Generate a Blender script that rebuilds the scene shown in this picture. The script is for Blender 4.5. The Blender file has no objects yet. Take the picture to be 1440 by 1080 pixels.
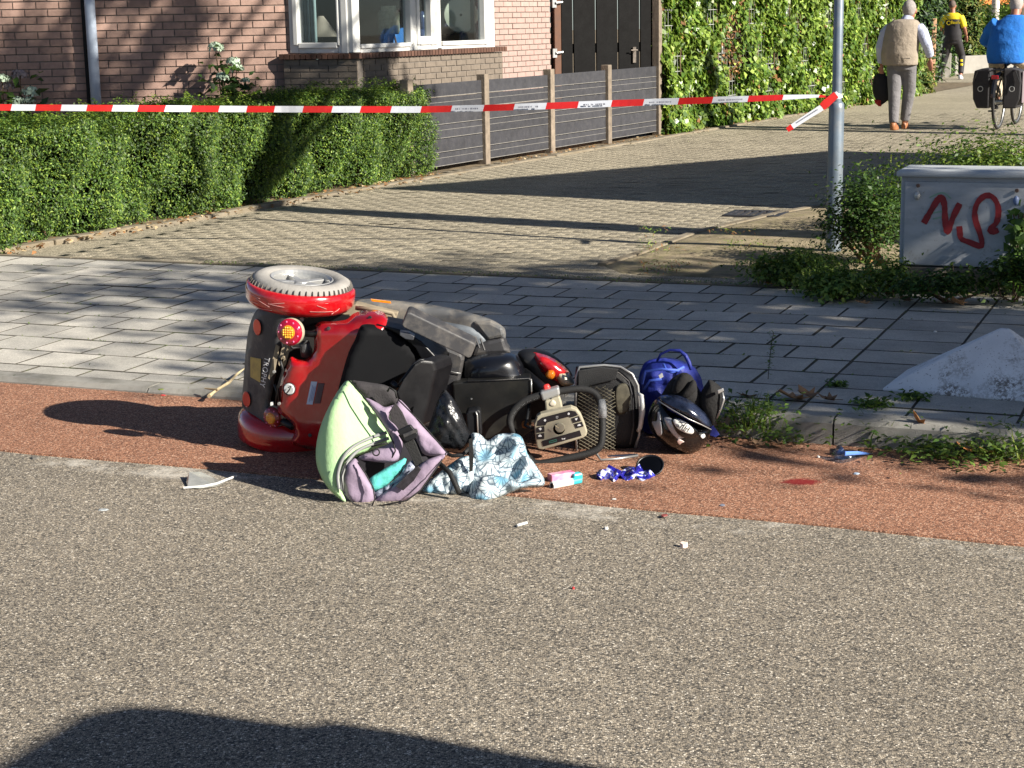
import bpy, bmesh, math, random
import numpy as np
from mathutils import Vector, Matrix
random.seed(7); rng = np.random.default_rng(11)
S = bpy.context.scene; COL = S.collection
R = math.radians

# ------------------------------------------------------------------ camera, sky, sun, exposure
FPX, CAMH = 2400.0, 1.57
_p, _roll = math.atan((540 - 28) / 2400), 0.018
_f = np.array([0, math.cos(_p), -math.sin(_p)]); _r0 = np.array([1.0, 0, 0]); _u0 = np.cross(_r0, _f)
_r = _r0 * math.cos(_roll) - _u0 * math.sin(_roll); _u = _u0 * math.cos(_roll) + _r0 * math.sin(_roll)
CPOS = np.array([0, 0, CAMH])
cam = bpy.data.cameras.new('camera'); cam.sensor_width = 36; cam.lens = 36 * FPX / 1440; cam.clip_start = .05; cam.clip_end = 900
camo = bpy.data.objects.new('camera', cam); COL.objects.link(camo)
mw = Matrix.Identity(4)
for i in range(3):
    mw[i][0], mw[i][1], mw[i][2], mw[i][3] = _r[i], _u[i], -_f[i], CPOS[i]
camo.matrix_world = mw; S.camera = camo
SUN_AZ, SUN_EL = 33.0, 28.5            # degrees behind the right-hand axis; above the horizon
world = bpy.data.worlds.new('World'); S.world = world; world.use_nodes = True
wn = world.node_tree.nodes; wl = world.node_tree.links
sky = wn.new('ShaderNodeTexSky'); sky.sky_type = 'NISHITA'; sky.sun_disc = False
sky.air_density = .6; sky.dust_density = .4; sky.sun_elevation = R(SUN_EL); sky.sun_rotation = R(90 + SUN_AZ)
wl.new(sky.outputs[0], wn['Background'].inputs[0]); wn['Background'].inputs[1].default_value = 0.05
sl = bpy.data.lights.new('sun', 'SUN'); sl.energy = 5.0; sl.angle = R(0.5); sl.color = (1, .935, .83)
so = bpy.data.objects.new('sun', sl); COL.objects.link(so)
SUNV = Vector((math.cos(R(SUN_AZ)) * math.cos(R(SUN_EL)), -math.sin(R(SUN_AZ)) * math.cos(R(SUN_EL)), math.sin(R(SUN_EL))))
so.rotation_euler = SUNV.to_track_quat('Z', 'Y').to_euler(); so.location = (20, -10, 20)
S.view_settings.view_transform = 'Standard'; S.view_settings.look = 'None'
S.view_settings.exposure = 1.1; S.view_settings.gamma = 1; S.view_settings.use_curve_mapping = False

# ------------------------------------------------------------------ helpers
def ray(px, py): return _f + _r * (px - 720) / FPX + _u * (540 - py) / FPX
def G(px, py, z=0.06):                       # point of the horizontal plane z seen at a place of the photograph
    d = ray(px, py); return CPOS + d * ((z - CAMH) / d[2])
def W(px, py, Y):                            # point at distance Y down the street
    d = ray(px, py); return CPOS + d * Y / d[1]
def VPL(px, py, o, dr):                      # point of the vertical plane through o along dr: (distance along dr, z)
    d = ray(px, py); nn = np.array([dr[1], -dr[0], 0]); t = ((np.array(o) - CPOS) @ nn) / (d @ nn)
    p = CPOS + d * t; return (p - np.array(o)) @ np.array(dr), p[2]
def lin(r, g=None, b=None):
    if g is None: g = b = r
    f = lambda v: (v / 255 / 12.92) if v / 255 <= .04045 else ((v / 255 + .055) / 1.055) ** 2.4
    return (f(r), f(g), f(b), 1)
RD = np.array([.927, -.375, 0]); ND = np.array([.375, .927, 0]); DD = np.array([.4765, .879, 0]); PD = np.array([.879, -.4765, 0])
ZV = np.array([0, 0, 1.0])
def ST(s, t, z=0): p = RD * s + ND * t; return np.array([p[0], p[1], z])

def thing(name, label, cat, loc=(0, 0, 0), group=None):
    o = bpy.data.objects.new(name, None); COL.objects.link(o); o.empty_display_size = .1
    o.location = Vector([float(v) for v in loc]); tag(o, label, cat, group); return o
def tag(o, label=None, cat=None, group=None, kind=None):
    if label: o['label'] = label
    if cat: o['category'] = cat
    if group: o['group'] = group
    if kind: o['kind'] = kind
    return o
def WL(o):                                   # world location of a chain of unrotated parents
    v = Vector((0, 0, 0))
    while o: v += o.location; o = o.parent
    return v
class MB:
    def __init__(s): s.v = []; s.f = []; s.m = []
    def add(s, v, f, m=0):
        k = len(s.v); s.v += [tuple(float(c) for c in p) for p in v]
        s.f += [tuple(i + k for i in q) for q in f]; s.m += [m] * len(f); return s
    def box(s, c, size, ax=None, m=0):
        ax = ax or (np.array([1, 0, 0]), np.array([0, 1, 0]), ZV); c = np.array(c, float)
        v = [c + ax[0] * size[0] * i / 2 + ax[1] * size[1] * j / 2 + ax[2] * size[2] * k / 2 for k in (-1, 1) for j in (-1, 1) for i in (-1, 1)]
        return s.add(v, [(0, 2, 3, 1), (4, 5, 7, 6), (0, 1, 5, 4), (2, 6, 7, 3), (0, 4, 6, 2), (1, 3, 7, 5)], m)
    def tube(s, pts, rad, n=10, m=0, caps=True, flat=None):
        pts = [np.array(p, float) for p in pts]; N = len(pts)
        if np.isscalar(rad): rad = [rad] * N
        v = []; prev = None
        for i, p in enumerate(pts):
            t = pts[min(i + 1, N - 1)] - pts[max(i - 1, 0)]; t = t / (np.linalg.norm(t) + 1e-9)
            a = prev - t * (prev @ t) if prev is not None else np.cross(t, [0.31, .2, .93])
            if np.linalg.norm(a) < 1e-5: a = np.cross(t, [1, 0, 0])
            a = a / np.linalg.norm(a); b = np.cross(t, a); prev = a
            for k in range(n):
                w = 2 * math.pi * k / n
                v.append(p + rad[i] * (a * math.cos(w) * (flat or 1) + b * math.sin(w)))
        f = [(i * n + k, i * n + (k + 1) % n, (i + 1) * n + (k + 1) % n, (i + 1) * n + k) for i in range(N - 1) for k in range(n)]
        if caps: f += [tuple(range(n))[::-1], tuple(range((N - 1) * n, N * n))]
        return s.add(v, f, m)
    def loft(s, rings, m=0, caps=True):      # rings: lists of equal numbers of points
        n = len(rings[0]); v = [p for r in rings for p in r]; N = len(rings)
        f = [(i * n + k, i * n + (k + 1) % n, (i + 1) * n + (k + 1) % n, (i + 1) * n + k) for i in range(N - 1) for k in range(n)]
        if caps: f += [tuple(range(n))[::-1], tuple(range((N - 1) * n, N * n))]
        return s.add(v, f, m)
    def ell(s, rings, n=12, m=0):            # rings: (centre, half-width vector, half-depth vector)
        return s.loft([[np.array(c) + np.array(a) * math.cos(2 * math.pi * k / n) + np.array(b) * math.sin(2 * math.pi * k / n) for k in range(n)] for c, a, b in rings], m)
    def lathe(s, prof, o, ax, n=32, sweep=(0, 360), m=0, x0=None):   # prof: (radius, height along ax)
        ax = np.array(ax, float); ax /= np.linalg.norm(ax)
        a = np.array(x0, float) if x0 is not None else np.cross(ax, [0.1, .9, .3]); a = a - ax * (a @ ax); a /= np.linalg.norm(a); b = np.cross(ax, a)
        full = abs(sweep[1] - sweep[0]) >= 359.9; k = n if full else n + 1; o = np.array(o, float)
        v = [o + ax * h + r * (a * math.cos(w) + b * math.sin(w)) for j in range(k) for w in [R(sweep[0] + (sweep[1] - sweep[0]) * j / n)] for r, h in prof]
        q = len(prof); f = []
        for j in range(n if full else n):
            j2 = (j + 1) % k
            f += [(j * q + i, j2 * q + i, j2 * q + i + 1, j * q + i + 1) for i in range(q - 1)]
        return s.add(v, f, m)
    def sphere(s, c, r, n=14, m=0, ax=None):
        r = np.array([r] * 3 if np.isscalar(r) else r, float); ax = ax or (np.array([1, 0, 0]), np.array([0, 1, 0]), ZV)
        rings = []
        for i in range(n // 2 + 1):
            th = math.pi * min(max(i / (n // 2), .02), .98)
            rings.append([np.array(c) + ax[0] * r[0] * math.sin(th) * math.cos(2 * math.pi * k / n) + ax[1] * r[1] * math.sin(th) * math.sin(2 * math.pi * k / n) - ax[2] * r[2] * math.cos(th) for k in range(n)])
        return s.loft(rings, m)
    def obj(s, name, mats, parent=None, smooth=False, bevel=0, seg=2, sub=0, remesh=0, solid=0, kind=None, label=None):
        me = bpy.data.meshes.new(name); me.from_pydata(s.v, [], s.f)
        for mm in (mats if isinstance(mats, (list, tuple)) else [mats]): me.materials.append(mm)
        if any(s.m): me.polygons.foreach_set('material_index', s.m)
        if smooth: me.polygons.foreach_set('use_smooth', [True] * len(me.polygons))
        me.update(); return link(name, me, parent, bevel, seg, sub, remesh, solid, smooth, kind, label)
def link(name, me, parent=None, bevel=0, seg=2, sub=0, remesh=0, solid=0, smooth=False, kind=None, label=None):
    o = bpy.data.objects.new(name, me); COL.objects.link(o)
    if parent is not None: o.parent = parent; o.location = -WL(parent)
    if solid: md = o.modifiers.new('solid', 'SOLIDIFY'); md.thickness = solid; md.offset = -1
    if remesh: md = o.modifiers.new('join', 'REMESH'); md.mode = 'VOXEL'; md.voxel_size = remesh; md.use_smooth_shade = True; md = o.modifiers.new('smooth', 'SMOOTH'); md.iterations = 8; md.factor = .5
    if bevel: md = o.modifiers.new('bevel', 'BEVEL'); md.width = bevel; md.segments = seg; md.limit_method = 'ANGLE'; md.angle_limit = R(35); md.use_clamp_overlap = True
    if sub: md = o.modifiers.new('sub', 'SUBSURF'); md.levels = md.render_levels = sub
    if bevel and smooth: o.modifiers.new('wn', 'WEIGHTED_NORMAL')
    return tag(o, label=label, kind=kind)
def crom(pts, n=48, closed=True):            # Catmull-Rom through points
    P = [np.array(p, float) for p in pts]; N = len(P); out = []
    segs = N if closed else N - 1
    for i in range(n):
        u = i / n * segs if closed else i / (n - 1) * segs
        k = min(int(u), segs - 1); t = u - k
        g = (lambda j: P[j % N]) if closed else (lambda j: P[min(max(j, 0), N - 1)])
        a, b, c, d = g(k - 1), g(k), g(k + 1), g(k + 2)
        out.append(.5 * (2 * b + (c - a) * t + (2 * a - 5 * b + 4 * c - d) * t * t + (3 * b - a - 3 * c + d) * t ** 3))
    return out
def dens(pts, n=48, closed=True):            # resample a polygon keeping its corners sharp
    P = [np.array(p, float) for p in pts]; E = list(zip(P, P[1:] + P[:1] if closed else P[1:]))
    L = [np.linalg.norm(b - a) for a, b in E]; T = sum(L); out = []
    for (a, b), l in zip(E, L):
        k = max(1, round(n * l / T)); out += [a + (b - a) * j / k for j in range(k)]
    if not closed: out.append(P[-1])
    return out
def Yf(Y, gx, gy, c): return lambda p: Y + gx * (p[0] - c[0]) / 100 + gy * (p[1] - c[1]) / 100
def puff(outline, Y, front, back=.01, gx=0, gy=0, p=2.5, K=7, smooth=True, n=48, mb=None, m=0, lump=0, lf=9):
    # a cushion-like body: closed outline placed at its distance Y, bulging towards and away from the viewer's side of the street
    pts = crom(outline, n) if smooth else dens(outline, n)
    c = sum(pts) / len(pts); yf = Yf(Y, gx, gy, c); mb = mb or MB(); rings = []
    def ring(sc, off): return [W(*(c + (q - c) * sc), yf(c + (q - c) * sc)) + np.array([0, off, 0]) for q in pts]
    for k in range(K + 1):
        sc = max(1 - k / K, .02); off = -front * (1 - sc ** p) ** .5
        rr = ring(sc, off)
        if lump:
            for i, q in enumerate(rr):
                w = math.sin(q[0] * lf * 5 + 1.3) * math.sin(q[2] * lf * 6 + .4) + .6 * math.sin(q[0] * lf * 11 + q[2] * lf * 9)
                rr[i] = q + np.array([0, lump * w * min(1, k / 2), 0])
        rings.append(rr)
    bk = [ring(max(1 - k / 3, .02), back * (1 - max(1 - k / 3, .02) ** p) ** .5) for k in range(1, 4)]
    return mb.loft(list(reversed(bk)) + rings, m)
def slab(outline, Y, thick, gx=0, gy=0, mb=None, m=0, d=None, smooth=0):
    # a plate: outline at its distance, with a real thickness along d (default: away down the street)
    pts = crom(outline, smooth) if smooth else [np.array(q, float) for q in outline]
    c = sum(pts) / len(pts); yf = Yf(Y, gx, gy, c); dv = np.array(d if d is not None else (0, 1, 0), float) * thick
    a = [W(q[0], q[1], yf(q)) for q in pts]; n = len(a); mb = mb or MB()
    return mb.add(a + [q + dv for q in a], [tuple(range(n)), tuple(range(n, 2 * n))[::-1]] + [(i, i + n, (i + 1) % n + n, (i + 1) % n) for i in range(n)], m)
def recalc(o):
    bm = bmesh.new(); bm.from_mesh(o.data); bmesh.ops.recalc_face_normals(bm, faces=bm.faces); bm.to_mesh(o.data); bm.free(); return o
def rawmesh(name, V, Fq, mats, midx=None, smooth=False):   # numpy quads/tris
    me = bpy.data.meshes.new(name); k = Fq.shape[1]; nf = len(Fq)
    me.vertices.add(len(V)); me.vertices.foreach_set('co', np.ascontiguousarray(V, dtype=np.float32).ravel())
    me.loops.add(nf * k); me.loops.foreach_set('vertex_index', np.ascontiguousarray(Fq, dtype=np.int32).ravel())
    me.polygons.add(nf); me.polygons.foreach_set('loop_start', np.arange(0, nf * k, k, dtype=np.int32))
    for mm in mats: me.materials.append(mm)
    if midx is not None: me.polygons.foreach_set('material_index', np.asarray(midx, dtype=np.int32))
    if smooth: me.polygons.foreach_set('use_smooth', np.ones(nf, dtype=bool))
    me.update(calc_edges=True); return me
def unit(a): return a / (np.linalg.norm(a, axis=1, keepdims=True) + 1e-9)
def leaves(name, P, N, L, mats, parent=None, aspect=.55, jit=.8, w=None, up=.3, kind=None, fold=.15, drop=0, label=None):
    n = len(P); N = unit(N + rng.normal(0, jit, (n, 3)) * .6 + np.array([0, 0, up]))
    A = rng.normal(0, 1, (n, 3)); A[:, 2] -= drop; A = unit(A - N * (A * N).sum(1, keepdims=True)); B = np.cross(N, A)
    L = (np.asarray(L) * rng.uniform(.65, 1.25, n))[:, None]; w_ = L * aspect * .5
    V = np.stack([P, P + A * L * .4 + B * w_ + N * L * fold, P + A * L, P + A * L * .4 - B * w_ + N * L * fold], 1).reshape(-1, 3)
    F = np.arange(n * 4).reshape(n, 4)
    pr = w or [1 / len(mats)] * len(mats)
    me = rawmesh(name, V, F, mats, rng.choice(len(mats), n, p=pr)); return link(name, me, parent, kind=kind, label=label)

# ------------------------------------------------------------------ materials
def nm(name):
    m = bpy.data.materials.new(name); m.use_nodes = True; t = m.node_tree
    return m, t.nodes, t.links, t.nodes['Principled BSDF']
def mixc(N, L, fac, a, b, mode='MIX'):
    x = N.new('ShaderNodeMix'); x.data_type = 'RGBA'; x.blend_type = mode
    for k, v in ((0, fac), (6, a), (7, b)):
        if hasattr(v, 'links') or hasattr(v, 'is_linked'): L.new(v, x.inputs[k])
        else: x.inputs[k].default_value = v if k else float(v)
    return x.outputs[2]
def ramp(N, L, src, stops, interp='LINEAR'):
    x = N.new('ShaderNodeValToRGB'); x.color_ramp.interpolation = interp; e = x.color_ramp.elements
    while len(e) > 1: e.remove(e[-1])
    for i, (p, c) in enumerate(stops):
        q = e[0] if i == 0 else e.new(p); q.position = p; q.color = c if len(c) == 4 else (*c, 1)
    L.new(src, x.inputs[0]); return x.outputs[0]
def noise(N, L, vec, scale, det=4, rough=.6):
    x = N.new('ShaderNodeTexNoise'); x.inputs['Scale'].default_value = scale; x.inputs['Detail'].default_value = det; x.inputs['Roughness'].default_value = rough
    L.new(vec, x.inputs['Vector']); return x.outputs[0]
def bumpn(N, L, B, h, st, dist=.01):
    x = N.new('ShaderNodeBump'); x.inputs['Strength'].default_value = st; x.inputs['Distance'].default_value = dist
    L.new(h, x.inputs['Height']); L.new(x.outputs[0], B.inputs['Normal'])
def sc(c, k): return (min(c[0] * k, 1), min(c[1] * k, 1), min(c[2] * k, 1), 1)
def M(name, c, rough=.55, metal=0, var=.2, vs=6, bump=0, bs=90, coat=0, spec=.5, c2=None, rand=0, dirt=0, dcol=None, ds=5, bd=.01):
    m, N, L, B = nm(name); c = c if len(c) == 4 else (*c, 1)
    geo = N.new('ShaderNodeNewGeometry').outputs['Position']
    n1 = noise(N, L, geo, vs, 5)
    col = ramp(N, L, n1, [(.32, sc(c, 1 - var)), (.68, c2 if c2 else sc(c, 1 + var))])
    if rand:
        oi = N.new('ShaderNodeObjectInfo')
        v = ramp(N, L, oi.outputs['Random'], [(0, (1 - rand,) * 3), (1, (1 + rand,) * 3)])
        col = mixc(N, L, 1, col, v, 'MULTIPLY')
    if dirt:
        n2 = noise(N, L, geo, ds, 8, .7)
        col = mixc(N, L, ramp(N, L, n2, [(.5 - dirt * .12, (0, 0, 0)), (.62, (dirt,) * 3)]), col, dcol or lin(120, 105, 85))
    L.new(col, B.inputs['Base Color'])
    rv = N.new('ShaderNodeMapRange'); L.new(n1, rv.inputs[0]); rv.inputs[1].default_value = .3; rv.inputs[2].default_value = .7
    rv.inputs[3].default_value = max(rough - .08, .02); rv.inputs[4].default_value = min(rough + .08, 1); L.new(rv.outputs[0], B.inputs['Roughness'])
    B.inputs['Metallic'].default_value = metal; B.inputs['Coat Weight'].default_value = coat; B.inputs['Coat Roughness'].default_value = .08
    B.inputs['Specular IOR Level'].default_value = spec
    if bump: bumpn(N, L, B, noise(N, L, geo, bs, 4), bump, bd)
    return m
def leafmat(name, c, tr=.3, rough=.5, var=.35):
    m, N, L, B = nm(name); geo = N.new('ShaderNodeNewGeometry')
    n1 = noise(N, L, geo.outputs['Position'], 3.5, 3)
    col = ramp(N, L, n1, [(.3, sc(c, 1 - var)), (.7, sc(c, 1 + var))])
    rv = N.new('ShaderNodeMix'); rv.data_type = 'RGBA'; rv.blend_type = 'MULTIPLY'; rv.inputs[0].default_value = 1
    L.new(col, rv.inputs[6]); L.new(ramp(N, L, geo.outputs['Random Per Island'], [(0, (.6,) * 3), (1, (1.4,) * 3)]), rv.inputs[7])
    col = rv.outputs[2]; L.new(col, B.inputs['Base Color']); B.inputs['Roughness'].default_value = rough; B.inputs['Specular IOR Level'].default_value = .4
    T = N.new('ShaderNodeBsdfTranslucent'); L.new(mixc(N, L, .5, col, (c[0] * 1.6, c[1] * 1.6, c[2] * .7, 1)), T.inputs[0])
    X = N.new('ShaderNodeMixShader'); X.inputs[0].default_value = tr; L.new(B.outputs[0], X.inputs[1]); L.new(T.outputs[0], X.inputs[2])
    L.new(X.outputs[0], N['Material Output'].inputs[0]); return m
def gritmat(name, stones, gap, scale, big=.25, edge=(.02, .16), bump=.5, bigscale=.8, wearline=None, stain=None):
    # stones set in bitumen: every Voronoi cell is one stone of the aggregate
    m, N, L, B = nm(name); geo = N.new('ShaderNodeNewGeometry').outputs['Position']
    mp = N.new('ShaderNodeVectorMath'); mp.operation = 'ADD'; L.new(geo, mp.inputs[0])
    nz = N.new('ShaderNodeTexNoise'); nz.inputs['Scale'].default_value = scale * .7; L.new(geo, nz.inputs['Vector'])
    sb = N.new('ShaderNodeVectorMath'); sb.operation = 'SCALE'; sb.inputs['Scale'].default_value = .9 / scale; L.new(nz.outputs['Color'], sb.inputs[0]); L.new(sb.outputs[0], mp.inputs[1])
    vo = N.new('ShaderNodeTexVoronoi'); vo.inputs['Scale'].default_value = scale; L.new(mp.outputs[0], vo.inputs['Vector'])
    ve = N.new('ShaderNodeTexVoronoi'); ve.feature = 'DISTANCE_TO_EDGE'; ve.inputs['Scale'].default_value = scale; L.new(mp.outputs[0], ve.inputs['Vector'])
    sp = N.new('ShaderNodeSeparateColor'); L.new(vo.outputs['Color'], sp.inputs[0])
    col = ramp(N, L, sp.outputs[0], stones, 'CONSTANT')
    e = ramp(N, L, ve.outputs['Distance'], [(edge[0], (0, 0, 0)), (edge[1], (1, 1, 1))])
    # some stones sit below the bitumen skin
    hid = ramp(N, L, sp.outputs[1], [(.0, (.25,) * 3), (.35, (1,) * 3)])
    col = mixc(N, L, mixc(N, L, 1, e, hid, 'MULTIPLY'), gap, col)
    nb = noise(N, L, geo, bigscale, 6, .62)
    col = mixc(N, L, 1, col, ramp(N, L, nb, [(.3, (1 - big,) * 3), (.7, (1 + big,) * 3)]), 'MULTIPLY')
    if wearline:                              # worn pale edge strip: position across the road (t) with broken-up paint
        t0, t1, c, dens_ = wearline
        dt = N.new('ShaderNodeVectorMath'); dt.operation = 'DOT_PRODUCT'; L.new(geo, dt.inputs[0]); dt.inputs[1].default_value = tuple(ND)
        q = ramp(N, L, None or mapr(N, L, dt.outputs['Value'], t0 - .05, t1 + .05), [(.0, (0,) * 3), (.25, (1,) * 3), (.75, (1,) * 3), (1, (0,) * 3)])
        w = ramp(N, L, noise(N, L, geo, 1.3, 9, .75), [(dens_, (0,) * 3), (dens_ + .12, (.75,) * 3)])
        col = mixc(N, L, mixc(N, L, 1, q, w, 'MULTIPLY'), col, c)
    if stain:
        c0, rad, sc_ = stain
        vm = N.new('ShaderNodeVectorMath'); vm.operation = 'SUBTRACT'; L.new(geo, vm.inputs[0]); vm.inputs[1].default_value = tuple(c0)
        v2 = N.new('ShaderNodeVectorMath'); v2.operation = 'MULTIPLY'; L.new(vm.outputs[0], v2.inputs[0]); v2.inputs[1].default_value = (1 / rad[0], 1 / rad[1], 0)
        ln = N.new('ShaderNodeVectorMath'); ln.operation = 'LENGTH'; L.new(v2.outputs[0], ln.inputs[0])
        ad = N.new('ShaderNodeMath'); ad.operation = 'ADD'; L.new(ln.outputs['Value'], ad.inputs[0])
        mm = N.new('ShaderNodeMath'); mm.operation = 'MULTIPLY'; mm.inputs[1].default_value = 1.5; L.new(noise(N, L, geo, 90, 4, .8), mm.inputs[0]); L.new(mm.outputs[0], ad.inputs[1])
        col = mixc(N, L, ramp(N, L, mapr(N, L, ad.outputs[0], 0, 2), [(.66, (.92,) * 3), (.8, (0,) * 3)]), col, sc_)
    L.new(col, B.inputs['Base Color']); B.inputs['Roughness'].default_value = .8; B.inputs['Specular IOR Level'].default_value = .35
    if bump: bumpn(N, L, B, e, bump, .006)
    return m
def mapr(N, L, src, a, b, c=0, d=1):
    x = N.new('ShaderNodeMapRange'); L.new(src, x.inputs[0]); x.inputs[1].default_value = a; x.inputs[2].default_value = b; x.inputs[3].default_value = c; x.inputs[4].default_value = d
    return x.outputs[0]
def glassmat(name, tint, alpha=.25, rough=.02):
    m, N, L, B = nm(name); T = N.new('ShaderNodeBsdfTransparent'); T.inputs[0].default_value = tint
    Gl = N.new('ShaderNodeBsdfGlossy'); Gl.inputs['Roughness'].default_value = rough; Gl.inputs[0].default_value = (.95, .97, 1, 1)
    X = N.new('ShaderNodeMixShader'); fr = N.new('ShaderNodeLayerWeight'); fr.inputs[0].default_value = .5
    pw = N.new('ShaderNodeMath'); pw.operation = 'POWER'; pw.inputs[1].default_value = 5; L.new(fr.outputs['Facing'], pw.inputs[0])
    ad = N.new('ShaderNodeMath'); ad.operation = 'MULTIPLY_ADD'; ad.inputs[1].default_value = .7; ad.inputs[2].default_value = alpha; L.new(pw.outputs[0], ad.inputs[0]); L.new(ad.outputs[0], X.inputs[0])
    L.new(T.outputs[0], X.inputs[1]); L.new(Gl.outputs[0], X.inputs[2]); L.new(X.outputs[0], N['Material Output'].inputs[0]); return m

# ------------------------------------------------------------------ ground and paving
m_soil = M('soil', lin(98, 84, 66), .95, var=.35, vs=5, bump=.6, bs=45, c2=lin(140, 124, 98))
m_asph = gritmat('asphalt_grit', [(0, lin(70, 67, 62)), (.14, lin(132, 123, 110)), (.34, lin(160, 149, 131)), (.55, lin(176, 163, 143)), (.70, lin(142, 135, 124)), (.82, lin(198, 185, 164)), (.94, lin(228, 218, 200))], lin(72, 68, 62), 195, bump=.2, big=.13, bigscale=.5, wearline=(5.0, 5.11, lin(214, 208, 196), .5))
m_red = gritmat('red_grit', [(0, lin(116, 82, 63)), (.18, lin(164, 116, 89)), (.45, lin(187, 136, 106)), (.75, lin(201, 153, 124)), (.93, lin(218, 180, 153))], lin(88, 58, 46), 185, big=.12, bump=.25, stain=(G(1126, 680, 0), (.085, .055), lin(120, 4, 12)))
m_brickpave = gritmat('clinker_grit', [(0, lin(110, 104, 90)), (.2, lin(156, 147, 126)), (.5, lin(182, 171, 147)), (.8, lin(206, 194, 168)), (.95, lin(226, 216, 194))], lin(116, 109, 94), 140, big=.16, bump=.2)
def tilemat():
    m, N, L, B = nm('paving_concrete'); oi = N.new('ShaderNodeObjectInfo'); geo = N.new('ShaderNodeNewGeometry').outputs['Position']
    base = ramp(N, L, oi.outputs['Random'], [(0, lin(164, 160, 151)), (.5, lin(177, 173, 163)), (1, lin(190, 185, 174))])
    vo = N.new('ShaderNodeTexVoronoi'); vo.inputs['Scale'].default_value = 300; L.new(geo, vo.inputs['Vector'])
    sp = N.new('ShaderNodeSeparateColor'); L.new(vo.outputs['Color'], sp.inputs[0])
    col = mixc(N, L, 1, base, ramp(N, L, sp.outputs[0], [(0, (.68,) * 3), (.4, (1,) * 3), (.95, (1.12,) * 3), (1, (1.5,) * 3)]), 'MULTIPLY')
    col = mixc(N, L, 1, col, ramp(N, L, noise(N, L, geo, 4, 7, .7), [(.3, (.78,) * 3), (.7, (1.16,) * 3)]), 'MULTIPLY')
    col = mixc(N, L, ramp(N, L, noise(N, L, geo, 9, 8, .75), [(.6, (0,) * 3), (.7, (.4,) * 3)]), col, lin(84, 80, 70))
    L.new(col, B.inputs['Base Color']); B.inputs['Roughness'].default_value = .75; bumpn(N, L, B, sp.outputs[0], .2, .003); return m
m_tile = tilemat()
m_kerb = M('kerb_concrete', lin(150, 147, 139), .85, var=.16, vs=5, bump=.5, bs=260, rand=.08, dirt=.5, dcol=lin(92, 90, 78), ds=7)
m_edge = M('edging_concrete', lin(124, 115, 99), .9, var=.2, vs=5, bump=.4, bs=150, rand=.1, dirt=.6, dcol=lin(110, 96, 72), ds=6)
def joints():
    m, N, L, B = nm('joint_soil'); geo = N.new('ShaderNodeNewGeometry').outputs['Position']
    L.new(ramp(N, L, noise(N, L, geo, 5, 8, .7), [(.35, lin(60, 57, 52)), (.55, lin(76, 72, 62)), (.66, lin(74, 86, 46)), (.78, lin(114, 108, 90))]), B.inputs['Base Color'])
    B.inputs['Roughness'].default_value = .95; return m
m_joint = joints()
def sheet(name, s0, s1, t0, t1, z, mat, parent=None):
    mb = MB(); mb.add([ST(s0, t0, z), ST(s1, t0, z), ST(s1, t1, z), ST(s0, t1, z)], [(0, 1, 2, 3)])
    return mb.obj(name, mat, parent, kind='structure' if parent is None else None)
sheet('ground', -120, 120, -60, 240, -.05, m_soil)
sheet('road', -40, 40, -12, 5.3, 0, m_asph)
mb = MB(); ts = [(-40 + i * .25) for i in range(321)]                 # the red lane: its edge against the grey wanders a little
ed = [5.125 + .012 * math.sin(s * 2.1) + .01 * math.sin(s * 5.3 + 1) for s in ts]
mb.add([ST(s, e, .006) for s, e in zip(ts, ed)] + [ST(s, 6.16, .006) for s in ts], [(i, i + 1, i + 322, i + 321) for i in range(320)])
mb.add([ST(s, e, .006) for s, e in zip(ts, ed)] + [ST(s, e - .004, -.004) for s, e in zip(ts, ed)], [(i + 321, i + 322, i + 1, i) for i in range(320)])
mb.obj('cycle_path', m_red, kind='structure')
sheet('subsoil', -40, 40, 5.12, 6.2, -.01, m_soil)
def zfront(s): x = min(max((s + 3.7) / 2.0, 0), 1); return .03 + .075 * x * x * (3 - 2 * x)
def zp(s, t): return zfront(s) + (.06 - zfront(s)) * min(max((t - 6.2) / 3.25, 0), 1)

kerb = bpy.data.objects.new('kerb', None); COL.objects.link(kerb); tag(kerb, kind='structure')
s = -13.2
while s < 4.5:
    e = s + .992; mb = MB(); v = []
    for q in (s, e):
        z = zfront(q); j = random.uniform(-.003, .003)
        v += [ST(q, 6.14 + j, -.04), ST(q, 6.145 + j, z - .018), ST(q, 6.165 + j, z), ST(q, 6.262, z + .001), ST(q, 6.262, -.04)]
    mb.add(v, [(0, 5, 6, 1), (1, 6, 7, 2), (2, 7, 8, 3), (3, 8, 9, 4), (0, 1, 2, 3, 4), (9, 8, 7, 6, 5)])
    mb.obj('kerb_stone', m_kerb, kerb); s += 1.0
pav = bpy.data.objects.new('pavement', None); COL.objects.link(pav); tag(pav, kind='structure')
mb = MB(); n = 60
g = [ST(-13 + 17.5 * i / n, t, zp(-13 + 17.5 * i / n, t) - .0035) for t in (6.25, 9.49) for i in range(n + 1)]
mb.add(g, [(i, i + 1, i + n + 2, i + n + 1) for i in range(n)]); mb.obj('joint_bed', m_joint, pav)
def tilemesh(w, d, seed):
    q = random.Random(seed); b = .003; h = .045; mb = MB(); j = lambda a: a + q.uniform(-.0012, .0012)
    ring = lambda x, y, z: [(j(sx * x), j(sy * y), z) for sx, sy in ((-1, -1), (1, -1), (1, 1), (-1, 1))]
    v = ring(w / 2, d / 2, -h) + ring(w / 2, d / 2, -b) + ring(w / 2 - b, d / 2 - b, 0)
    f = [(k + i, k + (i + 1) % 4, k + 4 + (i + 1) % 4, k + 4 + i) for k in (0, 4) for i in range(4)] + [(8, 9, 10, 11)]
    me = bpy.data.meshes.new('paving_tile'); me.from_pydata(mb.v + v, [], f); me.materials.append(m_tile); me.materials.append(m_joint); me.polygons.foreach_set('material_index', [1] * 8 + [0]); return me
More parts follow.
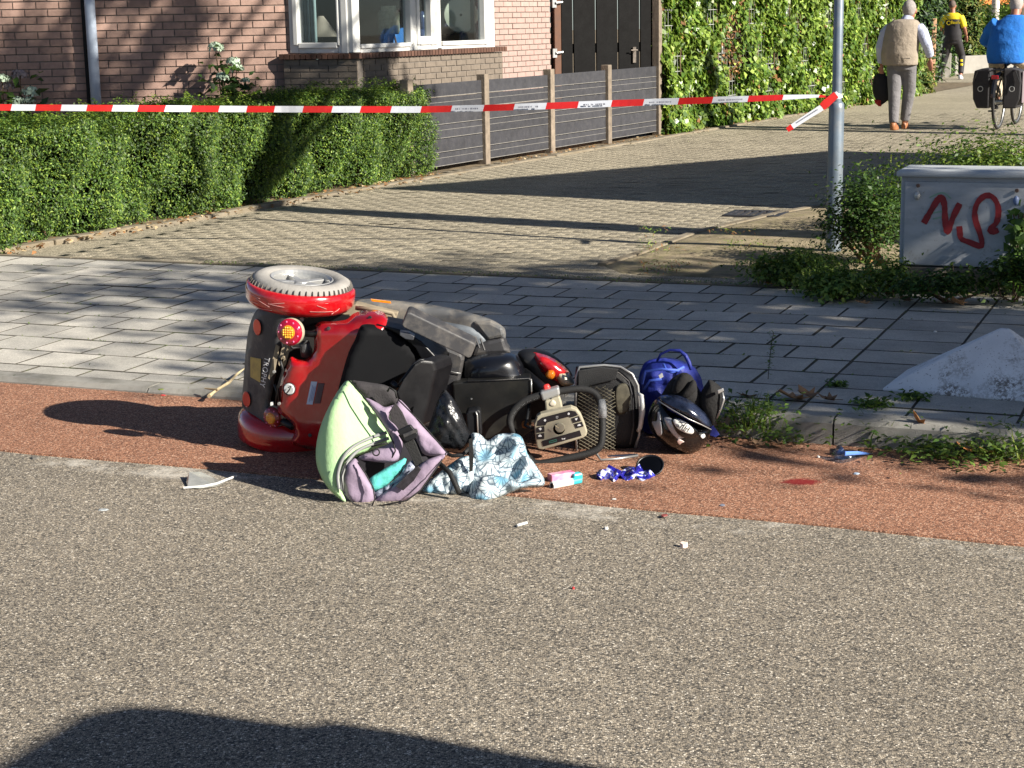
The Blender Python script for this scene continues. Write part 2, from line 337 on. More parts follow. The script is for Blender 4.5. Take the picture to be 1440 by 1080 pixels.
tm = {k: [tilemesh(w, d, i + k) for i in range(3)] for k, (w, d) in enumerate(((.293, .290), (.393, .290), (.293, .14), (.393, .14), (.143, .290)))}
TILES = []; OUT = MB()
def puttile(s, t, k):
    p = ST(s, t); d = p[1]
    if d < 1 or abs(p[0] / d) > .75: return
    if abs(p[0] / d) > .345:
        w_, d_ = ((.293, .29), (.393, .29), (.293, .14), (.393, .14), (.143, .29))[k]; OUT.box(np.array([p[0], p[1], zp(s, t) - .022]), (w_, d_, .044), (RD, ND, ZV)); return
    o = bpy.data.objects.new('paving_tile', random.choice(tm[k])); COL.objects.link(o); o.parent = pav
    z = zp(s, t); a = (zp(s + .1, t) - zp(s - .1, t)) / .2; b = (zp(s, t + .1) - zp(s, t - .1)) / .2
    o.location = (p[0], p[1], z + random.uniform(-.0012, .0012))
    o.rotation_euler = Matrix((RD, ND, ZV)).transposed().to_euler()
    o.rotation_euler.rotate_axis('Y', -a + random.gauss(0, .003)); o.rotation_euler.rotate_axis('X', b + random.gauss(0, .003)); o.rotation_euler.rotate_axis('Z', random.gauss(0, .004))
    TILES.append(o)
SPL = -1.36                                   # from here on the courses are stacked, not staggered
for row in range(11):
    t = 6.262 + .075 + .15 if row else 6.262 + .073
    if row: t = 6.262 + .15 + .3 * (row - .5)
    if t > 9.45: break
    off = .15 if row % 2 else 0; k = 0 if row else 2
    s = SPL - .15 - .3 * 38 - off
    while s < SPL - .12: puttile(s, t, k); s += .3
    s = SPL + .2 + (.15 if off else 0)
    s = SPL + .2
    while s < 4.2: puttile(s, t + .13 * 0, 1 if row else 3); s += .4
    if off and row: puttile(SPL - .075, t, 4)
OUT.obj('paving_tiles', m_tile, pav, kind='stuff')
mb = MB()                                     # thin concrete strip behind the tiles
for i in range(22): mb.box(ST(-14 + i + .5, 9.475, .012), (.99, .045, .1), (RD, ND, ZV))
mb.obj('border_strip', m_edge, pav)

side = bpy.data.objects.new('side_street', None); COL.objects.link(side); tag(side, kind='structure')
mb = MB(); mb.add([ST(-14, 9.44, .044), ST(14, 9.44, .044), ST(30, 80, .044), ST(-14, 80, .044)], [(0, 1, 2, 3)]); mb.obj('street_bed', m_brickpave, side)
BV = []; BF = []; cnt = 0                     # clinkers laid one by one up to where they can no longer be told apart
t = 9.55
FENCE0 = np.array([-.254, 18.551, 0])
while t < 27:
    off = .1 if round((t - 9.55) / .1) % 2 else 0; s = -7 - off
    lo, hi = ST(0, t)[:2], 0
    while s < 9:
        p = ST(s, t); lat = (p - FENCE0) @ PD
        if p[1] > 8 and abs(p[0] / p[1]) < .52 and lat > .18:
            z = .06 + rng.normal(0, .0012); a, b = rng.normal(0, .004, 2); hw, hd = .0993, .0493
            c = [np.array([*(p[:2] + RD[:2] * x * hw * q + ND[:2] * y * hd * q), z + (a * x * hw + b * y * hd) - (0 if q < 1 else .001)]) for q in (.985, 1) for x, y in ((-1, -1), (1, -1), (1, 1), (-1, 1))]
            BV += c; k = cnt * 8; BF += [(k, k + 1, k + 2, k + 3)] + [(k + 4 + i, k + 4 + (i + 1) % 4, k + (i + 1) % 4, k + i) for i in range(4)]; cnt += 1
        s += .2
    t += .1
link('clinkers', rawmesh('clinkers', np.array(BV), np.array(BF), [m_brickpave]), side, kind='stuff')

# concrete edging and soil strip along hedge and fence
mb = MB(); q0 = FENCE0 - DD * 9.0
e0 = FENCE0 + PD * .02 - DD * 9.5; e1 = FENCE0 + PD * .02 + DD * 22
mb.add([e0 - PD * 3.4 + ZV * .052, e0 + PD * .3 + ZV * .052, e1 + PD * .3 + ZV * .052, e1 - PD * 3.4 + ZV * .052], [(0, 1, 2, 3)])
mb.obj('garden_soil', M('garden_soil', lin(92, 80, 62), .95, var=.35, vs=9, bump=.8, bs=60, c2=lin(134, 118, 92)), side)
for i in range(-9, 12):
    mb = MB(); c = FENCE0 + DD * (i + .5) + PD * (.33 + random.uniform(-.012, .012)) + ZV * (.034 + random.uniform(-.006, .006))
    mb.box(c, (.1, .985, .09), (PD, DD, ZV)); mb.obj('edging_stone', m_edge, side, bevel=.012)

# verge on the right with its own edging
vo_ = [(846, 374), (890, 361), (975, 329), (1030, 316), (1100, 300), (1180, 286), (1320, 262), (1520, 236), (1650, 400), (1480, 398), (1250, 397), (1060, 393), (940, 389), (870, 385)]
P = [G(x, y, .06) for x, y in vo_]; c = sum(P) / len(P); mb = MB(); rings = []
for k, (q, z) in enumerate(((1, .05), (.985, .066), (.9, .072), (.7, .08), (.4, .085), (.02, .088))): rings.append([c + (p - c) * q + ZV * (z - .06 + rng.normal(0, .004)) for p in dens(P, 70)] if 0 else [c + (p - c) * q + ZV * (z - .06) for p in P])
mb.loft(rings, caps=False)
verge = mb.obj('verge', M('verge_soil', lin(128, 114, 90), .95, var=.3, vs=7, bump=.6, bs=60, c2=lin(162, 147, 118), dirt=.45, dcol=lin(104, 102, 54), ds=9), smooth=True, kind='structure')
ve = [(846, 374), (890, 361), (975, 329), (1030, 316), (1100, 300), (1180, 286)]
for (a, b) in zip(ve, ve[1:]):
    A, Bq = G(*a, .06), G(*b, .06); d = Bq - A; l = np.linalg.norm(d); d /= l; k = max(1, round(l / .9))
    for i in range(k):
        mb = MB(); mb.box(A + d * l * (i + .5) / k - ZV * .012, (l / k - .008, .07, .06), (d, np.cross(ZV, d), ZV)); mb.obj('edging_stone', m_edge, verge, bevel=.01)

# drain grate
m_iron = M('cast_iron', lin(70, 68, 70), .5, metal=.6, var=.3, vs=20, bump=.2)
dg = thing('drain_grate', 'rusty iron gully grate set in the side street beside the mossy verge', 'drain', G(1063, 301, .06))
c = G(1063, 301, .066); ax = (RD, ND, ZV); mb = MB()
mb.box(c + ND * .17, (.44, .05, .02), ax).box(c - ND * .17, (.44, .05, .02), ax).box(c + RD * .195, (.05, .29, .02), ax).box(c - RD * .195, (.05, .29, .02), ax); mb.obj('frame', m_iron, dg, bevel=.004)
for i in range(6):
    mb = MB(); mb.box(c + RD * (-.145 + .058 * i), (.03, .29, .018), ax); mb.obj('bar', m_iron, dg, bevel=.003)
mb = MB(); mb.box(c - ZV * .008, (.345, .295, .004), ax); mb.obj('pit', M('pit_dark', lin(20, 19, 18), .9), dg)

# ------------------------------------------------------------------ house with the corner bay
m_brick = M('wall_brick', lin(158, 130, 117), .85, var=.14, vs=14, bump=.35, bs=160, rand=.2)
m_brick_lit = M('lit_wall_brick', lin(170, 143, 134), .85, var=.1, vs=14, bump=.3, bs=160, rand=.12)  # same brick, its colour lightened for the sun on the right wall
m_brick_bay = M('bay_brick', lin(118, 107, 95), .85, var=.16, vs=14, bump=.35, bs=160, rand=.18)
m_sillb = M('sill_brick', lin(84, 58, 46), .7, var=.2, vs=14, rand=.2)
m_mortar = M('mortar', lin(118, 110, 102), .95, var=.15, vs=8, bump=.3, bs=200)
m_white = M('white_paint', lin(206, 206, 202), .4, var=.05, vs=3)
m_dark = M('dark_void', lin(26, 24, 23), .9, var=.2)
m_glass = glassmat('window_glass', (.84, .88, .88, 1), .045)
B0 = W(503, 100, 17.35); B0[2] = 0
house = thing('brick_house', 'brick house with white framed corner bay window and grey downpipe behind the hedge', 'house', B0)
qL = VPL(404, 80, B0, -RD)[0]; qB = VPL(706, 76, B0, DD)[0]
ZS = VPL(503, 83, B0, DD)[1]                                        # top of the bay's brickwork
LD = np.array([math.cos(R(6)), math.sin(R(6)), 0]); LN = np.array([-math.sin(R(6)), math.cos(R(6)), 0])
LW0 = B0 - RD * (qL - .05) + ND * .14; RW0 = B0 - PD * .3
qR = VPL(774, 60, RW0, DD)[0]; qRb = qB - .1
mb = MB(); TOP = 3.1
def wallbox(mb, o, dr, out, q0, q1, z0, z1, th=.2): return mb.box(np.array(o) + dr * (q0 + q1) / 2 - out * (th / 2 + .006) + ZV * (z0 + z1) / 2, (q1 - q0, th, z1 - z0), (dr, np.array(out), ZV))
LQ0 = 0; LQ1 = 6
wallbox(mb, LW0, -LD, -LN, LQ0, LQ1, 0, TOP)
wallbox(mb, RW0, DD, PD, qRb, qR, 0, TOP)
wallbox(mb, B0, -RD, -ND, .006, qL + .05, 0, ZS - .004)
wallbox(mb, B0, DD, PD, .01, qB, 0, ZS - .004)
mb.obj('wall', m_mortar, house)
BR = []
def bricks(o, dr, out, q0, q1, z0, z1, course, L, mat, prio, zt=.056, proud=.004):
    nrow = int((z1 - z0) / course + .5)
    for r_ in range(nrow):
        z = z1 - (r_ + .5) * course; q = q0 - (L / 2 if r_ % 2 else 0)
        while q < q1:
            a, b = max(q, q0), min(q + L - .011, q1)
            if b - a > .03: BR.append((prio, np.array(o) + dr * (a + b) / 2 + ZV * z + np.array(out) * random.gauss(proud, .0012), b - a, course - .011, dr, out, mat))
            q += L
bricks(LW0, -LD, -LN, .001, 5.9, .62, 1.98 + .074 * 15, .074, .225, m_brick, 0)
bricks(B0, -RD, -ND, .002, qL + .04, .6, ZS, .0625, .218, m_brick_bay, 1)
bricks(RW0, DD, PD, qRb + .05, qR, .6, 1.98 + .0645 * 17, .0645, .218, m_brick_lit, 2)
bricks(B0, DD, PD, .11, qB, .6, ZS, .0625, .218, m_brick_bay, 3)
def visible(p):
    d = p - CPOS; z = d @ _f; x = 720 + FPX * (d @ _r) / z; y = 540 - FPX * (d @ _u) / z
    return -12 < x < 1450 and y > -12 and y < 165
unitb = {}
def brickmesh(mat):
    if mat.name not in unitb:
        m2 = MB().box((0, 0, 0), (1, 1, 1)); me = bpy.data.meshes.new('brick'); me.from_pydata(m2.v, [], m2.f); me.materials.append(mat); unitb[mat.name] = me
    return unitb[mat.name]
vis = [b for b in BR if visible(b[1])]; vis.sort(key=lambda b: b[0]); vis = vis[:300] + vis[300:] + [b for b in BR if not visible(b[1])]
assert sum(visible(b[1]) for b in vis[:300]) == 300
hid = {}
for i, (pr_, c, w, h, dr, out, mat) in enumerate(vis):
    if i < 300:
        o = bpy.data.objects.new('brick', brickmesh(mat)); COL.objects.link(o); o.parent = house
        o.location = Vector(c) - house.location; o.scale = (w, .02, h); o.rotation_euler = Matrix((dr, np.array(out), ZV)).transposed().to_euler()
        o.location -= Vector(out) * .008
    else: hid.setdefault(mat.name, (mat, MB()))[1].box(c - np.array(out) * .008, (w, .02, h), (dr, np.array(out), ZV))
for k, (mat, mb) in hid.items(): mb.obj('brickwork', mat, house, kind='stuff')
# brick-on-edge sill of the bay
def sillrow(o, dr, out, q0, q1):
    q = q0
    while q < q1:
        mb = MB(); mb.box(np.array(o) + dr * (q + .028) + ZV * (ZS + .03) - np.array(out) * .06, (.052, .2, .052), (dr, np.array(out), ZV))
        mb.obj('sill_brick', m_sillb, house); q += .062
sillrow(B0 + ZV * 0, -RD, -ND, .07, qL + .06); sillrow(B0, DD, PD, -.02, qB + .05)
mb = MB(); mb.box(B0 + DD * qB / 2 - PD * .2 - ND * 0 + ZV * (ZS - .02), (qB - .1, .3, .03), (DD, PD, ZV)); mb.obj('ledge', m_sillb, house)
# bay window: bars placed on the two faces of the bay
WC = B0 + ND * .085 - PD * .085
def face(dr, out, rects, glass, name):
    fr = None; zf = lambda x, y: VPL(x, y, WC, dr)
    frame = MB(); lift = {'f': 0, 's': .02, 't': .035}
    for (x0, y0, x1, y1, kind) in rects:
        qa, qb = zf(x0, 30)[0], zf(x1, 30)[0]; qa, qb = min(qa, qb), max(qa, qb)
        za, zb = zf((x0 + x1) / 2, y1)[1], (zf((x0 + x1) / 2, y0)[1] if y0 > 0 else 2.35)
        th = .09
        frame.box(WC + dr * (qa + qb) / 2 + np.array(out) * (lift[kind] - .03) + ZV * (za + zb) / 2, (qb - qa, th, zb - za), (dr, np.array(out), ZV))
    win = frame.obj(name, m_white, house, bevel=.008)
    for (x0, y1, x1) in glass:
        qa, qb = sorted((zf(x0, 30)[0], zf(x1, 30)[0])); za = zf((x0 + x1) / 2, y1)[1]; mb = MB()
        mb.box(WC + dr * (qa + qb) / 2 - np.array(out) * .03 + ZV * (za + 2.35) / 2, (qb - qa + .02, .008, 2.35 - za + .02), (dr, np.array(out), ZV)); mb.obj('pane', m_glass, win)
    return win
face(-RD, -ND, [(407, -20, 419, 75, 'f'), (419.3, 64, 474.7, 75, 'f'), (475, -20, 492, 75, 'f'), (413, -20, 419.8, 64, 's'), (420, 60, 474.5, 68, 's'), (474.8, -20, 478, 64, 's'), (481, -20, 490, 75, 's')], [(419, 62, 475)], 'window')
face(DD, PD, [(494, -20, 504, 74, 'f'), (504.3, 66, 574.7, 73, 'f'), (575, -20, 584, 71, 'f'), (584.3, 63, 613.7, 70, 'f'), (614, -20, 618.5, 68, 'f'), (619, 60, 680.7, 68, 'f'), (681, -20, 694, 68, 'f'),
              (504, 61, 574, 67, 's'), (573.6, -20, 577.6, 63, 's'), (583.4, -20, 587, 63, 's'), (587.3, 51, 602.2, 63, 's'), (602.5, -20, 612, 63, 's'), (618.9, 57, 680, 63, 's'), (678, -20, 683, 62, 's')], [(504, 61, 574), (587, 51, 603), (618, 58, 679)], 'window')
# lintel, room behind, roof
mb = MB(); wallbox(mb, B0, -RD, -ND, 0, qL + .05, 2.36, TOP); wallbox(mb, B0, DD, PD, .01, qB, 2.36, TOP); mb.obj('lintel', m_white, house)
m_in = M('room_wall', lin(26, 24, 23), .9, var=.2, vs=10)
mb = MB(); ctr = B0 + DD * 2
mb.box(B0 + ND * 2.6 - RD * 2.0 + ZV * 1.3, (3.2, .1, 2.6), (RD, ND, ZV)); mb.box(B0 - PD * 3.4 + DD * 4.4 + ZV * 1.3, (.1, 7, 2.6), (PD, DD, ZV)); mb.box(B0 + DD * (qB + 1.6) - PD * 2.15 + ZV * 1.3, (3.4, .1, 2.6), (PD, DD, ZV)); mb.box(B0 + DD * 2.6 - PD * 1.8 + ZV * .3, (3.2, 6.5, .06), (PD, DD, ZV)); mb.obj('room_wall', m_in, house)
mb = MB(); zr = TOP
a, b, c_, d_ = LW0 - LD * LQ1 - LN * .3, B0 - ND * .3 + PD * .3, RW0 + DD * (qR + .1) + PD * .6, RW0 + DD * (qR + .1) - RD * 7
base = [p + ZV * (zr - p[2]) for p in (a, b, c_, d_)]; ap = [base[0] + (base[2] - base[0]) * .3 + ZV * 2.2, base[0] + (base[2] - base[0]) * .6 + ZV * 2.2]
mb.add(base + ap, [(0, 3, 2, 1), (0, 1, 5, 4), (1, 2, 5), (2, 3, 4, 5), (3, 0, 4)]); mb.obj('roof', M('roof_tile', lin(92, 60, 48), .8), house)
# downpipe
m_pipe = M('zinc_pipe', lin(176, 188, 204), .45, metal=.0, var=.08, vs=5)
qa, _ = VPL(132.5, 75, LW0, -LD); dp = LW0 - LD * qa - LN * .1
mb = MB(); mb.tube([dp + ZV * .1, dp + ZV * 3.0], .052, 16); pipe = mb.obj('downpipe', m_pipe, house, smooth=True)
mb = MB(); mb.box(dp + LN * .06 - LD * .075 + ZV * 1.5, (.035, .06, 3.0), (LD, LN, ZV)); mb.obj('cable_duct', m_dark, house)

# things inside the bay
def inside(px, py, back, dr, out): q, z = VPL(px, py, WC - np.array(out) * back, dr); return WC - np.array(out) * back + dr * q + ZV * z
m_shade = M('lamp_shade_cloth', lin(150, 138, 126), .9, var=.08)
p = inside(452, 50, .5, -RD, -ND); t = thing('table_lamp', 'table lamp with a wide conical shade behind the narrow left pane of the bay', 'lamp', (p[0], p[1], .9))
mb = MB(); mb.lathe([(.03, .2), (.18, -.01), (.175, -.015), (.025, .19)], p, ZV, 28); mb.obj('lamp_shade', m_shade, t, smooth=True)
mb = MB(); mb.lathe([(.001, -.36), (.08, -.36), (.08, -.33), (.02, -.3), (.02, 0), (.001, 0)], p, ZV, 20); mb.obj('base', m_dark, t, smooth=True)
p = inside(432, 30, .25, -RD, -ND); mb = MB()
for i in range(9): mb.tube([p + RD * (-.1 + .025 * i) + ND * .02 * math.sin(i * 2.2) + ZV * z for z in (-.6, 0, 1.1)], .017, 6)
o = mb.obj('curtain', M('pale_curtain', lin(150, 168, 170), .9), smooth=True); tag(o, 'pale blue net curtain hanging at the left edge of the bay window', 'curtain')
p = inside(547, 31, .45, DD, PD); t = thing('stone_lantern', 'rough grey stone urn standing on a small wooden tripod in the bay window', 'ornament', (p[0], p[1], 1.3))
mb = MB(); mb.lathe([(.001, -.13), (.1, -.13), (.115, -.1), (.118, .1), (.1, .12), (.085, .125), (.085, .17), (.001, .17)], p, ZV, 24); mb.obj('urn', M('rough_stone', lin(176, 178, 158), .95, var=.3, vs=18, bump=.6, bs=60), t, smooth=True)
for k in range(3):
    w = 2 * math.pi * k / 3 + .4; e = np.array([math.cos(w), math.sin(w), 0]); mb = MB(); mb.tube([p + e * .05 - ZV * .125, p + e * .11 - ZV * .36], .012, 8); mb.obj('leg', M('oak', lin(120, 92, 62), .6), t)
p = inside(566, 54, .7, DD, PD); t = thing('blue_chair', 'bright blue moulded chair back seen through the first large pane', 'chair', (p[0], p[1], .8))
mb = MB(); m_bl = M('blue_plastic', lin(58, 112, 178), .4)
mb.ell([(p + ZV * z + ND * y, DD * w, PD * .02) for z, w, y in ((-.32, .2, 0), (-.1, .23, .02), (.03, .22, .05), (.1, .16, .07), (.12, .05, .08))], 18); mb.obj('backrest', m_bl, t, smooth=True)
mb = MB(); mb.box(p - ZV * .34 - PD * .2, (.4, .44, .03), (DD, PD, ZV)); mb.obj('seat', m_bl, t, bevel=.01)
def disc(px, py, back, rad, label, z0):
    p = inside(px, py, back, DD, PD); t = thing('disc_sculpture', label, 'ornament', (p[0], p[1], z0), 'disc ornaments on stands in the bay')
    nn = (PD * .55 - ND * .83); nn /= np.linalg.norm(nn)
    mb = MB(); mb.lathe([(.001, .012), (rad * .92, .012), (rad, 0), (rad * .92, -.012), (.001, -.012)], p, nn, 36); mb.obj('disc', M('ivory_glaze', lin(232, 234, 212), .45, var=.1), t, smooth=True)
    mb = MB(); mb.lathe([(.001, .016), (.016, .016), (.016, .012)], p, nn, 14); mb.obj('hub', m_dark, t)
    mb = MB(); mb.tube([p - ZV * rad * .9 + nn * .02, p - ZV * (rad + .25)], .012, 8).tube([p - ZV * (rad + .25), p - ZV * (rad + .27)], .07, 14); mb.obj('stand', m_dark, t)
disc(648, 21, .35, .205, 'large ivory disc ornament on a stand in the right-hand bay pane', 1.2)
disc(628, 30, .75, .16, 'smaller ivory disc half hidden behind the large disc ornament', 1.2)
p = inside(668, 50, .6, DD, PD); mb = MB(); mb.sphere(p - ZV * .05, (.16, .12, .16), 16); o = mb.obj('cushion', M('pink_beige_cloth', lin(176, 156, 142), .9), smooth=True); tag(o, 'pinkish beige cushion propped low in the right-hand bay pane', 'cushion')
p = inside(594, 32, .5, DD, PD); mb = MB(); mb.sphere(p + ZV * .02, (.05, .05, .11), 12).tube([p - ZV * .26, p - ZV * .07], [.09, .06], 12); o = mb.obj('figurine', M('blue_glaze', lin(70, 84, 120), .3), smooth=True); tag(o, 'dark blue figurine behind the small opening casement of the bay', 'figurine')

# ------------------------------------------------------------------ gate beside the house
m_gate = M('black_stain', lin(8, 7, 7), .7, var=.25, vs=9, bump=.2, bs=40, rand=.2, spec=.15)
m_wood = M('weathered_post', lin(124, 112, 98), .85, var=.25, vs=12, bump=.4, bs=50, rand=.1)
m_brown = M('brown_post', lin(92, 62, 46), .75, var=.2, vs=12)
m_steel = M('galvanised', lin(170, 172, 172), .4, metal=.8, var=.1)
P5 = FENCE0 + DD * (1.555 * 3 - .0); GA = RW0 + DD * (qR + .06); GB = FENCE0 + DD * 4.68 - PD * .05
gd = (GB - GA) * np.array([1, 1, 0]); gl = np.linalg.norm(gd); gd /= gl; gn = np.cross(gd, ZV)
gate = thing('timber_gate', 'tall black timber gate of vertical boards between the house corner and ivy', 'gate', GA)
mb = MB(); mb.box(GA + gd * .05 + ZV * 1.2, (.1, .1, 2.4), (gd, gn, ZV)); mb.obj('hinge_post', m_brown, gate, bevel=.006)
nb = 8; x = .13
for k in range(nb):
    w = (gl - .2) / nb; mb = MB(); mb.box(GA + gd * (x + w / 2) + gn * (.02 if k % 2 else 0) + ZV * 1.22, (w - .012, .022, 2.3), (gd, gn, ZV)); mb.obj('board', m_gate, gate); x += w
mb = MB()
for z in (.3, 1.2, 2.2): mb.box(GA + gd * (gl / 2) - gn * .04 + ZV * z, (gl - .15, .04, .12), (gd, gn, ZV))
mb.obj('rail', m_gate, gate)
for py in (72, 6):
    z = 1.57 - (py - 27) / FPX * 1.02 * GA[1]; mb = MB(); mb.box(GA + gd * -.01 + gn * .06 + ZV * z, (.06, .02, .11), (gd, gn, ZV)).tube([GA + gd * .0 + gn * .08 + ZV * z, GA + gd * .1 + gn * .08 + ZV * (z + .01)], .016, 8); mb.obj('hinge', m_steel, gate)
q = GA + gd * (gl - .35) + gn * .035; mb = MB(); mb.box(q + ZV * 1.1, (.05, .01, .2), (gd, gn, ZV)).tube([q + gn * .01 + ZV * 1.16, q + gn * .06 + ZV * 1.16, q + gn * .06 - gd * .1 + ZV * 1.16], .009, 8); mb.obj('lock', M('lock_metal', lin(120, 112, 104), .35, metal=.8), gate)

# ------------------------------------------------------------------ low fence of dark boards
m_board = M('composite_board', lin(58, 58, 62), .6, var=.16, vs=9, bump=.2, bs=70, rand=.1, dirt=.06, dcol=lin(130, 124, 114), ds=25, spec=.3)
m_groove = M('groove_edge', lin(124, 121, 116), .7, var=.2, vs=20)
fence = thing('board_fence', 'low fence of dark grey horizontal boards between weathered posts along the side street', 'fence', FENCE0)
SP = 1.555; ztop = .98
for i in range(-1, 4):
    c = FENCE0 + DD * SP * i; h = 2.5 if i == 3 else ztop + .03; mb = MB()
    mb.box(c + ZV * h / 2, (.1, .1, h), (PD, DD, ZV)); mb.obj('post', m_wood, fence, bevel=.006)
for i in range(-1, 3):
    a = FENCE0 + DD * (SP * i + .052); w = SP - .104; nbd = 6; bh = (ztop - .13) / nbd
    for k in range(nbd):
        z = .1 + bh * (k + .5); mb = MB()
        mb.box(a + DD * w / 2 + ZV * (z + random.uniform(-.001, .001)), (.022, w, bh - .007), (PD, DD, ZV)); bd = mb.obj('board', m_board, fence, bevel=.003)
        if k < nbd:
            mb = MB(); mb.box(a + DD * w / 2 + PD * .0115 + ZV * (z - bh * .5 + .007), (.003, w, .006), (PD, DD, ZV)); 
            if k % 2 == 0: mb.box(a + DD * w / 2 + PD * .0115 + ZV * (z + bh * .12), (.0025, w, .004), (PD, DD, ZV))
            mb.obj('groove', m_groove, bd)

# ------------------------------------------------------------------ hedge, ivy, shrubs
m_y1 = leafmat('yew_dark', lin(54, 78, 36), .25); m_y2 = leafmat('yew_mid', lin(84, 112, 46), .3); m_y3 = leafmat('yew_tip', lin(136, 158, 66), .4)
m_core = M('foliage_shade', lin(12, 16, 8), 1.0, var=.4, vs=12, spec=0); m_twig = M('twig_bark', lin(98, 78, 58), .9, var=.3, vs=20)  # near-black core colour stands for the shade inside the foliage
m_i1 = leafmat('ivy_dark', lin(74, 102, 42), .3, .35); m_i2 = leafmat('ivy_mid', lin(108, 132, 54), .3, .35); m_i3 = leafmat('ivy_light', lin(146, 166, 78), .3, .35); m_dry = leafmat('dry_leaf', lin(150, 108, 70), .2, .7)
HA = G(-40, 357, .06); HBp = G(600, 245, .06); HA[2] = HBp[2] = 0
hd = HBp - HA; HLn = np.linalg.norm(hd); hd /= HLn; hn = np.array([hd[1], -hd[0], 0])     # hn points to the street
hedge = thing('yew_hedge', 'long clipped green yew hedge in front of the brick house', 'hedge', HA)
HW = .72
def htop(q): return .86 + .03 * q / HLn
mb = MB(); rings = []
for i in range(15):
    q = HLn * (i + .12) / 15.2 + .04; c = HA + hd * q
    rings.append([c + hn * -.2 + ZV * .1, c + hn * -.17 + ZV * (htop(q) - .1), c - hn * (HW - .1) + ZV * (htop(q) - .1), c - hn * (HW - .1) + ZV * .1])
mb.loft(rings); mb.obj('dark_core', m_core, hedge)  # solid dark core painted as the shaded inside of the hedge
def lump(q, z): return .07 * np.sin(q * 5.1 + z * 3) + .055 * np.sin(q * 11.7 - z * 7) + .03 * np.sin(q * 2.3 + 1) + .025 * np.sin(z * 13 + q * 4)
def bunch(P, N, k, spread, L):               # little sprays: k needles round each seed
    n = len(P); d = unit(rng.normal(0, 1, (n, 3)) + N * 1.1 + np.array([0, 0, .15]))
    P2 = np.repeat(P, k, 0) + np.repeat(d, k, 0) * (np.tile(np.arange(k), n)[:, None] / k) * spread + rng.normal(0, spread * .13, (n * k, 3))
    return P2, np.repeat(N, k, 0)
n = 19000; q = rng.uniform(0, HLn, n); zt = htop(q); z = .03 + (zt - .03) * rng.uniform(0, 1, n) ** .9
under = np.clip((.2 - z) / .2, 0, 1) * .05
d = lump(q, z) - under - np.abs(rng.normal(0, .035, n))
keep = ~((z < .1) & (np.sin(q * 4.3) + rng.normal(0, .4, n) > .8)) & (np.sin(q * 6.1 + z * 9) + np.sin(q * 3.3 - z * 14) + rng.normal(0, .5, n) > -1.75)
Pf = HA + hd * q[:, None] + hn * d[:, None] + ZV * z[:, None]; Nf = np.tile(hn, (n, 1)); Pf, Nf = Pf[keep], Nf[keep]
n2 = 10000; q2 = rng.uniform(0, HLn, n2); w2 = rng.uniform(0, HW, n2)
Pt = HA + hd * q2[:, None] - hn * w2[:, None] + ZV * (htop(q2) + .04 * np.sin(q2 * 7 + w2 * 9) + .03 * np.sin(q2 * 3.1) - np.abs(rng.normal(0, .03, n2)))[:, None]; Nt = np.tile(ZV, (n2, 1))
n3 = 1500; w3 = rng.uniform(-.03, HW, n3); z3 = rng.uniform(.04, htop(HLn), n3)
Pe = HA + hd * (HLn + .05 * np.sin(z3 * 9 + w3 * 8) - np.abs(rng.normal(0, .03, n3)))[:, None] - hn * w3[:, None] + ZV * z3[:, None]; Ne = np.tile(hd, (n3, 1))
P, N_ = bunch(np.concatenate([Pf, Pt, Pe]), np.concatenate([Nf, Nt, Ne]), 6, .07, .03)
leaves('foliage', P, N_, .026, [m_y1, m_y2, m_y3], hedge, aspect=.42, w=[.36, .46, .18], kind='stuff')
n = 420; q = rng.uniform(0, HLn, n); Ps = HA + hd * q[:, None] - hn * rng.uniform(0, HW, n)[:, None] + ZV * (htop(q) + rng.uniform(.02, .12, n))[:, None]
P, N_ = bunch(Ps, np.tile(ZV, (n, 1)), 7, .05, .03); leaves('shoots', P, N_, .03, [m_y2, m_y3], hedge, aspect=.4, kind='stuff')
mb = MB()
for i in range(7):
    q = random.uniform(0, HLn); c = HA + hd * q - hn * random.uniform(.02, .2); mb.tube([c, c + ZV * .18 + hn * random.uniform(-.05, .05), c + ZV * .5 - hn * .1], [.018, .014, .008], 6)
mb.obj('stem', m_twig, hedge, kind='stuff')
# the same hedge turns the corner and runs on along the pavement, out of frame
HC2 = HA - RD * 4.2 + ND * .02; hedge2 = thing('yew_hedge', 'yew hedge running on along the pavement out of frame at left', 'hedge', HC2)
mb = MB(); mb.box(HC2 + RD * 2.1 + ND * .36 + ZV * .42, (4.1, .5, .72), (RD, ND, ZV)); mb.obj('dark_core', m_core, hedge2)  # same dark filler, inner shade put into its colour
n = 7000; q = rng.uniform(0, 4.2, n); z = rng.uniform(.03, .86, n); Pf = HC2 + RD * q[:, None] - ND * (lump(q, z) - .04)[:, None] + ZV * z[:, None]
n2 = 3500; q2 = rng.uniform(0, 4.2, n2); w2 = rng.uniform(0, .72, n2); Pt = HC2 + RD * q2[:, None] + ND * w2[:, None] + ZV * (.86 + .04 * np.sin(q2 * 7 + w2 * 9))[:, None]
P, N_ = bunch(np.concatenate([Pf, Pt]), np.concatenate([np.tile(-ND, (n, 1)), np.tile(ZV, (n2, 1))]), 5, .07, .03); leaves('foliage', P, N_, .032, [m_y1, m_y2, m_y3], hedge2, aspect=.42, w=[.36, .46, .18], kind='stuff')
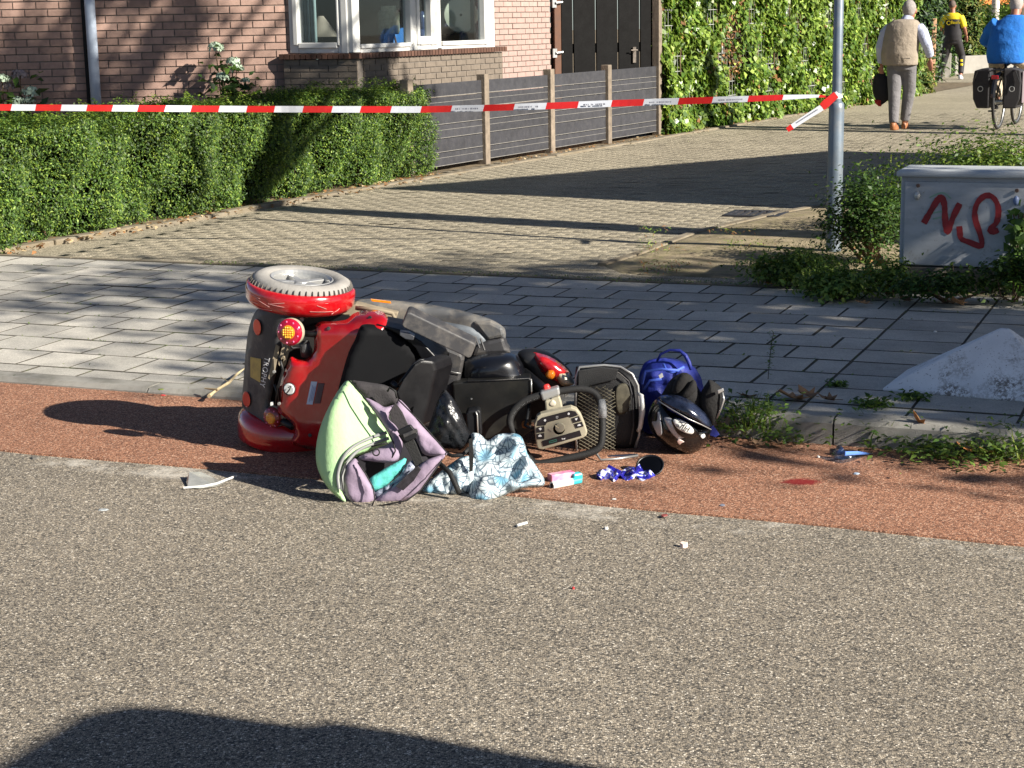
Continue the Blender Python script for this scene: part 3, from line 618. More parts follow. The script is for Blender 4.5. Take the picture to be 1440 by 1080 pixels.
# dry leaves and clippings under the hedge and the ivy
n = 520; q = rng.uniform(0, HLn, n); Pd = HA + hd * q[:, None] + hn * rng.normal(.16, .09, n)[:, None] + ZV * .07
q = rng.uniform(4.7, 16, 900); Pd2 = FENCE0 + DD * q[:, None] + PD * np.abs(rng.normal(.18, .12, 900))[:, None] + ZV * .075
q = rng.uniform(0, 4.6, 130); Pd3 = FENCE0 + DD * q[:, None] + PD * rng.uniform(.06, .3, 130)[:, None] + ZV * .07
Pd = np.concatenate([Pd, Pd2, Pd3]); o = leaves('leaf_litter', Pd, np.tile(ZV, (len(Pd), 1)), .05, [m_dry, leafmat('pale_litter', lin(190, 168, 132), .2, .8)], aspect=.6, jit=.5, kind='stuff')
tag(o, 'dry leaves and clippings scattered under the hedge and ivy', 'leaf litter')

# ivy over a wire fence
IV0 = FENCE0 + DD * 4.72; idr = np.array([.4985, .867, 0]); IL = 11.2; ipn = np.array([idr[1], -idr[0], 0])
wf = thing('wire_fence', 'galvanised wire mesh fence overgrown by ivy beside the side street', 'fence', IV0)
for q in (2.1, 4.6, 7.1, 9.6):
    mb = MB(); mb.tube([IV0 + idr * q + ZV * 0, IV0 + idr * q + ZV * 2.1], .028, 8); mb.obj('post', m_steel, wf, smooth=True)
for i in range(4):
    mb = MB(); x0 = .1 + 2.5 * i
    for k in range(25): mb.box(IV0 + idr * (x0 + .1 * k) + ipn * .04 + ZV * 1.05, (.006, .006, 2.0), (idr, ipn, ZV))
    for k in range(11): mb.box(IV0 + idr * (x0 + 1.2) + ipn * .046 + ZV * (.06 + .2 * k), (2.45, .008, .008), (idr, ipn, ZV))
    mb.obj('wire_panel', M('wire', lin(200, 200, 196), .4, metal=.5) if i == 0 else bpy.data.materials['wire'], wf)
ivy = thing('ivy', 'dense sunlit ivy covering the wire fence beyond the dark board fence', 'ivy', IV0)
mb = MB(); mb.box(IV0 + idr * IL / 2 - ipn * .16 + ZV * 1.1, (IL, .06, 2.2), (idr, ipn, ZV)); mb.obj('dark_core', m_core, ivy)  # dark sheet behind the ivy leaves, shade put into its colour
n = 62000; q = IL * rng.uniform(0, 1, n) ** 1.15; z = rng.uniform(.02, 2.35, n)
bare = np.exp(-(((q - 2.35) / .35) ** 2)) * (z > .55) * .9 + np.exp(-(((q - 2.95) / .3) ** 2 + ((z - 1.1) / .35) ** 2)) * .8 + np.exp(-(((q - 4.0) / .35) ** 2 + ((z - 1.0) / .3) ** 2)) * .7 + np.exp(-(((q - 2.2) / .15) ** 2 + ((z - .3) / .3) ** 2)) * .8
keep = rng.uniform(0, 1, n) > bare; q, z = q[keep], z[keep]; n = len(q)
d = .1 + .07 * np.sin(q * 4 + z * 3) + .05 * np.sin(q * 9 - z * 6) + .03 * np.sin(z * 11) - np.abs(rng.normal(0, .06, n)) + .06 * (z < .3)
P = IV0 + idr * q[:, None] + ipn * d[:, None] + ZV * z[:, None]
leaves('foliage', P, np.tile(ipn, (n, 1)), .085, [m_i1, m_i2, m_i3, m_dry], ivy, aspect=.85, jit=.75, up=.35, drop=1.0, w=[.34, .46, .185, .015], kind='stuff')
n = 700; q = rng.normal(2.35, .25, n); z = rng.uniform(.7, 2.1, n); P = IV0 + idr * q[:, None] + ipn * rng.uniform(-.02, .1, n)[:, None] + ZV * z[:, None]
leaves('dead_leaves', P, np.tile(ipn, (n, 1)), .06, [m_dry, leafmat('brown_leaf', lin(96, 72, 52), .1, .8)], ivy, aspect=.6, drop=1, kind='stuff')
mb = MB()
for i in range(22):
    q = random.uniform(.2, IL - .5); p = IV0 + idr * q + ipn * .05; pts = [p]
    for k in range(6): p = p + ZV * .33 + idr * random.uniform(-.14, .14); pts.append(p)
    mb.tube(pts, [.014 - .0015 * k for k in range(7)], 5)
mb.obj('stem', m_twig, ivy, kind='stuff')

def shrub(name, label, cat, c, r, n, L, mats, w=None, aspect=.55, stems=6, shell=.55, clump=28, group=None, drop=0, top=None, k=None):
    t = thing(name, label, cat, c, group); c = np.array(c, float); r = np.array(r, float)
    v = unit(rng.normal(0, 1, (clump, 3))); v[:, 2] = np.abs(v[:, 2]) * 1.0 - .15; cc = c + ZV * r[2] * .45 + v * r * rng.uniform(.45, .95, (clump, 1)) * np.array([1, 1, .75])
    i = rng.integers(0, clump, n); P = cc[i] + rng.normal(0, .3, (n, 3)) * r * .62
    P[:, 2] = np.maximum(P[:, 2], c[2] + .01); N_ = unit(P - c + np.array([0, 0, .1]))
    leaves('foliage', P, N_, L, mats, t, aspect=aspect, w=w, kind='stuff', drop=drop)
    mb = MB()
    for j in range(stems):
        e = cc[rng.integers(0, clump)]; b = c + np.array([*rng.uniform(-.12, .12, 2) * r[:2], 0]); m_ = (b + e) / 2 + rng.normal(0, .06, 3) * r
        mb.tube([b, m_, e], [max(.006, .02 * r[2]), max(.005, .014 * r[2]), .004], 6)
    mb.obj('stem', m_twig, t, kind='stuff'); return t
m_h1 = leafmat('hydrangea_leaf', lin(52, 78, 36), .25); m_fl = M('pale_floret', lin(172, 190, 166), .8, var=.15, vs=40); m_fd = M('faded_floret', lin(150, 136, 134), .9, var=.2, vs=40)
def hydrangea(label, base, heads, leafn):
    t = thing('hydrangea', label, 'shrub', base, 'hydrangeas in front of the house wall'); base = np.array(base, float)
    P = []; mb = MB()
    for (hp, r, faded) in heads:
        hp = np.array(hp); mb.tube([base + rng.normal(0, .05, 3) * [1, 1, 0], (base + hp) / 2 + rng.normal(0, .03, 3), hp], [.009, .007, .005], 6)
        P.append(hp - (hp - base) * rng.uniform(.05, .8, (leafn, 1)) + rng.normal(0, .09, (leafn, 3)))
        v = unit(rng.normal(0, 1, (170, 3))); v[:, 2] = np.abs(v[:, 2]) * .8 - .1
        leaves('flower_head', hp + v * r * rng.uniform(.75, 1, (170, 1)), v, r * .36, [m_fd if faded else m_fl], t, aspect=.95, jit=.3, up=0, kind='stuff')
    P = np.concatenate(P); leaves('foliage', P, np.tile([0, -.5, .6], (len(P), 1)), .11, [m_h1, m_y2], t, aspect=.55, jit=.7, kind='stuff'); mb.obj('stem', m_twig, t, kind='stuff')
def onwall(px, py, off): q, z = VPL(px, py, LW0 - LN * off, -LD); return LW0 - LN * off - LD * q + ZV * z
b = onwall(322, 150, .25); b[2] = .06
hydrangea('hydrangea with four pale green flower heads against the sunlit house wall', b, [(onwall(303, 68, .3), .085, 0), (onwall(328, 88, .35), .075, 0), (onwall(333, 98, .38), .075, 0), (onwall(313, 109, .4), .075, 0), (onwall(345, 114, .3), .05, 0)], 70)
b = onwall(20, 160, .25); b[2] = .06
hydrangea('hydrangea with one greyish faded flower head left of the downpipe', b, [(onwall(28, 107, .3), .09, 1), (onwall(43, 131, .4), .09, 0), (onwall(3, 112, .4), .08, 0), (onwall(10, 122, .3), .08, 1), (onwall(26, 145, .42), .08, 0), (onwall(41, 142, .45), .06, 0)], 50)

# shrubs and weeds round the cabinet
m_w1 = leafmat('weed_dark', lin(70, 98, 46), .4); m_w2 = leafmat('weed_mid', lin(106, 132, 60), .4); m_w3 = leafmat('weed_light', lin(132, 148, 70), .35); m_br = M('dark_stem', lin(70, 62, 44), .9)
c = G(1222, 372, .07); shrub('cotoneaster_bush', 'dark leafy bush between the lamp post and the grey cabinet', 'bush', c, (.3, .26, .47), 6200, .03, [m_y1, m_w1, m_w2], [.5, .35, .15], clump=70, stems=18)
c = G(1400, 330, .06); c[2] = .06; shrub('spiraea_bush', 'sunlit yellowish green bush growing behind the graffiti cabinet', 'bush', c, (.85, .55, .56), 19000, .032, [m_w1, m_w2, m_w3], [.3, .4, .3], clump=90, stems=26)
c = G(1120, 398, .075); shrub('weed_clump', 'low sunlit weeds spilling onto the tiles left of the cabinet', 'weeds', c, (.3, .16, .16), 1700, .036, [m_w1, m_w2, m_w3], [.3, .45, .25], clump=50)
c = G(1178, 420, .07); shrub('weed_clump', 'bright green weeds at the tile edge in front of the lamp post', 'weeds', c, (.26, .14, .13), 1500, .034, [m_w1, m_w2, m_w3], [.25, .5, .25], clump=44)
c = G(1330, 425, .08); shrub('weed_clump', 'dark shaded weeds along the foot of the grey cabinet', 'weeds', c, (.36, .12, .13), 1500, .034, [m_w1, m_y1, m_w2], [.5, .3, .2], clump=44)
c = G(1425, 425, .08); shrub('weed_clump', 'shaded weeds at the right-hand foot of the grey cabinet', 'weeds', c, (.26, .14, .22), 1400, .036, [m_w1, m_y1, m_w2], [.5, .3, .2], clump=40)
c = G(1252, 415, .08); shrub('weed_clump', 'small fresh weeds by the orange dry leaves beside the cabinet', 'weeds', c, (.14, .1, .17), 700, .034, [m_w1, m_w2, m_w3], [.3, .4, .3], clump=26)
def bladeweed(label, px, py, z, n, h, spread, lobed=0, group='weeds along the kerb'):
    c = G(px, py, z); t = thing('weed', label, 'weed', c, group); mb = MB()
    for i in range(n):
        a = random.uniform(0, 2 * math.pi); e = np.array([math.cos(a), math.sin(a), 0]); l = h * random.uniform(.5, 1.1); b = c + np.array([*rng.normal(0, spread * .3, 2), 0])
        bend = random.uniform(.3, 1.0); w = np.cross(e, ZV) * random.uniform(.002, .0042)
        pts = [b + e * spread * bend * u * u + ZV * l * (u - .35 * bend * u * u) for u in (0, .35, .7, 1)]
        v = []
        for k, p in enumerate(pts): v += [p - w * (1 - k / 3.2), p + w * (1 - k / 3.2)]
        mb.add(v, [(2 * k, 2 * k + 1, 2 * k + 3, 2 * k + 2) for k in range(3)], random.randrange(3))
    mb.obj('blades', [m_w1, m_w2, m_w3], t, kind='stuff')
    if lobed:
        P = c + rng.normal(0, 1, (lobed, 3)) * [spread * .55, spread * .5, h * .22] + ZV * h * .3; P[:, 2] = np.maximum(P[:, 2], z + .01)
        leaves('foliage', P, np.tile(ZV, (lobed, 1)), .03, [m_w1, m_w2], t, aspect=.5, kind='stuff')
bladeweed('large tuft of weeds on the kerb just right of the black helmet', 1058, 600, .05, 90, .16, .15, 420)
bladeweed('flat tuft of weeds in the tile joint left of the pyramid block', 1226, 572, .1, 12, .04, .06, 160)
bladeweed('weeds on the front edge of the pavement before the pyramid block', 1284, 562, .1, 4, .03, .06, 110)
bladeweed('tuft of grass and dry stalks at the foot of the kerb below the pyramid', 1238, 618, .01, 110, .14, .2, 360)
bladeweed('broad weeds at the foot of the kerb at the right edge', 1415, 640, .01, 90, .14, .2, 700)
bladeweed('small seedling in the tile joint far left of the pyramid', 1178, 545, .09, 8, .03, .04, 60)
bladeweed('weeds at the foot of the kerb between helmet and fallen leaves', 1110, 614, .01, 60, .08, .2, 260)
bladeweed('weeds at the foot of the kerb right of the broken cup', 1320, 640, .01, 60, .08, .2, 320)
c = G(1080, 535, .09); t = thing('weed', 'single tall thin sprig rising from the tiles beside the helmet', 'weed', c, 'weeds along the kerb')
mb = MB(); pts = [c, c + ZV * .07 + RD * .004, c + ZV * .15 + RD * .012, c + ZV * .2 + RD * .02]; mb.tube(pts, .0016, 5); mb.obj('stem', m_br, t)
P = np.array([pts[0] + (pts[3] - pts[0]) * u for u in rng.uniform(.1, 1, 60)]) + rng.normal(0, .008, (60, 3)); leaves('foliage', P, np.tile(ZV, (60, 1)), .016, [m_w1, m_w2], t, kind='stuff')
bladeweed('tall sunlit grass and weeds left of the lamp post foot', 1128, 398, .08, 190, .3, .22, 500, 'tall weeds round the lamp post')
bladeweed('tall fresh weeds right in front of the lamp post foot', 1172, 412, .08, 190, .24, .2, 500, 'tall weeds round the lamp post')
bladeweed('loose tall grass at the corner of verge and tiles', 1085, 396, .08, 90, .17, .2, 200, 'tall weeds round the lamp post')
bladeweed('tuft of tall weeds between bush and cabinet corner', 1242, 408, .08, 90, .26, .16, 260, 'tall weeds round the lamp post')
# moss and grass in the joints
P = []
for i in range(1500): P.append(ST(random.uniform(-6, 0), 9.47 + rng.normal(0, .03), .068))
for o in TILES:
    if random.random() < .42:
        for i in range(7): P.append(np.array(o.location) + RD * random.uniform(-.15, .15) + ND * .15 * random.choice((-1, 1)) + ZV * .001)
P = np.array(P); o = leaves('joint_moss', P, np.tile(ZV, (len(P), 1)), .014, [m_w1, m_w2, m_w3], aspect=.5, kind='stuff'); tag(o, 'moss and tiny grass in the joints of the paving', 'moss')
n = 3600; u = rng.uniform(0, 1, (n, 2)); P = np.array([G(900 + 330 * a, 318 + 74 * b, .12) for a, b in u]); P = P[(np.sin(P[:, 0] * 9) + np.sin(P[:, 1] * 7) + rng.normal(0, .4, n)) > .6]
o = leaves('verge_grass', P, np.tile(ZV, (len(P), 1)), .035, [m_w2, m_w3, m_dry], aspect=.22, kind='stuff'); tag(o, 'sparse short grass and moss on the earth verge', 'grass')

# ------------------------------------------------------------------ trees: two street trees at the right, greenery at the end of the street
m_bark = M('bark', lin(112, 100, 84), .9, var=.3, vs=6, bump=.6, bs=18); m_t1 = leafmat('tree_leaf', lin(62, 88, 36), .3); m_t2 = leafmat('tree_leaf_light', lin(96, 118, 48), .35)
def tree(name, label, base, h0, crown, rad, nleaf, tr=.2, L=.13, group='street trees', mats=None, clumps=70, lean=(0, 0), std=.255, extra=()):
    t = thing(name, label, 'tree', base, group); base = np.array(base, float); cc = np.array(crown, float); r = np.array(rad, float)
    mb = MB(); top = base * [1, 1, 0] + ZV * h0 + np.array([*lean, 0]); mb.tube([base, base + (top - base) * .4 + np.array([.03, 0, 0]), top, cc + ZV * r[2] * .3], [tr * 1.2, tr, tr * .85, tr * .25], 12)
    v = unit(rng.normal(0, 1, (clumps, 3))); C_ = cc + v * r * rng.uniform(.3, 1, (clumps, 1)) ** .6
    for k in range(14): e = C_[k]; mb.tube([top + (cc - top) * random.uniform(0, .6), (top + e) / 2 + ZV * .25, e], [tr * .35, tr * .2, .02], 6)
    mb.obj('trunk', m_bark, t, smooth=True)
    i = rng.integers(0, clumps, nleaf); P = C_[i] + rng.normal(0, std, (nleaf, 3)) * r ** .5
    for (ec, er, en) in extra: P = np.concatenate([P, np.array(ec) + rng.normal(0, .45, (en, 3)) * np.array(er)]); mb = MB(); mb.tube([top, (top + np.array(ec)) / 2 + ZV * .3, np.array(ec)], [tr * .5, tr * .35, .02], 6); mb.obj('shade_limb', m_bark, t)
    leaves('crown', P, unit(P - cc + [0, 0, .5]), L, mats or [m_t1, m_t2], t, aspect=.8, jit=1, kind='stuff'); return t
S2 = np.array([math.cos(R(SUN_AZ)), -math.sin(R(SUN_AZ)), 0]); TEL = 1 / math.tan(R(SUN_EL))
def caster(shadow, h): p = np.array([shadow[0], shadow[1], 0]) + S2 * h * TEL; p[2] = h; return p      # where something h metres up must stand to throw this shadow
# tree A: trunk throws the narrow bar across the side street, crown dapples hedge and house
pA = np.array([1.405, 12.14, 0]) + S2 * 5.6; pA[2] = 0
tree('street_tree', 'broad street tree standing out of frame beside the side street', pA, 5.2, (7.0, 11.3, 8.35), (2.7, 2.7, 1.25), 4400, .22, .17, clumps=30, std=.115)
# tree B: low crown over the pavement, shades the tiles behind the scooter; extra limb added to shade the kerb
cB = caster((.7, 8.32), 5.0); tree('street_tree', 'low street tree standing out of frame at the pavement edge', (cB[0], cB[1], 0), 3.2, cB, (2.0, 1.62, 2.1), 8500, .16, .15, clumps=60, extra=[(caster((2.15, 6.5), 4.0), (.6, .4, .6), 1300)])
# tree C: slim, high crowned; its trunk shadow lies at the walking man's feet
pC = np.array([5.9, 21.75, 0]) + S2 * 4.6; pC[2] = 0
tree('street_tree', 'slim high crowned tree out of frame beyond the cyclist', pC, 6.8, (pC[0], pC[1], 8.6), (1.5, 1.5, 1.6), 2600, .15, .16, clumps=40)
# unseen house added right of the side street, shaped to throw the wedge shadow
bD = np.array([2.42, 13.5, 0]) + S2 * 4.3; hD = 4.62
t = thing('caster_house', 'unseen added brick house with a sloping roof, shaped to cast the wedge shadow', 'house', bD); dn = np.array([.4765, .879, 0]); mb = MB()
prof = [bD, bD + dn * 5.6, bD + dn * 5.6 + ZV * 3.2, bD + ZV * hD]; mb.add(prof + [p + PD * 6 for p in prof], [(0, 1, 2, 3), (7, 6, 5, 4), (0, 4, 5, 1), (1, 5, 6, 2), (3, 7, 4, 0), (2, 6, 7, 3)]); mb.obj('wall', m_brick, t)
mb = MB(); a = bD + ZV * hD; b2 = bD + dn * 5.6 + ZV * 3.2; mb.add([a + ZV * .02, b2 + ZV * .02, b2 + PD * 6 + ZV * .02, a + PD * 6 + ZV * .02, a + ZV * .14, b2 + ZV * .14, b2 + PD * 6 + ZV * .14, a + PD * 6 + ZV * .14], [(0, 1, 2, 3), (7, 6, 5, 4), (0, 4, 5, 1), (1, 5, 6, 2), (2, 6, 7, 3), (3, 7, 4, 0)]); mb.obj('roof', M('roof_tiles_dark', lin(80, 60, 52), .8), t)
mb = MB(); mb.box(bD + dn * 2.6 - PD * .03 + ZV * 1.5, (.06, 1.2, 1.2), (PD, dn, ZV)); mb.obj('window', m_white, t)
# unseen van added for the foreground shadow; its roof outline follows that shadow
def van(label):
    hv = 2.35; ax = RD; sd = -ND; rim = [(-70, 1110), (0, 1076), (55, 1041), (115, 1006), (180, 993), (240, 995), (330, 1008), (430, 1021), (480, 1016), (560, 1028), (700, 1055), (860, 1080), (1300, 1165)]
    P = [caster(G(x, y, 0), hv) for x, y in rim]; o = P[3] * [1, 1, 0]; t = thing('caster_van', label, 'van', o + ax * 2 + sd * .9); far = P[-1] + ax * 1.6 - ND * .2; P += [far, far + sd * 1.7, P[0] + sd * 1.75]
    m_car = M('van_paint', lin(170, 174, 178), .3, coat=.8, var=.05); mb = MB(); c0_ = sum(P) / len(P)
    mb.loft([[c0_ * [1, 1, 0] + (p - c0_) * [k, k, 0] + ZV * z for p in P] for z, k in ((.3, .97), (.6, .985), (1.5, .985), (2.1, .985), (2.3, .992), (hv, 1), (hv + .02, .97))])
    mb.obj('body', m_car, t, smooth=True)
    for x in (.9, 4.2):
        for y in (.05, 1.75): mb = MB(); c = o + ax * x + sd * y + ZV * .34; mb.tube([c - sd * .11, c + sd * .11], .34, 24); mb.obj('wheel', m_dark, t)
    for y in (-.02, 1.82): mb = MB(); mb.box(o + ax * 3.3 + sd * y + ZV * 1.6, (.9, .03, .5), (ax, sd, ZV)); mb.obj('window', m_dark, t)
van('pale van added out of frame, shaped to cast the foreground shadow')

# greenery and houses at the far end of the side street
m_c1 = leafmat('conifer_dark', lin(40, 62, 34), .15); m_c2 = leafmat('conifer_green', lin(78, 104, 44), .2); m_c3 = leafmat('conifer_gold', lin(120, 124, 62), .25)
def conifer(label, px, py, Y, h, r, mats, n, group='conifers behind the ivy'):
    b = W(px, py, Y); b[2] = .0; t = thing('conifer', label, 'tree', b, group)
    z = rng.uniform(.02, 1, n) ** 1.2; a = rng.uniform(0, 2 * math.pi, n); rr = r * np.minimum(1, (1.02 - z) * 2.2) ** .7 * (1 + .12 * np.sin(a * 5 + z * 20)) * rng.uniform(.72, 1, n)
    P = b + np.stack([rr * np.cos(a), rr * np.sin(a), z * h], 1); N_ = np.stack([np.cos(a), np.sin(a), .3 + 0 * a], 1)
    leaves('crown', P, N_, .13, mats, t, aspect=.3, up=.6, kind='stuff')
    mb = MB(); mb.tube([b, b + ZV * h * .9], [.09, .02], 8); mb.obj('trunk', m_bark, t)
    mb = MB(); mb.lathe([(.01, .05), (r * .72, .05), (r * .72, h * .5), (r * .3, h * .85), (.01, h * .95)], b, ZV, 14); mb.obj('dark_core', m_core, t)  # dark inner body, painted as shade within the crown
conifer('bushy bright conifer at the end of the ivy behind the walking man', 1281, 123, 33.5, 1.2, .4, [m_c2, m_c3], 3200)
conifer('rounded green conifer beside the yellow shirted man', 1303, 70, 42, 3.6, .72, [m_c2, m_c1], 6000)
conifer('dark conifer behind the walking man in the vest', 1262, 90, 38, 3.8, .95, [m_c1, m_c1, m_c2], 6500)
conifer('golden brown conifer just right of the yellow shirted man', 1357, 80, 45, 3.6, .42, [m_c3, m_c2], 3600)
for i, (px, Y, h, lab) in enumerate(((1180, 52, 4, 'tall dark conifer showing above the ivy at the left of the row'), (1225, 50, 4, 'tall dark conifer showing above the ivy at the right of the row'))): conifer(lab, px, 60, Y, h, 1.3, [m_c1, m_c2], 3000)
b = W(1379, 70, 46); b[2] = 0; shrub('laurel_bush', 'dark rounded laurel behind the low concrete wall', 'bush', b, (.75, .6, 1.35), 4200, .11, [m_y1, m_w1, m_i2], [.5, .35, .15], clump=60)
b = W(1410, 60, 50); b[2] = 0; shrub('laurel_bush', 'lighter green laurel at the end of the street behind the cyclist', 'bush', b, (1.3, .7, 1.75), 5200, .11, [m_w1, m_i2, m_w2], clump=60)
b = W(1448, 60, 52); b[2] = 0; shrub('laurel_bush', 'green laurel at the far right end of the street', 'bush', b, (1.3, .7, 1.9), 4200, .11, [m_w1, m_i2, m_w2], clump=60)
wl0 = W(1338, 83, 43.5); wl0[2] = .0; wl1 = W(1450, 70, 45.5); wl1[2] = .0; d = wl1 - wl0; l = np.linalg.norm(d); d /= l
mb = MB(); mb.box(wl0 + d * l / 2 + ZV * .2, (l, .25, .56), (d, np.cross(ZV, d), ZV)); o = mb.obj('low_wall', M('low_wall_concrete', lin(142, 138, 130), .9, var=.15, vs=3), bevel=.02); tag(o, 'low pale concrete wall across the end of the side street', 'wall')
mb = MB(); mb.box(W(1321, 90, 41.5) * [1, 1, 0] + ZV * .3, (.5, .3, .62), None); o = mb.obj('planter_block', bpy.data.materials['low_wall_concrete'], bevel=.02); tag(o, 'grey concrete block behind the legs of the yellow shirted man', 'block')
p = W(1312, 85, 37.5); mb = MB(); mb.box(p * [1, 1, 0] + ZV * .72, (.09, .09, 1.44)); o = mb.obj('wooden_post', M('pale_post_wood', lin(186, 146, 112), .8, var=.2, vs=20), bevel=.01); tag(o, 'pale wooden post between walking man and yellow shirted man', 'post')  # post in pale tan wood
# far house with an orange roof
b = W(1378, 20, 78); b[2] = 0; t = thing('far_house', 'distant white house with bright orange tiled roof at street end', 'house', b); mb = MB(); mb.box(b + ZV * .7, (3.0, 3, 2.3)); mb.obj('wall', M('far_wall', lin(196, 190, 180), .9), t)
mb = MB(); e = b + ZV * 1.85; mb.add([e + np.array(q) for q in ((-1.9, -2, 0), (1.9, -2, 0), (1.9, 2, 0), (-1.9, 2, 0), (-1.4, 0, 2.2), (1.4, 0, 2.2))], [(0, 1, 5, 4), (1, 2, 5), (2, 3, 4, 5), (3, 0, 4), (3, 2, 1, 0)]); mb.obj('roof', M('orange_tiles', lin(226, 130, 66), .8, var=.15, vs=4), t)
mb = MB(); mb.box(b + np.array([-.6, -1.52, .95]), (.9, .05, 1.0)); mb.obj('window', m_white, t)
mb = MB(); mb.box(b + np.array([.8, -1.52, 1.2]), (.9, .05, 1.0)); mb.obj('window', m_dark, t)
p = W(1398, 60, 49); p[2] = 0; mb = MB(); mb.tube([p, p + ZV * 4], .11, 14); o = mb.obj('pale_pole', M('pale_pole', lin(214, 208, 196), .7), smooth=True); tag(o, 'pale grey pole beside the far orange roof', 'pole')
p = W(1434, 60, 48); p[2] = 0; tree('far_tree', 'brown trunked tree at the far right end of the street', p, 3.6, (p[0], p[1], 5.2), (2, 2, 1.6), 1800, .2, .2, group=None, clumps=30)
p = W(1363, 60, 58); p[2] = 0; t = thing('far_car', 'dark blue car roof glimpsed above the laurel', 'car', p); mb = MB()
mb.loft([[p + np.array([x, y, z]) for y in (-.8, .8)] + [p + np.array([x, y, z2]) for y in (.6, -.6)] for x, z, z2 in ((-1.2, .5, .9), (-.8, .4, 1.42), (.6, .4, 1.45), (1.3, .4, .95), (2.0, .5, .8))]); mb.obj('body', M('far_car_paint', lin(36, 48, 84), .3, coat=.7), t, bevel=.06)
for x in (-.6, 1.2): mb = MB(); mb.tube([p + np.array([x, -.8, .3]), p + np.array([x, -.6, .3])], .3, 16); mb.obj('wheel', m_dark, t)
# wood of trees closing the view beyond everything
for i, px in enumerate((1130, 1200, 1270, 1340, 1410, 1480, 1620, 1780, 1960, 2160)):
    p = W(px, 40, 95); p[2] = 0; tree('far_tree', ('leftmost', 'second', 'third', 'fourth', 'fifth', 'sixth', 'seventh', 'eighth', 'ninth', 'rightmost')[i] + ' dark tree from the left closing the view beyond the street', p, 1.5, (p[0], p[1], 4.5), (3.4, 3, 4.2), 2600, .25, .35, group='trees closing the view beyond the street', mats=[m_c1, m_t1], clumps=60)

# ------------------------------------------------------------------ lamp post and barrier tape
m_post = M('painted_grey_steel', lin(112, 124, 136), .4, metal=.3, var=.14, vs=7, dirt=.3, dcol=lin(150, 146, 140), ds=12)
lp = G(1172, 356, .07); lp[2] = .0; post = thing('lamp_post', 'grey steel lamp post with a thicker foot holding the barrier tape', 'lamp post', lp)
zs = W(1172, 146, lp[1])[2]; mb = MB(); mb.lathe([(.049, 0), (.0485, zs - .03), (.046, zs), (.036, zs + .012), (.031, zs + .014)], lp, ZV, 28); mb.obj('foot', m_post, post, smooth=True)
mb = MB(); mb.lathe([(.031, zs + .01), (.029, 3.9), (.001, 3.9)], lp, ZV, 24); mb.obj('shaft', m_post, post, smooth=True)
mb = MB(); mb.lathe([(.001, 3.88), (.06, 3.9), (.13, 4.0), (.12, 4.3), (.2, 4.32), (.05, 4.42), (.001, 4.44)], lp, ZV, 24); mb.obj('lantern', m_white, post, smooth=True)
m_tr = M('tape_red', lin(190, 36, 34), .35, var=.06); m_tw = M('tape_white', lin(200, 203, 210), .35, var=.03); m_ink = M('ink', lin(96, 98, 110), .6)
tape = thing('barrier_tape', 'red and white striped barrier tape stretched across to the lamp post', 'barrier tape', lp + ZV * zs)
bx = [-516, -478, -440, -402, -364, -326, -288, -250, -212, -174, -136, -98, -60, -22, 16, 50, 86, 122, 158, 194, 232, 269, 308, 347, 386, 426, 467, 507, 550, 592, 635, 680, 723, 768, 813, 860, 905, 954, 1002, 1052, 1101, 1152, 1166]
cy = lambda x: np.interp(x, [-60, 0, 360, 590, 680, 770, 860, 935, 1040, 1100, 1150, 1168], [150.5, 151, 153.5, 154, 152, 149, 145.5, 143, 139.5, 137, 135, 136])
sp_ = W(-518, 180, 11.3); mb = MB(); mb.tube([np.array([sp_[0], sp_[1], 0]), np.array([sp_[0], sp_[1], 2.3])], .03, 16); o = mb.obj('sign_post', m_post, smooth=True); tag(o, 'grey steel post out of frame holding the left end of the tape', 'post')
hw = lambda x: np.interp(x, [-60, 600, 1000, 1090, 1140, 1168], [4.5, 4.6, 4.7, 4.0, 2.4, 1.2]); ty = lambda x: np.interp(x, [-60, 400, 1168], [11.25, 11.5, lp[1]])
mb = MB()
for i, (a, b2) in enumerate(zip(bx, bx[1:])):
    xs = [a + (b2 - a) * k / 4 for k in range(5)]; v = []
    for k, x in enumerate(xs):
        sl_ = 2.5 if 0 < k < 5 and k in (0, 4) else 0; tw = .006 * math.sin(x * .021)
        v += [W(x - (1.2 if k in (0, 4) else 0), cy(x) + hw(x), ty(x)) + np.array([0, tw, 0]), W(x + (1.2 if k in (0, 4) else 0), cy(x) - hw(x), ty(x)) - np.array([0, tw, 0])]
    mb.add(v, [(2 * k, 2 * k + 2, 2 * k + 3, 2 * k + 1) for k in range(4)], 1 if i % 2 == 0 else 0)
# stripes alternate; the first piece in view at the left edge is white
mb.obj('band', [m_tr, m_tw], tape, solid=.0006)
mb = MB(); yq = lp[1] - .045                                       # loop round the post and the loose end
mb.lathe([(.0345, -.018), (.0345, .03)], lp + ZV * (zs + .045), ZV + RD * -.35, 24, m=1); mb.obj('knot_wrap', [m_tr, m_tw], tape, solid=.001)
mb = MB()
for (p0, p1, w0, w1, mm) in (((1176, 133), (1160, 147), 5, 6, 0), ((1160, 147), (1156, 151), 6, 5, 0), ((1156, 151), (1137, 163), 4.5, 4, 1), ((1137, 163), (1114, 178), 4, 3.6, 1), ((1114, 178), (1107, 183), 4.2, 3.2, 0)):
    dx, dy = p1[0] - p0[0], p1[1] - p0[1]; l = math.hypot(dx, dy); nx, ny = -dy / l, dx / l
    mb.add([W(p0[0] + nx * w0, p0[1] + ny * w0, yq), W(p1[0] + nx * w1, p1[1] + ny * w1, yq), W(p1[0] - nx * w1, p1[1] - ny * w1, yq), W(p0[0] - nx * w0, p0[1] - ny * w0, yq)], [(0, 1, 2, 3)], mm)
mb.obj('loose_end', [m_tr, m_tw], tape, solid=.0006)
mb = MB(); pr_ = random.Random(5)             # the printing on the white pieces, too small to read in the photograph
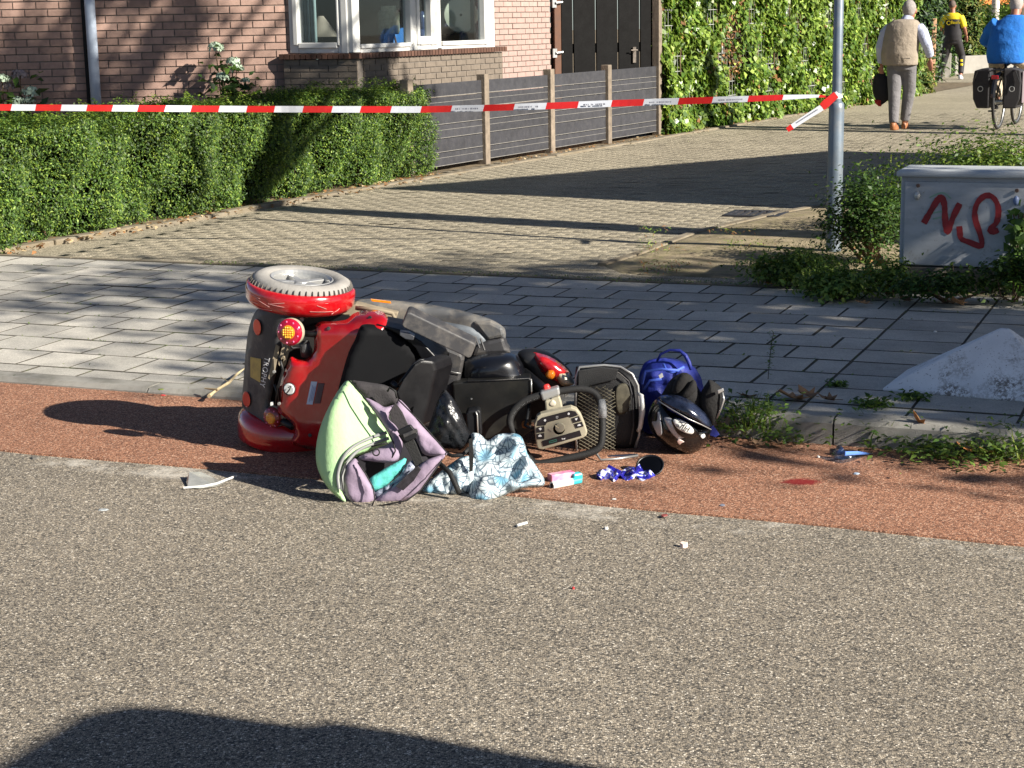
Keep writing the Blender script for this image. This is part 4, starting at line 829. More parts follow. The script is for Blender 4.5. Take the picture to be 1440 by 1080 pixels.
for a, b2 in zip(bx, bx[1:]):
    if bx.index(a) % 2 == 0 and a > 600 and b2 < 1110:
        x = a + 6
        while x < b2 - 8:
            w_ = pr_.uniform(.8, 2.2)
            if pr_.random() < .75: mb.box(W(x, cy(x) + .4, ty(x) - .012), (w_ / FPX * 11, .0008, pr_.uniform(1.6, 2.4) / FPX * 11.5))
            x += w_ + .7
for k in range(13): u_ = k / 13; mb.box(W(1149 - 30 * u_, 155 + 19 * u_ - .6, yq - .004), (.007, .0008, .006))
mb.obj('print', m_ink, tape, kind='stuff')
def text(body, o, xax, up, size, mat, parent, name='lettering', ext=.0004, align='LEFT', shear=0, spacing=1):
    cu = bpy.data.curves.new(name, 'FONT'); cu.body = body; cu.size = size; cu.extrude = ext; cu.align_x = align; cu.align_y = 'CENTER'; cu.shear = shear; cu.space_character = spacing; cu.materials.append(mat)
    tmp = bpy.data.objects.new(name, cu); COL.objects.link(tmp); me = bpy.data.meshes.new_from_object(tmp.evaluated_get(bpy.context.evaluated_depsgraph_get())); bpy.data.objects.remove(tmp); me.name = name
    ob = bpy.data.objects.new(name, me); COL.objects.link(ob); x = np.array(xax, float); x /= np.linalg.norm(x); u = np.array(up, float); u -= x * (u @ x); u /= np.linalg.norm(u); n = np.cross(x, u)
    m4 = Matrix.Identity(4)
    for i in range(3): m4[i][0], m4[i][1], m4[i][2] = x[i], u[i], n[i]
    if parent is not None: ob.parent = parent; m4.translation = Vector([float(c) for c in o]) - WL(parent)
    ob.matrix_basis = m4; return ob

# ------------------------------------------------------------------ cabinet with graffiti
def stained(name, c, dcol, sc_, amt, rough=.55):
    m, N, L, B = nm(name); geo = N.new('ShaderNodeNewGeometry').outputs['Position']
    mp = N.new('ShaderNodeMapping'); L.new(geo, mp.inputs[0]); mp.inputs['Rotation'].default_value = (0, .5, .3); mp.inputs['Scale'].default_value = (1, 1, 3.5)
    a = ramp(N, L, noise(N, L, mp.outputs[0], sc_, 7, .65), [(.42, (0,) * 3), (.62, (amt,) * 3)])
    b = ramp(N, L, noise(N, L, geo, sc_ * 5, 6, .8), [(.58, (0,) * 3), (.68, (amt,) * 3)])
    col = mixc(N, L, b, mixc(N, L, a, c, sc(c, .72)), dcol); L.new(col, B.inputs['Base Color']); B.inputs['Roughness'].default_value = rough; return m
m_cab = stained('cabinet_grey', lin(172, 176, 180), lin(118, 116, 106), 4, .7)
c0 = G(1261, 404, .075); cw, ch, cd = .83, .62, .36; zb = .075
cab = thing('utility_cabinet', 'grey metal street cabinet with dark red graffiti on its front', 'cabinet', c0)
ax = (RD, ND, ZV); o_ = c0 * [1, 1, 0]; q = lambda x, y, z: o_ + RD * x + ND * y + ZV * z
mb = MB(); mb.box(q(cw / 2, cd / 2, zb + .02), (cw, cd, .2), ax); mb.obj('plinth', M('cabinet_plinth', lin(120, 112, 100), .9, var=.25, vs=8, bump=.3, dirt=.6, dcol=lin(80, 76, 60)), cab, bevel=.008)
mb = MB(); mb.box(q(cw / 2, cd / 2 + .004, zb + .12 + (ch - .12) / 2), (cw - .01, cd - .02, ch - .125), ax); mb.obj('body', m_cab, cab, bevel=.008)
mb = MB(); mb.box(q(cw / 2 + .004, .004, zb + .12 + (ch - .14) / 2), (cw - .05, .014, ch - .16), ax); door = mb.obj('door', m_cab, cab, bevel=.004)
mb = MB(); mb.box(q(cw / 2, cd / 2, zb + ch + .012), (cw + .035, cd + .05, .034), ax); mb.obj('lid', M('cabinet_lid', lin(176, 180, 182), .5, var=.1, vs=6), cab, bevel=.012)
fp = lambda px, py: (lambda s_, z: c0 * [1, 1, 0] + RD * s_ + ZV * z - ND * .005)(*VPL(px, py, c0 * [1, 1, 0] - ND * .005, RD))
m_gr = M('red_spray', lin(140, 22, 30), .6, var=.35, vs=16, c2=lin(150, 40, 44))
def stroke(pts, w, off=.0015):
    P = crom(pts, 40, False); mb = MB(); v = []
    for i, p in enumerate(P):
        a = P[min(i + 1, len(P) - 1)] - P[max(i - 1, 0)]; a = a / np.linalg.norm(a); nn = np.array([-a[1], a[0]]); ww = w * (1 + .1 * math.sin(i * .9) + .07 * math.sin(i * 2.7)) / 2
        v += [fp(*(p - nn * ww)) - ND * (off + i * 2e-5), fp(*(p + nn * ww)) - ND * (off + i * 2e-5)]
    mb.add(v, [(2 * i, 2 * i + 1, 2 * i + 3, 2 * i + 2) for i in range(len(P) - 1)])
    return mb.obj('graffiti', m_gr, door, solid=.0008)
stroke([(1299, 314), (1307, 300), (1316, 285), (1323, 277), (1328, 287), (1329, 305), (1331, 324), (1334, 323), (1341, 304), (1350, 286)], 8.5)
stroke([(1349, 318), (1350, 327), (1352, 336), (1362, 340), (1378, 346), (1381, 340), (1377, 325), (1372, 310), (1371, 296), (1376, 283), (1386, 275), (1396, 277), (1403, 288), (1404, 303), (1400, 315), (1392, 322), (1396, 326), (1404, 323)], 8.0, .003)
m_gs = M('green_spray', lin(128, 158, 140), .7)
for pts in ([(1307, 278), (1325, 271), (1337, 279)], [(1310, 300), (1330, 296)], [(1312, 308), (1337, 302)]):
    o = stroke(pts, 2.0, .001); o.data.materials.clear(); o.data.materials.append(m_gs)
m_lock = M('lock_cover', lin(196, 196, 192), .4, metal=.3)
for (x, y) in ((1290, 275), (1429, 282)):
    p = fp(x, y); mb = MB(); mb.ell([(p - ND * .002 + ZV * .0, RD * .016, ZV * .026), (p - ND * .012, RD * .014, ZV * .023)], 18); mb.obj('lock_cover', m_lock if x < 1400 else M('blue_lock_cover', lin(112, 130, 168), .45), door, smooth=True)
    p = fp(x + 1, y - 14); mb = MB(); mb.ell([(p - ND * .002, RD * .011, ZV * .011), (p - ND * .01, RD * .009, ZV * .009)], 14); mb.obj('bolt', M('rusty_bolt', lin(110, 88, 78), .6, metal=.5), door)
# ivy sprays creeping up the right-hand side of the cabinet
t = thing('creeper', 'creeper with broad leaves climbing the right edge of the grey cabinet', 'creeper', fp(1432, 395)); mb = MB(); P = []
for k in range(4):
    pts = [fp(1430 + 4 * k + dx, y) - ND * .03 for y, dx in ((400, 0), (365, -3 - 3 * k), (330, 2), (300, -4 + 3 * k))]; mb.tube(pts, .004, 5); P += [a + (b - a) * u + rng.normal(0, .025, 3) for a, b in zip(pts, pts[1:]) for u in rng.uniform(0, 1, 14)]
mb.obj('stem', m_br, t); P = np.array(P); leaves('foliage', P, np.tile(-ND, (len(P), 1)), .06, [m_y2, m_w1], t, aspect=.8, drop=.8, kind='stuff')
for i, (x, y) in enumerate(((1339, 380), (1361, 382), (1379, 383), (1405, 372))):
    p = fp(x, 402) - ND * .03; e = fp(x + 2, y - 12) - ND * .03; t = thing('weed', ('first', 'second', 'third', 'tallest')[i] + ' thin seedling before the cabinet door counting from the left' if i < 3 else 'tallest thin seedling before the cabinet near the creeper', 'weed', p, 'seedlings before the cabinet door')
    mb = MB(); mb.tube([p, (p + e) / 2 + RD * .006, e], .002, 5); mb.obj('stem', m_br, t); P = np.array([p + (e - p) * u for u in rng.uniform(.3, 1, 16)]) + rng.normal(0, .006, (16, 3)); leaves('foliage', P, np.tile(-ND + ZV, (16, 1)), .022, [m_w1, m_w2], t, kind='stuff')

# ------------------------------------------------------------------ concrete pyramid block
def pyramidmat():
    m, N, L, B = nm('pitted_white_concrete'); geo = N.new('ShaderNodeNewGeometry').outputs['Position']
    base = ramp(N, L, noise(N, L, geo, 6, 6), [(.3, lin(214, 217, 220)), (.7, lin(236, 238, 240))])
    a = noise(N, L, geo, 70, 5, .75); pm = noise(N, L, geo, 5.5, 4, .6)
    msk = N.new('ShaderNodeMath'); msk.operation = 'MULTIPLY'; L.new(ramp(N, L, a, [(.47, (0,) * 3), (.53, (1,) * 3)]), msk.inputs[0]); L.new(ramp(N, L, pm, [(.5, (0,) * 3), (.66, (.85,) * 3)]), msk.inputs[1])
    col = mixc(N, L, msk.outputs[0], base, lin(92, 84, 72)); pit = ramp(N, L, noise(N, L, geo, 120, 3, .7), [(.64, (0,) * 3), (.68, (1,) * 3)])
    col = mixc(N, L, pit, col, lin(66, 60, 54)); L.new(col, B.inputs['Base Color']); B.inputs['Roughness'].default_value = .8; bumpn(N, L, B, a, .15, .003); return m
ap = G(1412, 540, .105); b1 = G(1236, 549, .1); b2 = G(1236 + 262, 570, .1); d = b2 - b1; d[2] = 0; w = np.linalg.norm(d); d /= w; nn = np.cross(ZV, d); cc = b1 + d * w * .52 + nn * w * .27
pyr = thing('pyramid_block', 'white speckled concrete pyramid block standing on the pavement at right', 'bollard', cc)
top = W(1413, 461, cc[1]); H_ = top[2] - .1; mb = MB(); zb_ = .098
def sq(k, z): return [cc * [1, 1, 0] + (top - cc) * [1, 1, 0] * ((z - zb_) / H_ if z > zb_ + .02 else 0) + d * sx * w / 2 * k + nn * sy * w * .27 * k + ZV * z for sx, sy in ((-1, -1), (1, -1), (1, 1), (-1, 1))]
mb.loft([sq(1, zb_), sq(1, zb_ + .012), sq(.955, zb_ + .026), sq(.07, zb_ + H_ * .98), sq(.04, zb_ + H_)]); mb.obj('block', pyramidmat(), pyr, bevel=.006)

# ------------------------------------------------------------------ people
m_skin = M('skin', lin(160, 108, 86), .5, var=.08, vs=20); m_greyh = M('grey_hair', lin(142, 136, 132), .8, var=.25, vs=60)
def person(label, base, yaw, body, clothes, group=None):
    t = thing('person', label, 'person', base); cy_, sy_ = math.cos(yaw), math.sin(yaw); base = np.array(base, float)
    def tr(p): return base + np.array([p[0] * cy_ - p[1] * sy_, p[0] * sy_ + p[1] * cy_, p[2]])
    def trv(p): return np.array([p[0] * cy_ - p[1] * sy_, p[0] * sy_ + p[1] * cy_, p[2]])
    def build(spec):
        mb = MB()
        for s_ in spec:
            if s_[0] == 'e': mb.ell([(tr(c), trv((a, 0, 0)), trv((0, b, 0))) for c, a, b in s_[1]], 26)
            elif s_[0] == 't': mb.tube([tr(p) for p in s_[1]], s_[2], 16)
            elif s_[0] == 's': mb.sphere(tr(s_[1]), s_[2], 14, ax=(trv((1, 0, 0)), trv((0, 1, 0)), ZV))
            elif s_[0] == 'b': mb.box(tr(s_[1]), s_[2], (trv((1, 0, 0)), trv((0, 1, 0)), ZV))
        return mb
    build(body).obj('body', m_skin, t, smooth=True, remesh=.011)
    for nm_, spec, mt, rm in clothes:
        o = build(spec).obj(nm_, mt, t, smooth=True, remesh=rm)
    return t, tr, trv
def hand(c, s=1, curl=.03):                  # palm with four unequal fingers and a thumb, hanging down and slightly curled
    x, y, z = c; r = [('e', [((x, y, z + .045 * s), .022 * s, .014 * s), ((x, y, z), .036 * s, .016 * s), ((x, y + .004, z - .045 * s), .036 * s, .015 * s)])]
    for k, (dx, l) in enumerate(((-.027, .062), (-.009, .075), (.009, .07), (.026, .054))):
        r.append(('t', [(x + dx * s, y + .004, z - .035 * s), (x + dx * s, y + .008, z - .045 * s - l * .5 * s), (x + dx * s, y + .008 + curl, z - .045 * s - l * s)], [.0095 * s, .009 * s, .0075 * s]))
    r.append(('t', [(x - .03 * s, y, z + .01 * s), (x - .05 * s, y + .02, z - .025 * s), (x - .044 * s, y + .035, z - .06 * s)], [.012 * s, .011 * s, .009 * s])); return r
def head(c, tilt=0, s=1):                    # skull, jaw, nose, ears; the face looks along +y
    x, y, z = c; return [('s', (x, y - .01, z + .02), (.075 * s, .096 * s, .105 * s)), ('s', (x, y + .03, z - .055), (.056 * s, .06 * s, .066 * s)), ('s', (x, y + .105 * s, z - .005), (.013, .022, .024)), ('s', (x, y + .088, z - .058), (.022, .012, .008)), ('s', (x - .03, y + .08, z + .02), (.014, .01, .009)), ('s', (x + .03, y + .08, z + .02), (.014, .01, .009)),
            ('s', (x - .078 * s, y, z), (.012, .022, .034)), ('s', (x + .078 * s, y, z), (.012, .022, .034))]
def hair(c, s=1, low=-.04): x, y, z = c; return [('s', (x, y - .024, z + .038), (.08 * s, .096 * s, .1 * s)), ('s', (x, y - .05, z + low + .03), (.07 * s, .06 * s, .06 * s))]
def shoes(p, yaw=0, l=.27): x, y, z = p; return [('e', [((x, y - .07, .012), .036, .03), ((x, y - .07, .06), .04, .045), ((x, y - .06, .1), .04, .045)]), ('e', [((x, y + .02, .0), .046, .12), ((x, y + .02, .03), .046, .12), ((x, y + .0, .07), .04, .07)])]
YW = -R(28)
# walking man in the beige vest
b = G(1264, 182.5, .06); HC = (.065, .12, 1.53)
legs = [('t', [(-.085, 0, .86), (-.07, -.01, .48), (-.045, -.1, .09)], [.105, .085, .062]), ('t', [(.1, .02, .86), (.085, .14, .5), (.02, .2, .11)], [.105, .085, .062]), ('e', [((0, .01, .78), .18, .12), ((0, .0, .9), .195, .135), ((0, .0, .98), .185, .13)])]
bodyspec = head(HC, 0, 1.12) + [('t', [(.05, .05, 1.38), (.065, .1, 1.53)], [.06, .056]), ('e', [((0, 0, .9), .15, .1), ((.0, .0, 1.15), .165, .115), ((.02, .02, 1.32), .18, .11), ((.03, .04, 1.41), .1, .08)]), ('t', [(-.085, 0, .86), (-.07, -.01, .48), (-.045, -.1, .05)], [.085, .06, .04]), ('t', [(.1, .02, .86), (.085, .14, .5), (.02, .2, .06)], [.085, .06, .04]),
    ('t', [(-.19, .02, 1.34), (-.27, 0, 1.08), (-.27, .06, .86)], [.05, .042, .032]), ('t', [(.24, .03, 1.34), (.335, 0, 1.12), (.355, .1, .93)], [.05, .042, .032])] + hand((-.275, .07, .8)) + hand((.36, .12, .87))
sleeves = [('t', [(-.15, .03, 1.32), (-.215, .01, 1.25), (-.27, -.01, 1.07), (-.28, .06, .87)], [.085, .083, .07, .052]), ('t', [(.2, .03, 1.32), (.265, .01, 1.25), (.335, -.01, 1.11), (.36, .1, .95)], [.085, .083, .07, .052]), ('t', [(.045, .04, 1.36), (.06, .085, 1.46)], [.09, .074])]
vest = [('e', [((-.01, -.01, .84), .235, .165), ((-.015, -.015, .98), .245, .175), ((-.005, -.01, 1.15), .24, .17), ((.01, .0, 1.29), .235, .155), ((.02, .015, 1.36), .225, .14), ((.03, .025, 1.41), .17, .11), ((.04, .05, 1.43), .1, .08)])]
m_vest = M('beige_vest', lin(150, 138, 123), .85, var=.1, vs=9, bump=1, bs=9, bd=.022); m_shirt = M('pale_blue_shirt', lin(176, 182, 204), .8, var=.1, vs=14, bump=.9, bs=11, bd=.022); m_trs = M('grey_trousers', lin(112, 110, 112), .85, var=.12, vs=9, bump=1, bs=9, bd=.022); m_shoe = M('brown_leather', lin(150, 98, 62), .5)
tp, tr, trv = person('grey haired man in a beige vest and grey trousers walking away with a black bag', b, YW, bodyspec,
    [('shirt', sleeves, m_shirt, .012), ('vest', vest, m_vest, .012), ('trousers', legs, m_trs, .012), ('hair', hair(HC, 1.13), m_greyh, .01), ('collar', [('e', [((.04, .06, 1.4), .085, .07), ((.05, .075, 1.455), .075, .068)])], m_shirt, .01), ('shoes', shoes((-.045, -.06, 0)) + [('e', [((.02, .24, .0), .046, .11), ((.02, .24, .04), .046, .11), ((.02, .21, .09), .04, .06)])], m_shoe, .008)])
mb = MB(); o_ = tr((0, 0, 0))
for z in (.86, .9): pass
mb.box(tr((.02, -.175, .93)), (.3, .006, .012), (trv((1, 0, 0)), trv((0, 1, 0)), ZV)); mb.obj('belt_seam', m_vest, tp)
# his bag
hp = tr((-.275, .09, .72)); t = thing('shoulder_bag', 'floppy black cloth bag with a red corner carried by the man in the vest', 'bag', hp)
mb = MB(); a_, c_ = trv((1, 0, 0)), trv((0, 1, 0))
mb.loft([[hp + a_ * x + c_ * y + ZV * z for x, y in ((-w_ + sh, -th), (w_ + sh, -th), (w_ + sh, th), (-w_ + sh, th))] for z, w_, th, sh in ((.02, .05, .03, -.02), (-.05, .12, .06, -.01), (-.2, .145, .075, 0), (-.3, .13, .07, .02), (-.36, .07, .04, .01), (-.41, .015, .02, -.01))])
m_bag = M('black_cloth', lin(26, 25, 27), .8, bump=.5, bs=25); mb.obj('body', m_bag, t, smooth=True, sub=1)
mb = MB(); mb.loft([[hp + a_ * x + c_ * y + ZV * z for x, y in ((-w_ + sh, -th), (w_ + sh, -th), (w_ + sh, th), (-w_ + sh, th))] for z, w_, th, sh in ((-.335, .05, .045, -.035), (-.38, .035, .04, -.03), (-.42, .012, .022, -.012))]); mb.obj('corner_patch', M('red_cloth', lin(168, 44, 40), .8), t, smooth=True)
mb = MB(); mb.tube([hp + a_ * -.06 + ZV * -.04, hp + ZV * .07, hp + a_ * .06 + ZV * -.04], .01, 6); mb.obj('handle', m_bag, t)
# man in yellow and black
b = G(1338, 111, .05); HC = (-.04, .03, 1.65)
bodyspec = head(HC) + [('t', [(-.02, 0, 1.45), (-.035, .02, 1.62)], [.058, .055]), ('e', [((0, 0, .95), .14, .1), ((0, 0, 1.2), .15, .105), ((0, 0, 1.4), .17, .1), ((-.02, 0, 1.48), .09, .07)]), ('t', [(-.09, 0, .9), (-.18, .05, .5), (-.27, 0, .05)], [.085, .06, .04]), ('t', [(.09, 0, .9), (.19, .14, .5), (.24, -.14, .08)], [.085, .06, .04]),
    ('t', [(-.2, 0, 1.4), (-.28, -.04, 1.14), (-.25, .2, 1.08)], [.052, .045, .034]), ('t', [(.18, 0, 1.4), (.26, -.02, 1.15), (.27, .14, 1.0)], [.052, .045, .034])] + hand((-.25, .27, 1.07), 1, .03) + hand((.275, .17, .94))
m_yel = M('yellow_cloth', lin(232, 206, 36), .7, var=.06); m_blk = M('black_sportswear', lin(38, 35, 38), .7, var=.2, vs=8)
m_wshoe = M('white_sneaker', lin(206, 208, 214), .5)
tp, tr, trv = person('man in yellow and black sports kit walking away further down the street', b, YW, bodyspec,
    [('jersey_yoke', [('e', [((-.01, 0, 1.34), .215, .135), ((-.01, 0, 1.43), .2, .12), ((-.02, 0, 1.5), .12, .085)]), ('t', [(-.18, 0, 1.42), (-.25, -.01, 1.28), (-.275, -.03, 1.17)], [.085, .08, .072]), ('t', [(.15, 0, 1.42), (.215, -.01, 1.28), (.255, -.02, 1.17)], [.085, .08, .072])], m_yel, .014),
     ('jersey_body', [('e', [((0, 0, .86), .2, .14), ((0, -.01, 1.0), .205, .145), ((0, 0, 1.2), .2, .145), ((0, 0, 1.355), .2, .138)])], m_blk, .014),
     ('trousers', [('t', [(-.09, 0, .9), (-.18, .05, .5), (-.27, 0, .1)], [.115, .085, .062]), ('t', [(.09, 0, .9), (.19, .14, .5), (.24, -.13, .13)], [.115, .085, .062]), ('e', [((0, 0, .8), .17, .12), ((0, 0, .93), .18, .13)])], m_blk, .014),
     ('hair', hair(HC, 1, -.02), M('grey_brown_hair', lin(96, 82, 74), .8, var=.2, vs=50), .011),
     ('shoes', shoes((-.275, .02, 0)) + shoes((.24, -.12, 0)), m_wshoe, .009)])
p = tr((-.075, -.141, 1.275)); xr = trv((1, 0, 0)); mb = MB(); mb.lathe([(.036, 0), (.05, 0), (.05, -.006), (.036, -.006), (.036, 0)], p, trv((0, 1, 0)), 20); mb.obj('emblem', m_yel, tp)
mb = MB()                                    # the sponsor's lettering is only a blurred yellow bar of letters at this distance
for k, (w_, h_) in enumerate(((.022, .075), (.03, .05), (.026, .045), (.03, .05), (.02, .075), (.026, .045))): mb.box(tr((-.005 + .036 * k, -.146, 1.275 + (h_ - .05) / 2)), (w_, .006, h_), (xr, trv((0, 1, 0)), ZV))
mb.obj('lettering', m_yel, tp)
mb = MB()
for k in range(2): mb.box(tr((.24 + .008 * k, -.12 - .0 * k, .42 - .09 * k)), (.05, .09, .05), (xr, trv((0, 1, 0)), ZV))
mb.obj('calf_print', m_yel, tp, bevel=.01)

# cyclist and bicycle
m_frm = M('black_frame', lin(30, 30, 33), .35, coat=.4); m_tyre = M('bicycle_tyre', lin(40, 39, 38), .8); m_pan = M('black_pannier', lin(46, 44, 46), .8, var=.15, vs=8, bump=.2); m_pang = M('mauve_pannier', lin(124, 112, 116), .85, var=.1)
bb = G(1403, 182, .06); byaw = -R(28); bF = np.array([-math.sin(byaw), math.cos(byaw), 0]); bX = np.array([math.cos(byaw), math.sin(byaw), 0])
bike = thing('bicycle', 'black city bicycle with two large panniers ridden by the man in blue', 'bicycle', bb); o_ = bb * [1, 1, 0] + ZV * .06
bp = lambda x, y, z: o_ + bX * x + bF * y + ZV * z
def bwheel(y):
    mb = MB(); mb.lathe([(.345, -.02), (.362, 0), (.345, .02), (.325, .012), (.325, -.012), (.345, -.02)], bp(0, y, .36), bX, 36); w = mb.obj('wheel', m_tyre, bike, smooth=True)
    mb = MB(); mb.lathe([(.327, -.01), (.31, 0), (.327, .01)], bp(0, y, .36), bX, 36); mb.obj('rim', m_steel, w, smooth=True)
    mb = MB(); mb.tube([bp(-.05, y, .36), bp(.05, y, .36)], .028, 12)
    for k in range(20): a = 2 * math.pi * k / 20; mb.tube([bp(.02 * (-1) ** k, y, .36), bp(0, y + .32 * math.cos(a), .36 + .32 * math.sin(a))], .0014, 4)
    mb.obj('spokes', m_steel, w)
bwheel(0); bwheel(1.12)
mb = MB()
for a, b2, r_ in (((0, .42, .3), (0, .3, .92), .018), ((0, .42, .3), (0, .95, .82), .022), ((0, .32, .8), (0, .95, .88), .016), ((.05, 0, .36), (.03, .42, .3), .012), ((-.05, 0, .36), (-.03, .42, .3), .012), ((.05, 0, .36), (.02, .32, .78), .01), ((-.05, 0, .36), (-.02, .32, .78), .01), ((0, .95, .75), (0, .92, 1.08), .016), ((.05, 1.12, .36), (.04, .97, .75), .012), ((-.05, 1.12, .36), (-.04, .97, .75), .012)): mb.tube([bp(*a), bp(*b2)], r_, 8)
mb.obj('frame', m_frm, bike, smooth=True)
mb = MB(); mb.tube([bp(-.3, .72, 1.08), bp(-.2, .86, 1.1), bp(0, .92, 1.1), bp(.2, .86, 1.1), bp(.3, .72, 1.08)], .013, 8); mb.obj('handlebar', m_frm, bike)
mb = MB(); mb.ell([(bp(0, .16, .95), bX * .06, ZV * .02), (bp(0, .2, .96), bX * .1, ZV * .035), (bp(0, .3, .96), bX * .07, ZV * .03), (bp(0, .45, .95), bX * .025, ZV * .02)], 14); mb.obj('saddle', M('saddle_black', lin(28, 28, 30), .5), bike, smooth=True)
mb = MB(); mb.lathe([(.375, -.03), (.385, 0), (.375, .03)], bp(0, 0, .36), bX, 24, (0, 170), x0=bF); mb.obj('mudguard', m_frm, bike, solid=.004)
mb = MB(); mb.tube([bp(-.07, .3, .78), bp(-.07, -.28, .76), bp(.07, -.28, .76), bp(.07, .3, .78)], .007, 6)
for y in (-.2, 0, .2): mb.tube([bp(-.07, y, .77), bp(.07, y, .77)], .006, 6)
mb.tube([bp(.07, -.1, .76), bp(.05, 0, .38)], .006, 6).tube([bp(-.07, -.1, .76), bp(-.05, 0, .38)], .006, 6); mb.obj('rack', m_frm, bike)
mb = MB(); mb.box(bp(0, -.295, .68), (.09, .02, .05), (bX, bF, ZV)); mb.obj('tail_light', M('tail_lens', lin(150, 30, 34), .3), bike, bevel=.006)
for s_, y, nmx in ((-1, 0, m_pan), (1, 0, m_pan)):
    mb = MB(); mb.loft([[bp(s_ * (.09 + w_), y_ + yo, z) for w_, y_ in ((0, -.2), (th, -.18), (th, .18), (0, .2))] for z, th, yo in ((.28, .16, .02), (.4, .21, .01), (.62, .22, 0), (.76, .2, 0), (.79, .1, 0))]); recalc(mb.obj('pannier', nmx, bike, bevel=.015))
    pn = bike.children[-1]
    mb = MB(); mb.lathe([(.028, 0), (.036, 0), (.036, -.004), (.028, -.004), (.028, 0)], bp(s_ * (.2), -.196, .53), bF, 20); mb.obj('emblem_ring', m_white, pn)
    mb = MB(); mb.tube([bp(s_ * .12, -.15, .775), bp(s_ * .24, -.2, .76), bp(s_ * .3, -.2, .6)], .008, 6); mb.obj('strap', m_frm, pn)
mb = MB(); mb.box(bp(.322, 0.02, .55), (.012, .36, .4), (bX, bF, ZV)); mb.obj('pannier_panel', m_pang, bike, bevel=.004)
mb = MB(); mb.tube([bp(-.12, .42, .3), bp(.12, .42, .3)], .01, 8).box(bp(-.15, .3, .22), (.09, .07, .02), (bX, bF, ZV)).box(bp(.15, .55, .4), (.09, .07, .02), (bX, bF, ZV)); mb.obj('pedals', m_frm, bike)
b = bb.copy(); HC = (.09, .42, 1.575)
rb = head(HC, 0, 1.12) + [('t', [(.09, .33, 1.4), (.09, .38, 1.54)], [.065, .062]), ('e', [((.03, .2, .98), .17, .13), ((.05, .23, 1.2), .19, .13), ((.08, .29, 1.36), .19, .11), ((.09, .33, 1.44), .1, .08)]), ('t', [(-.1, .26, .96), (-.15, .55, .72), (-.13, .42, .32)], [.09, .065, .045]), ('t', [(.14, .26, .96), (.21, .6, .82), (.15, .55, .48)], [.09, .065, .045]),
    ('t', [(-.13, .28, 1.36), (-.29, .4, 1.14), (-.29, .66, 1.08)], [.055, .048, .036]), ('t', [(.29, .28, 1.36), (.42, .4, 1.14), (.31, .66, 1.08)], [.055, .048, .036])] + hand((-.29, .69, 1.1)) + hand((.31, .69, 1.1))
m_blue = M('royal_blue_sweater', lin(24, 104, 186), .85, var=.12, vs=7, bump=1, bs=8, bd=.022); m_bei = M('beige_trousers', lin(196, 180, 156), .85, var=.1, vs=9, bump=.4, bs=20)
person('white haired man in a royal blue sweater riding the bicycle with panniers', b, byaw, rb,
    [('sweater', [('e', [((.03, .17, .84), .23, .17), ((.03, .18, .95), .255, .19), ((.045, .2, 1.12), .26, .185), ((.065, .25, 1.28), .255, .165), ((.085, .3, 1.38), .2, .13), ((.09, .33, 1.46), .1, .085)]), ('t', [(-.12, .28, 1.36), (-.22, .33, 1.26), (-.295, .4, 1.13), (-.29, .6, 1.08)], [.092, .088, .078, .056]), ('t', [(.27, .28, 1.36), (.36, .33, 1.26), (.42, .4, 1.13), (.33, .6, 1.08)], [.092, .088, .078, .056])], m_blue, .013),
     ('trousers', [('t', [(-.1, .24, .93), (-.155, .52, .74), (-.14, .46, .55), (-.13, .42, .4)], [.12, .1, .085, .075]), ('t', [(.15, .24, .93), (.22, .57, .82), (.17, .56, .55)], [.12, .1, .08]), ('e', [((.03, .2, .86), .2, .15), ((.03, .2, .97), .21, .15)])], m_bei, .013),
     ('hair', hair(HC, 1.13), M('white_hair', lin(158, 150, 144), .8, var=.2, vs=50), .011),
     ('shoes', [('e', [((-.14, .42, .24), .045, .12), ((-.14, .4, .3), .045, .09)]), ('e', [((.15, .58, .42), .045, .12), ((.15, .56, .48), .045, .09)])], m_blk, .01)])

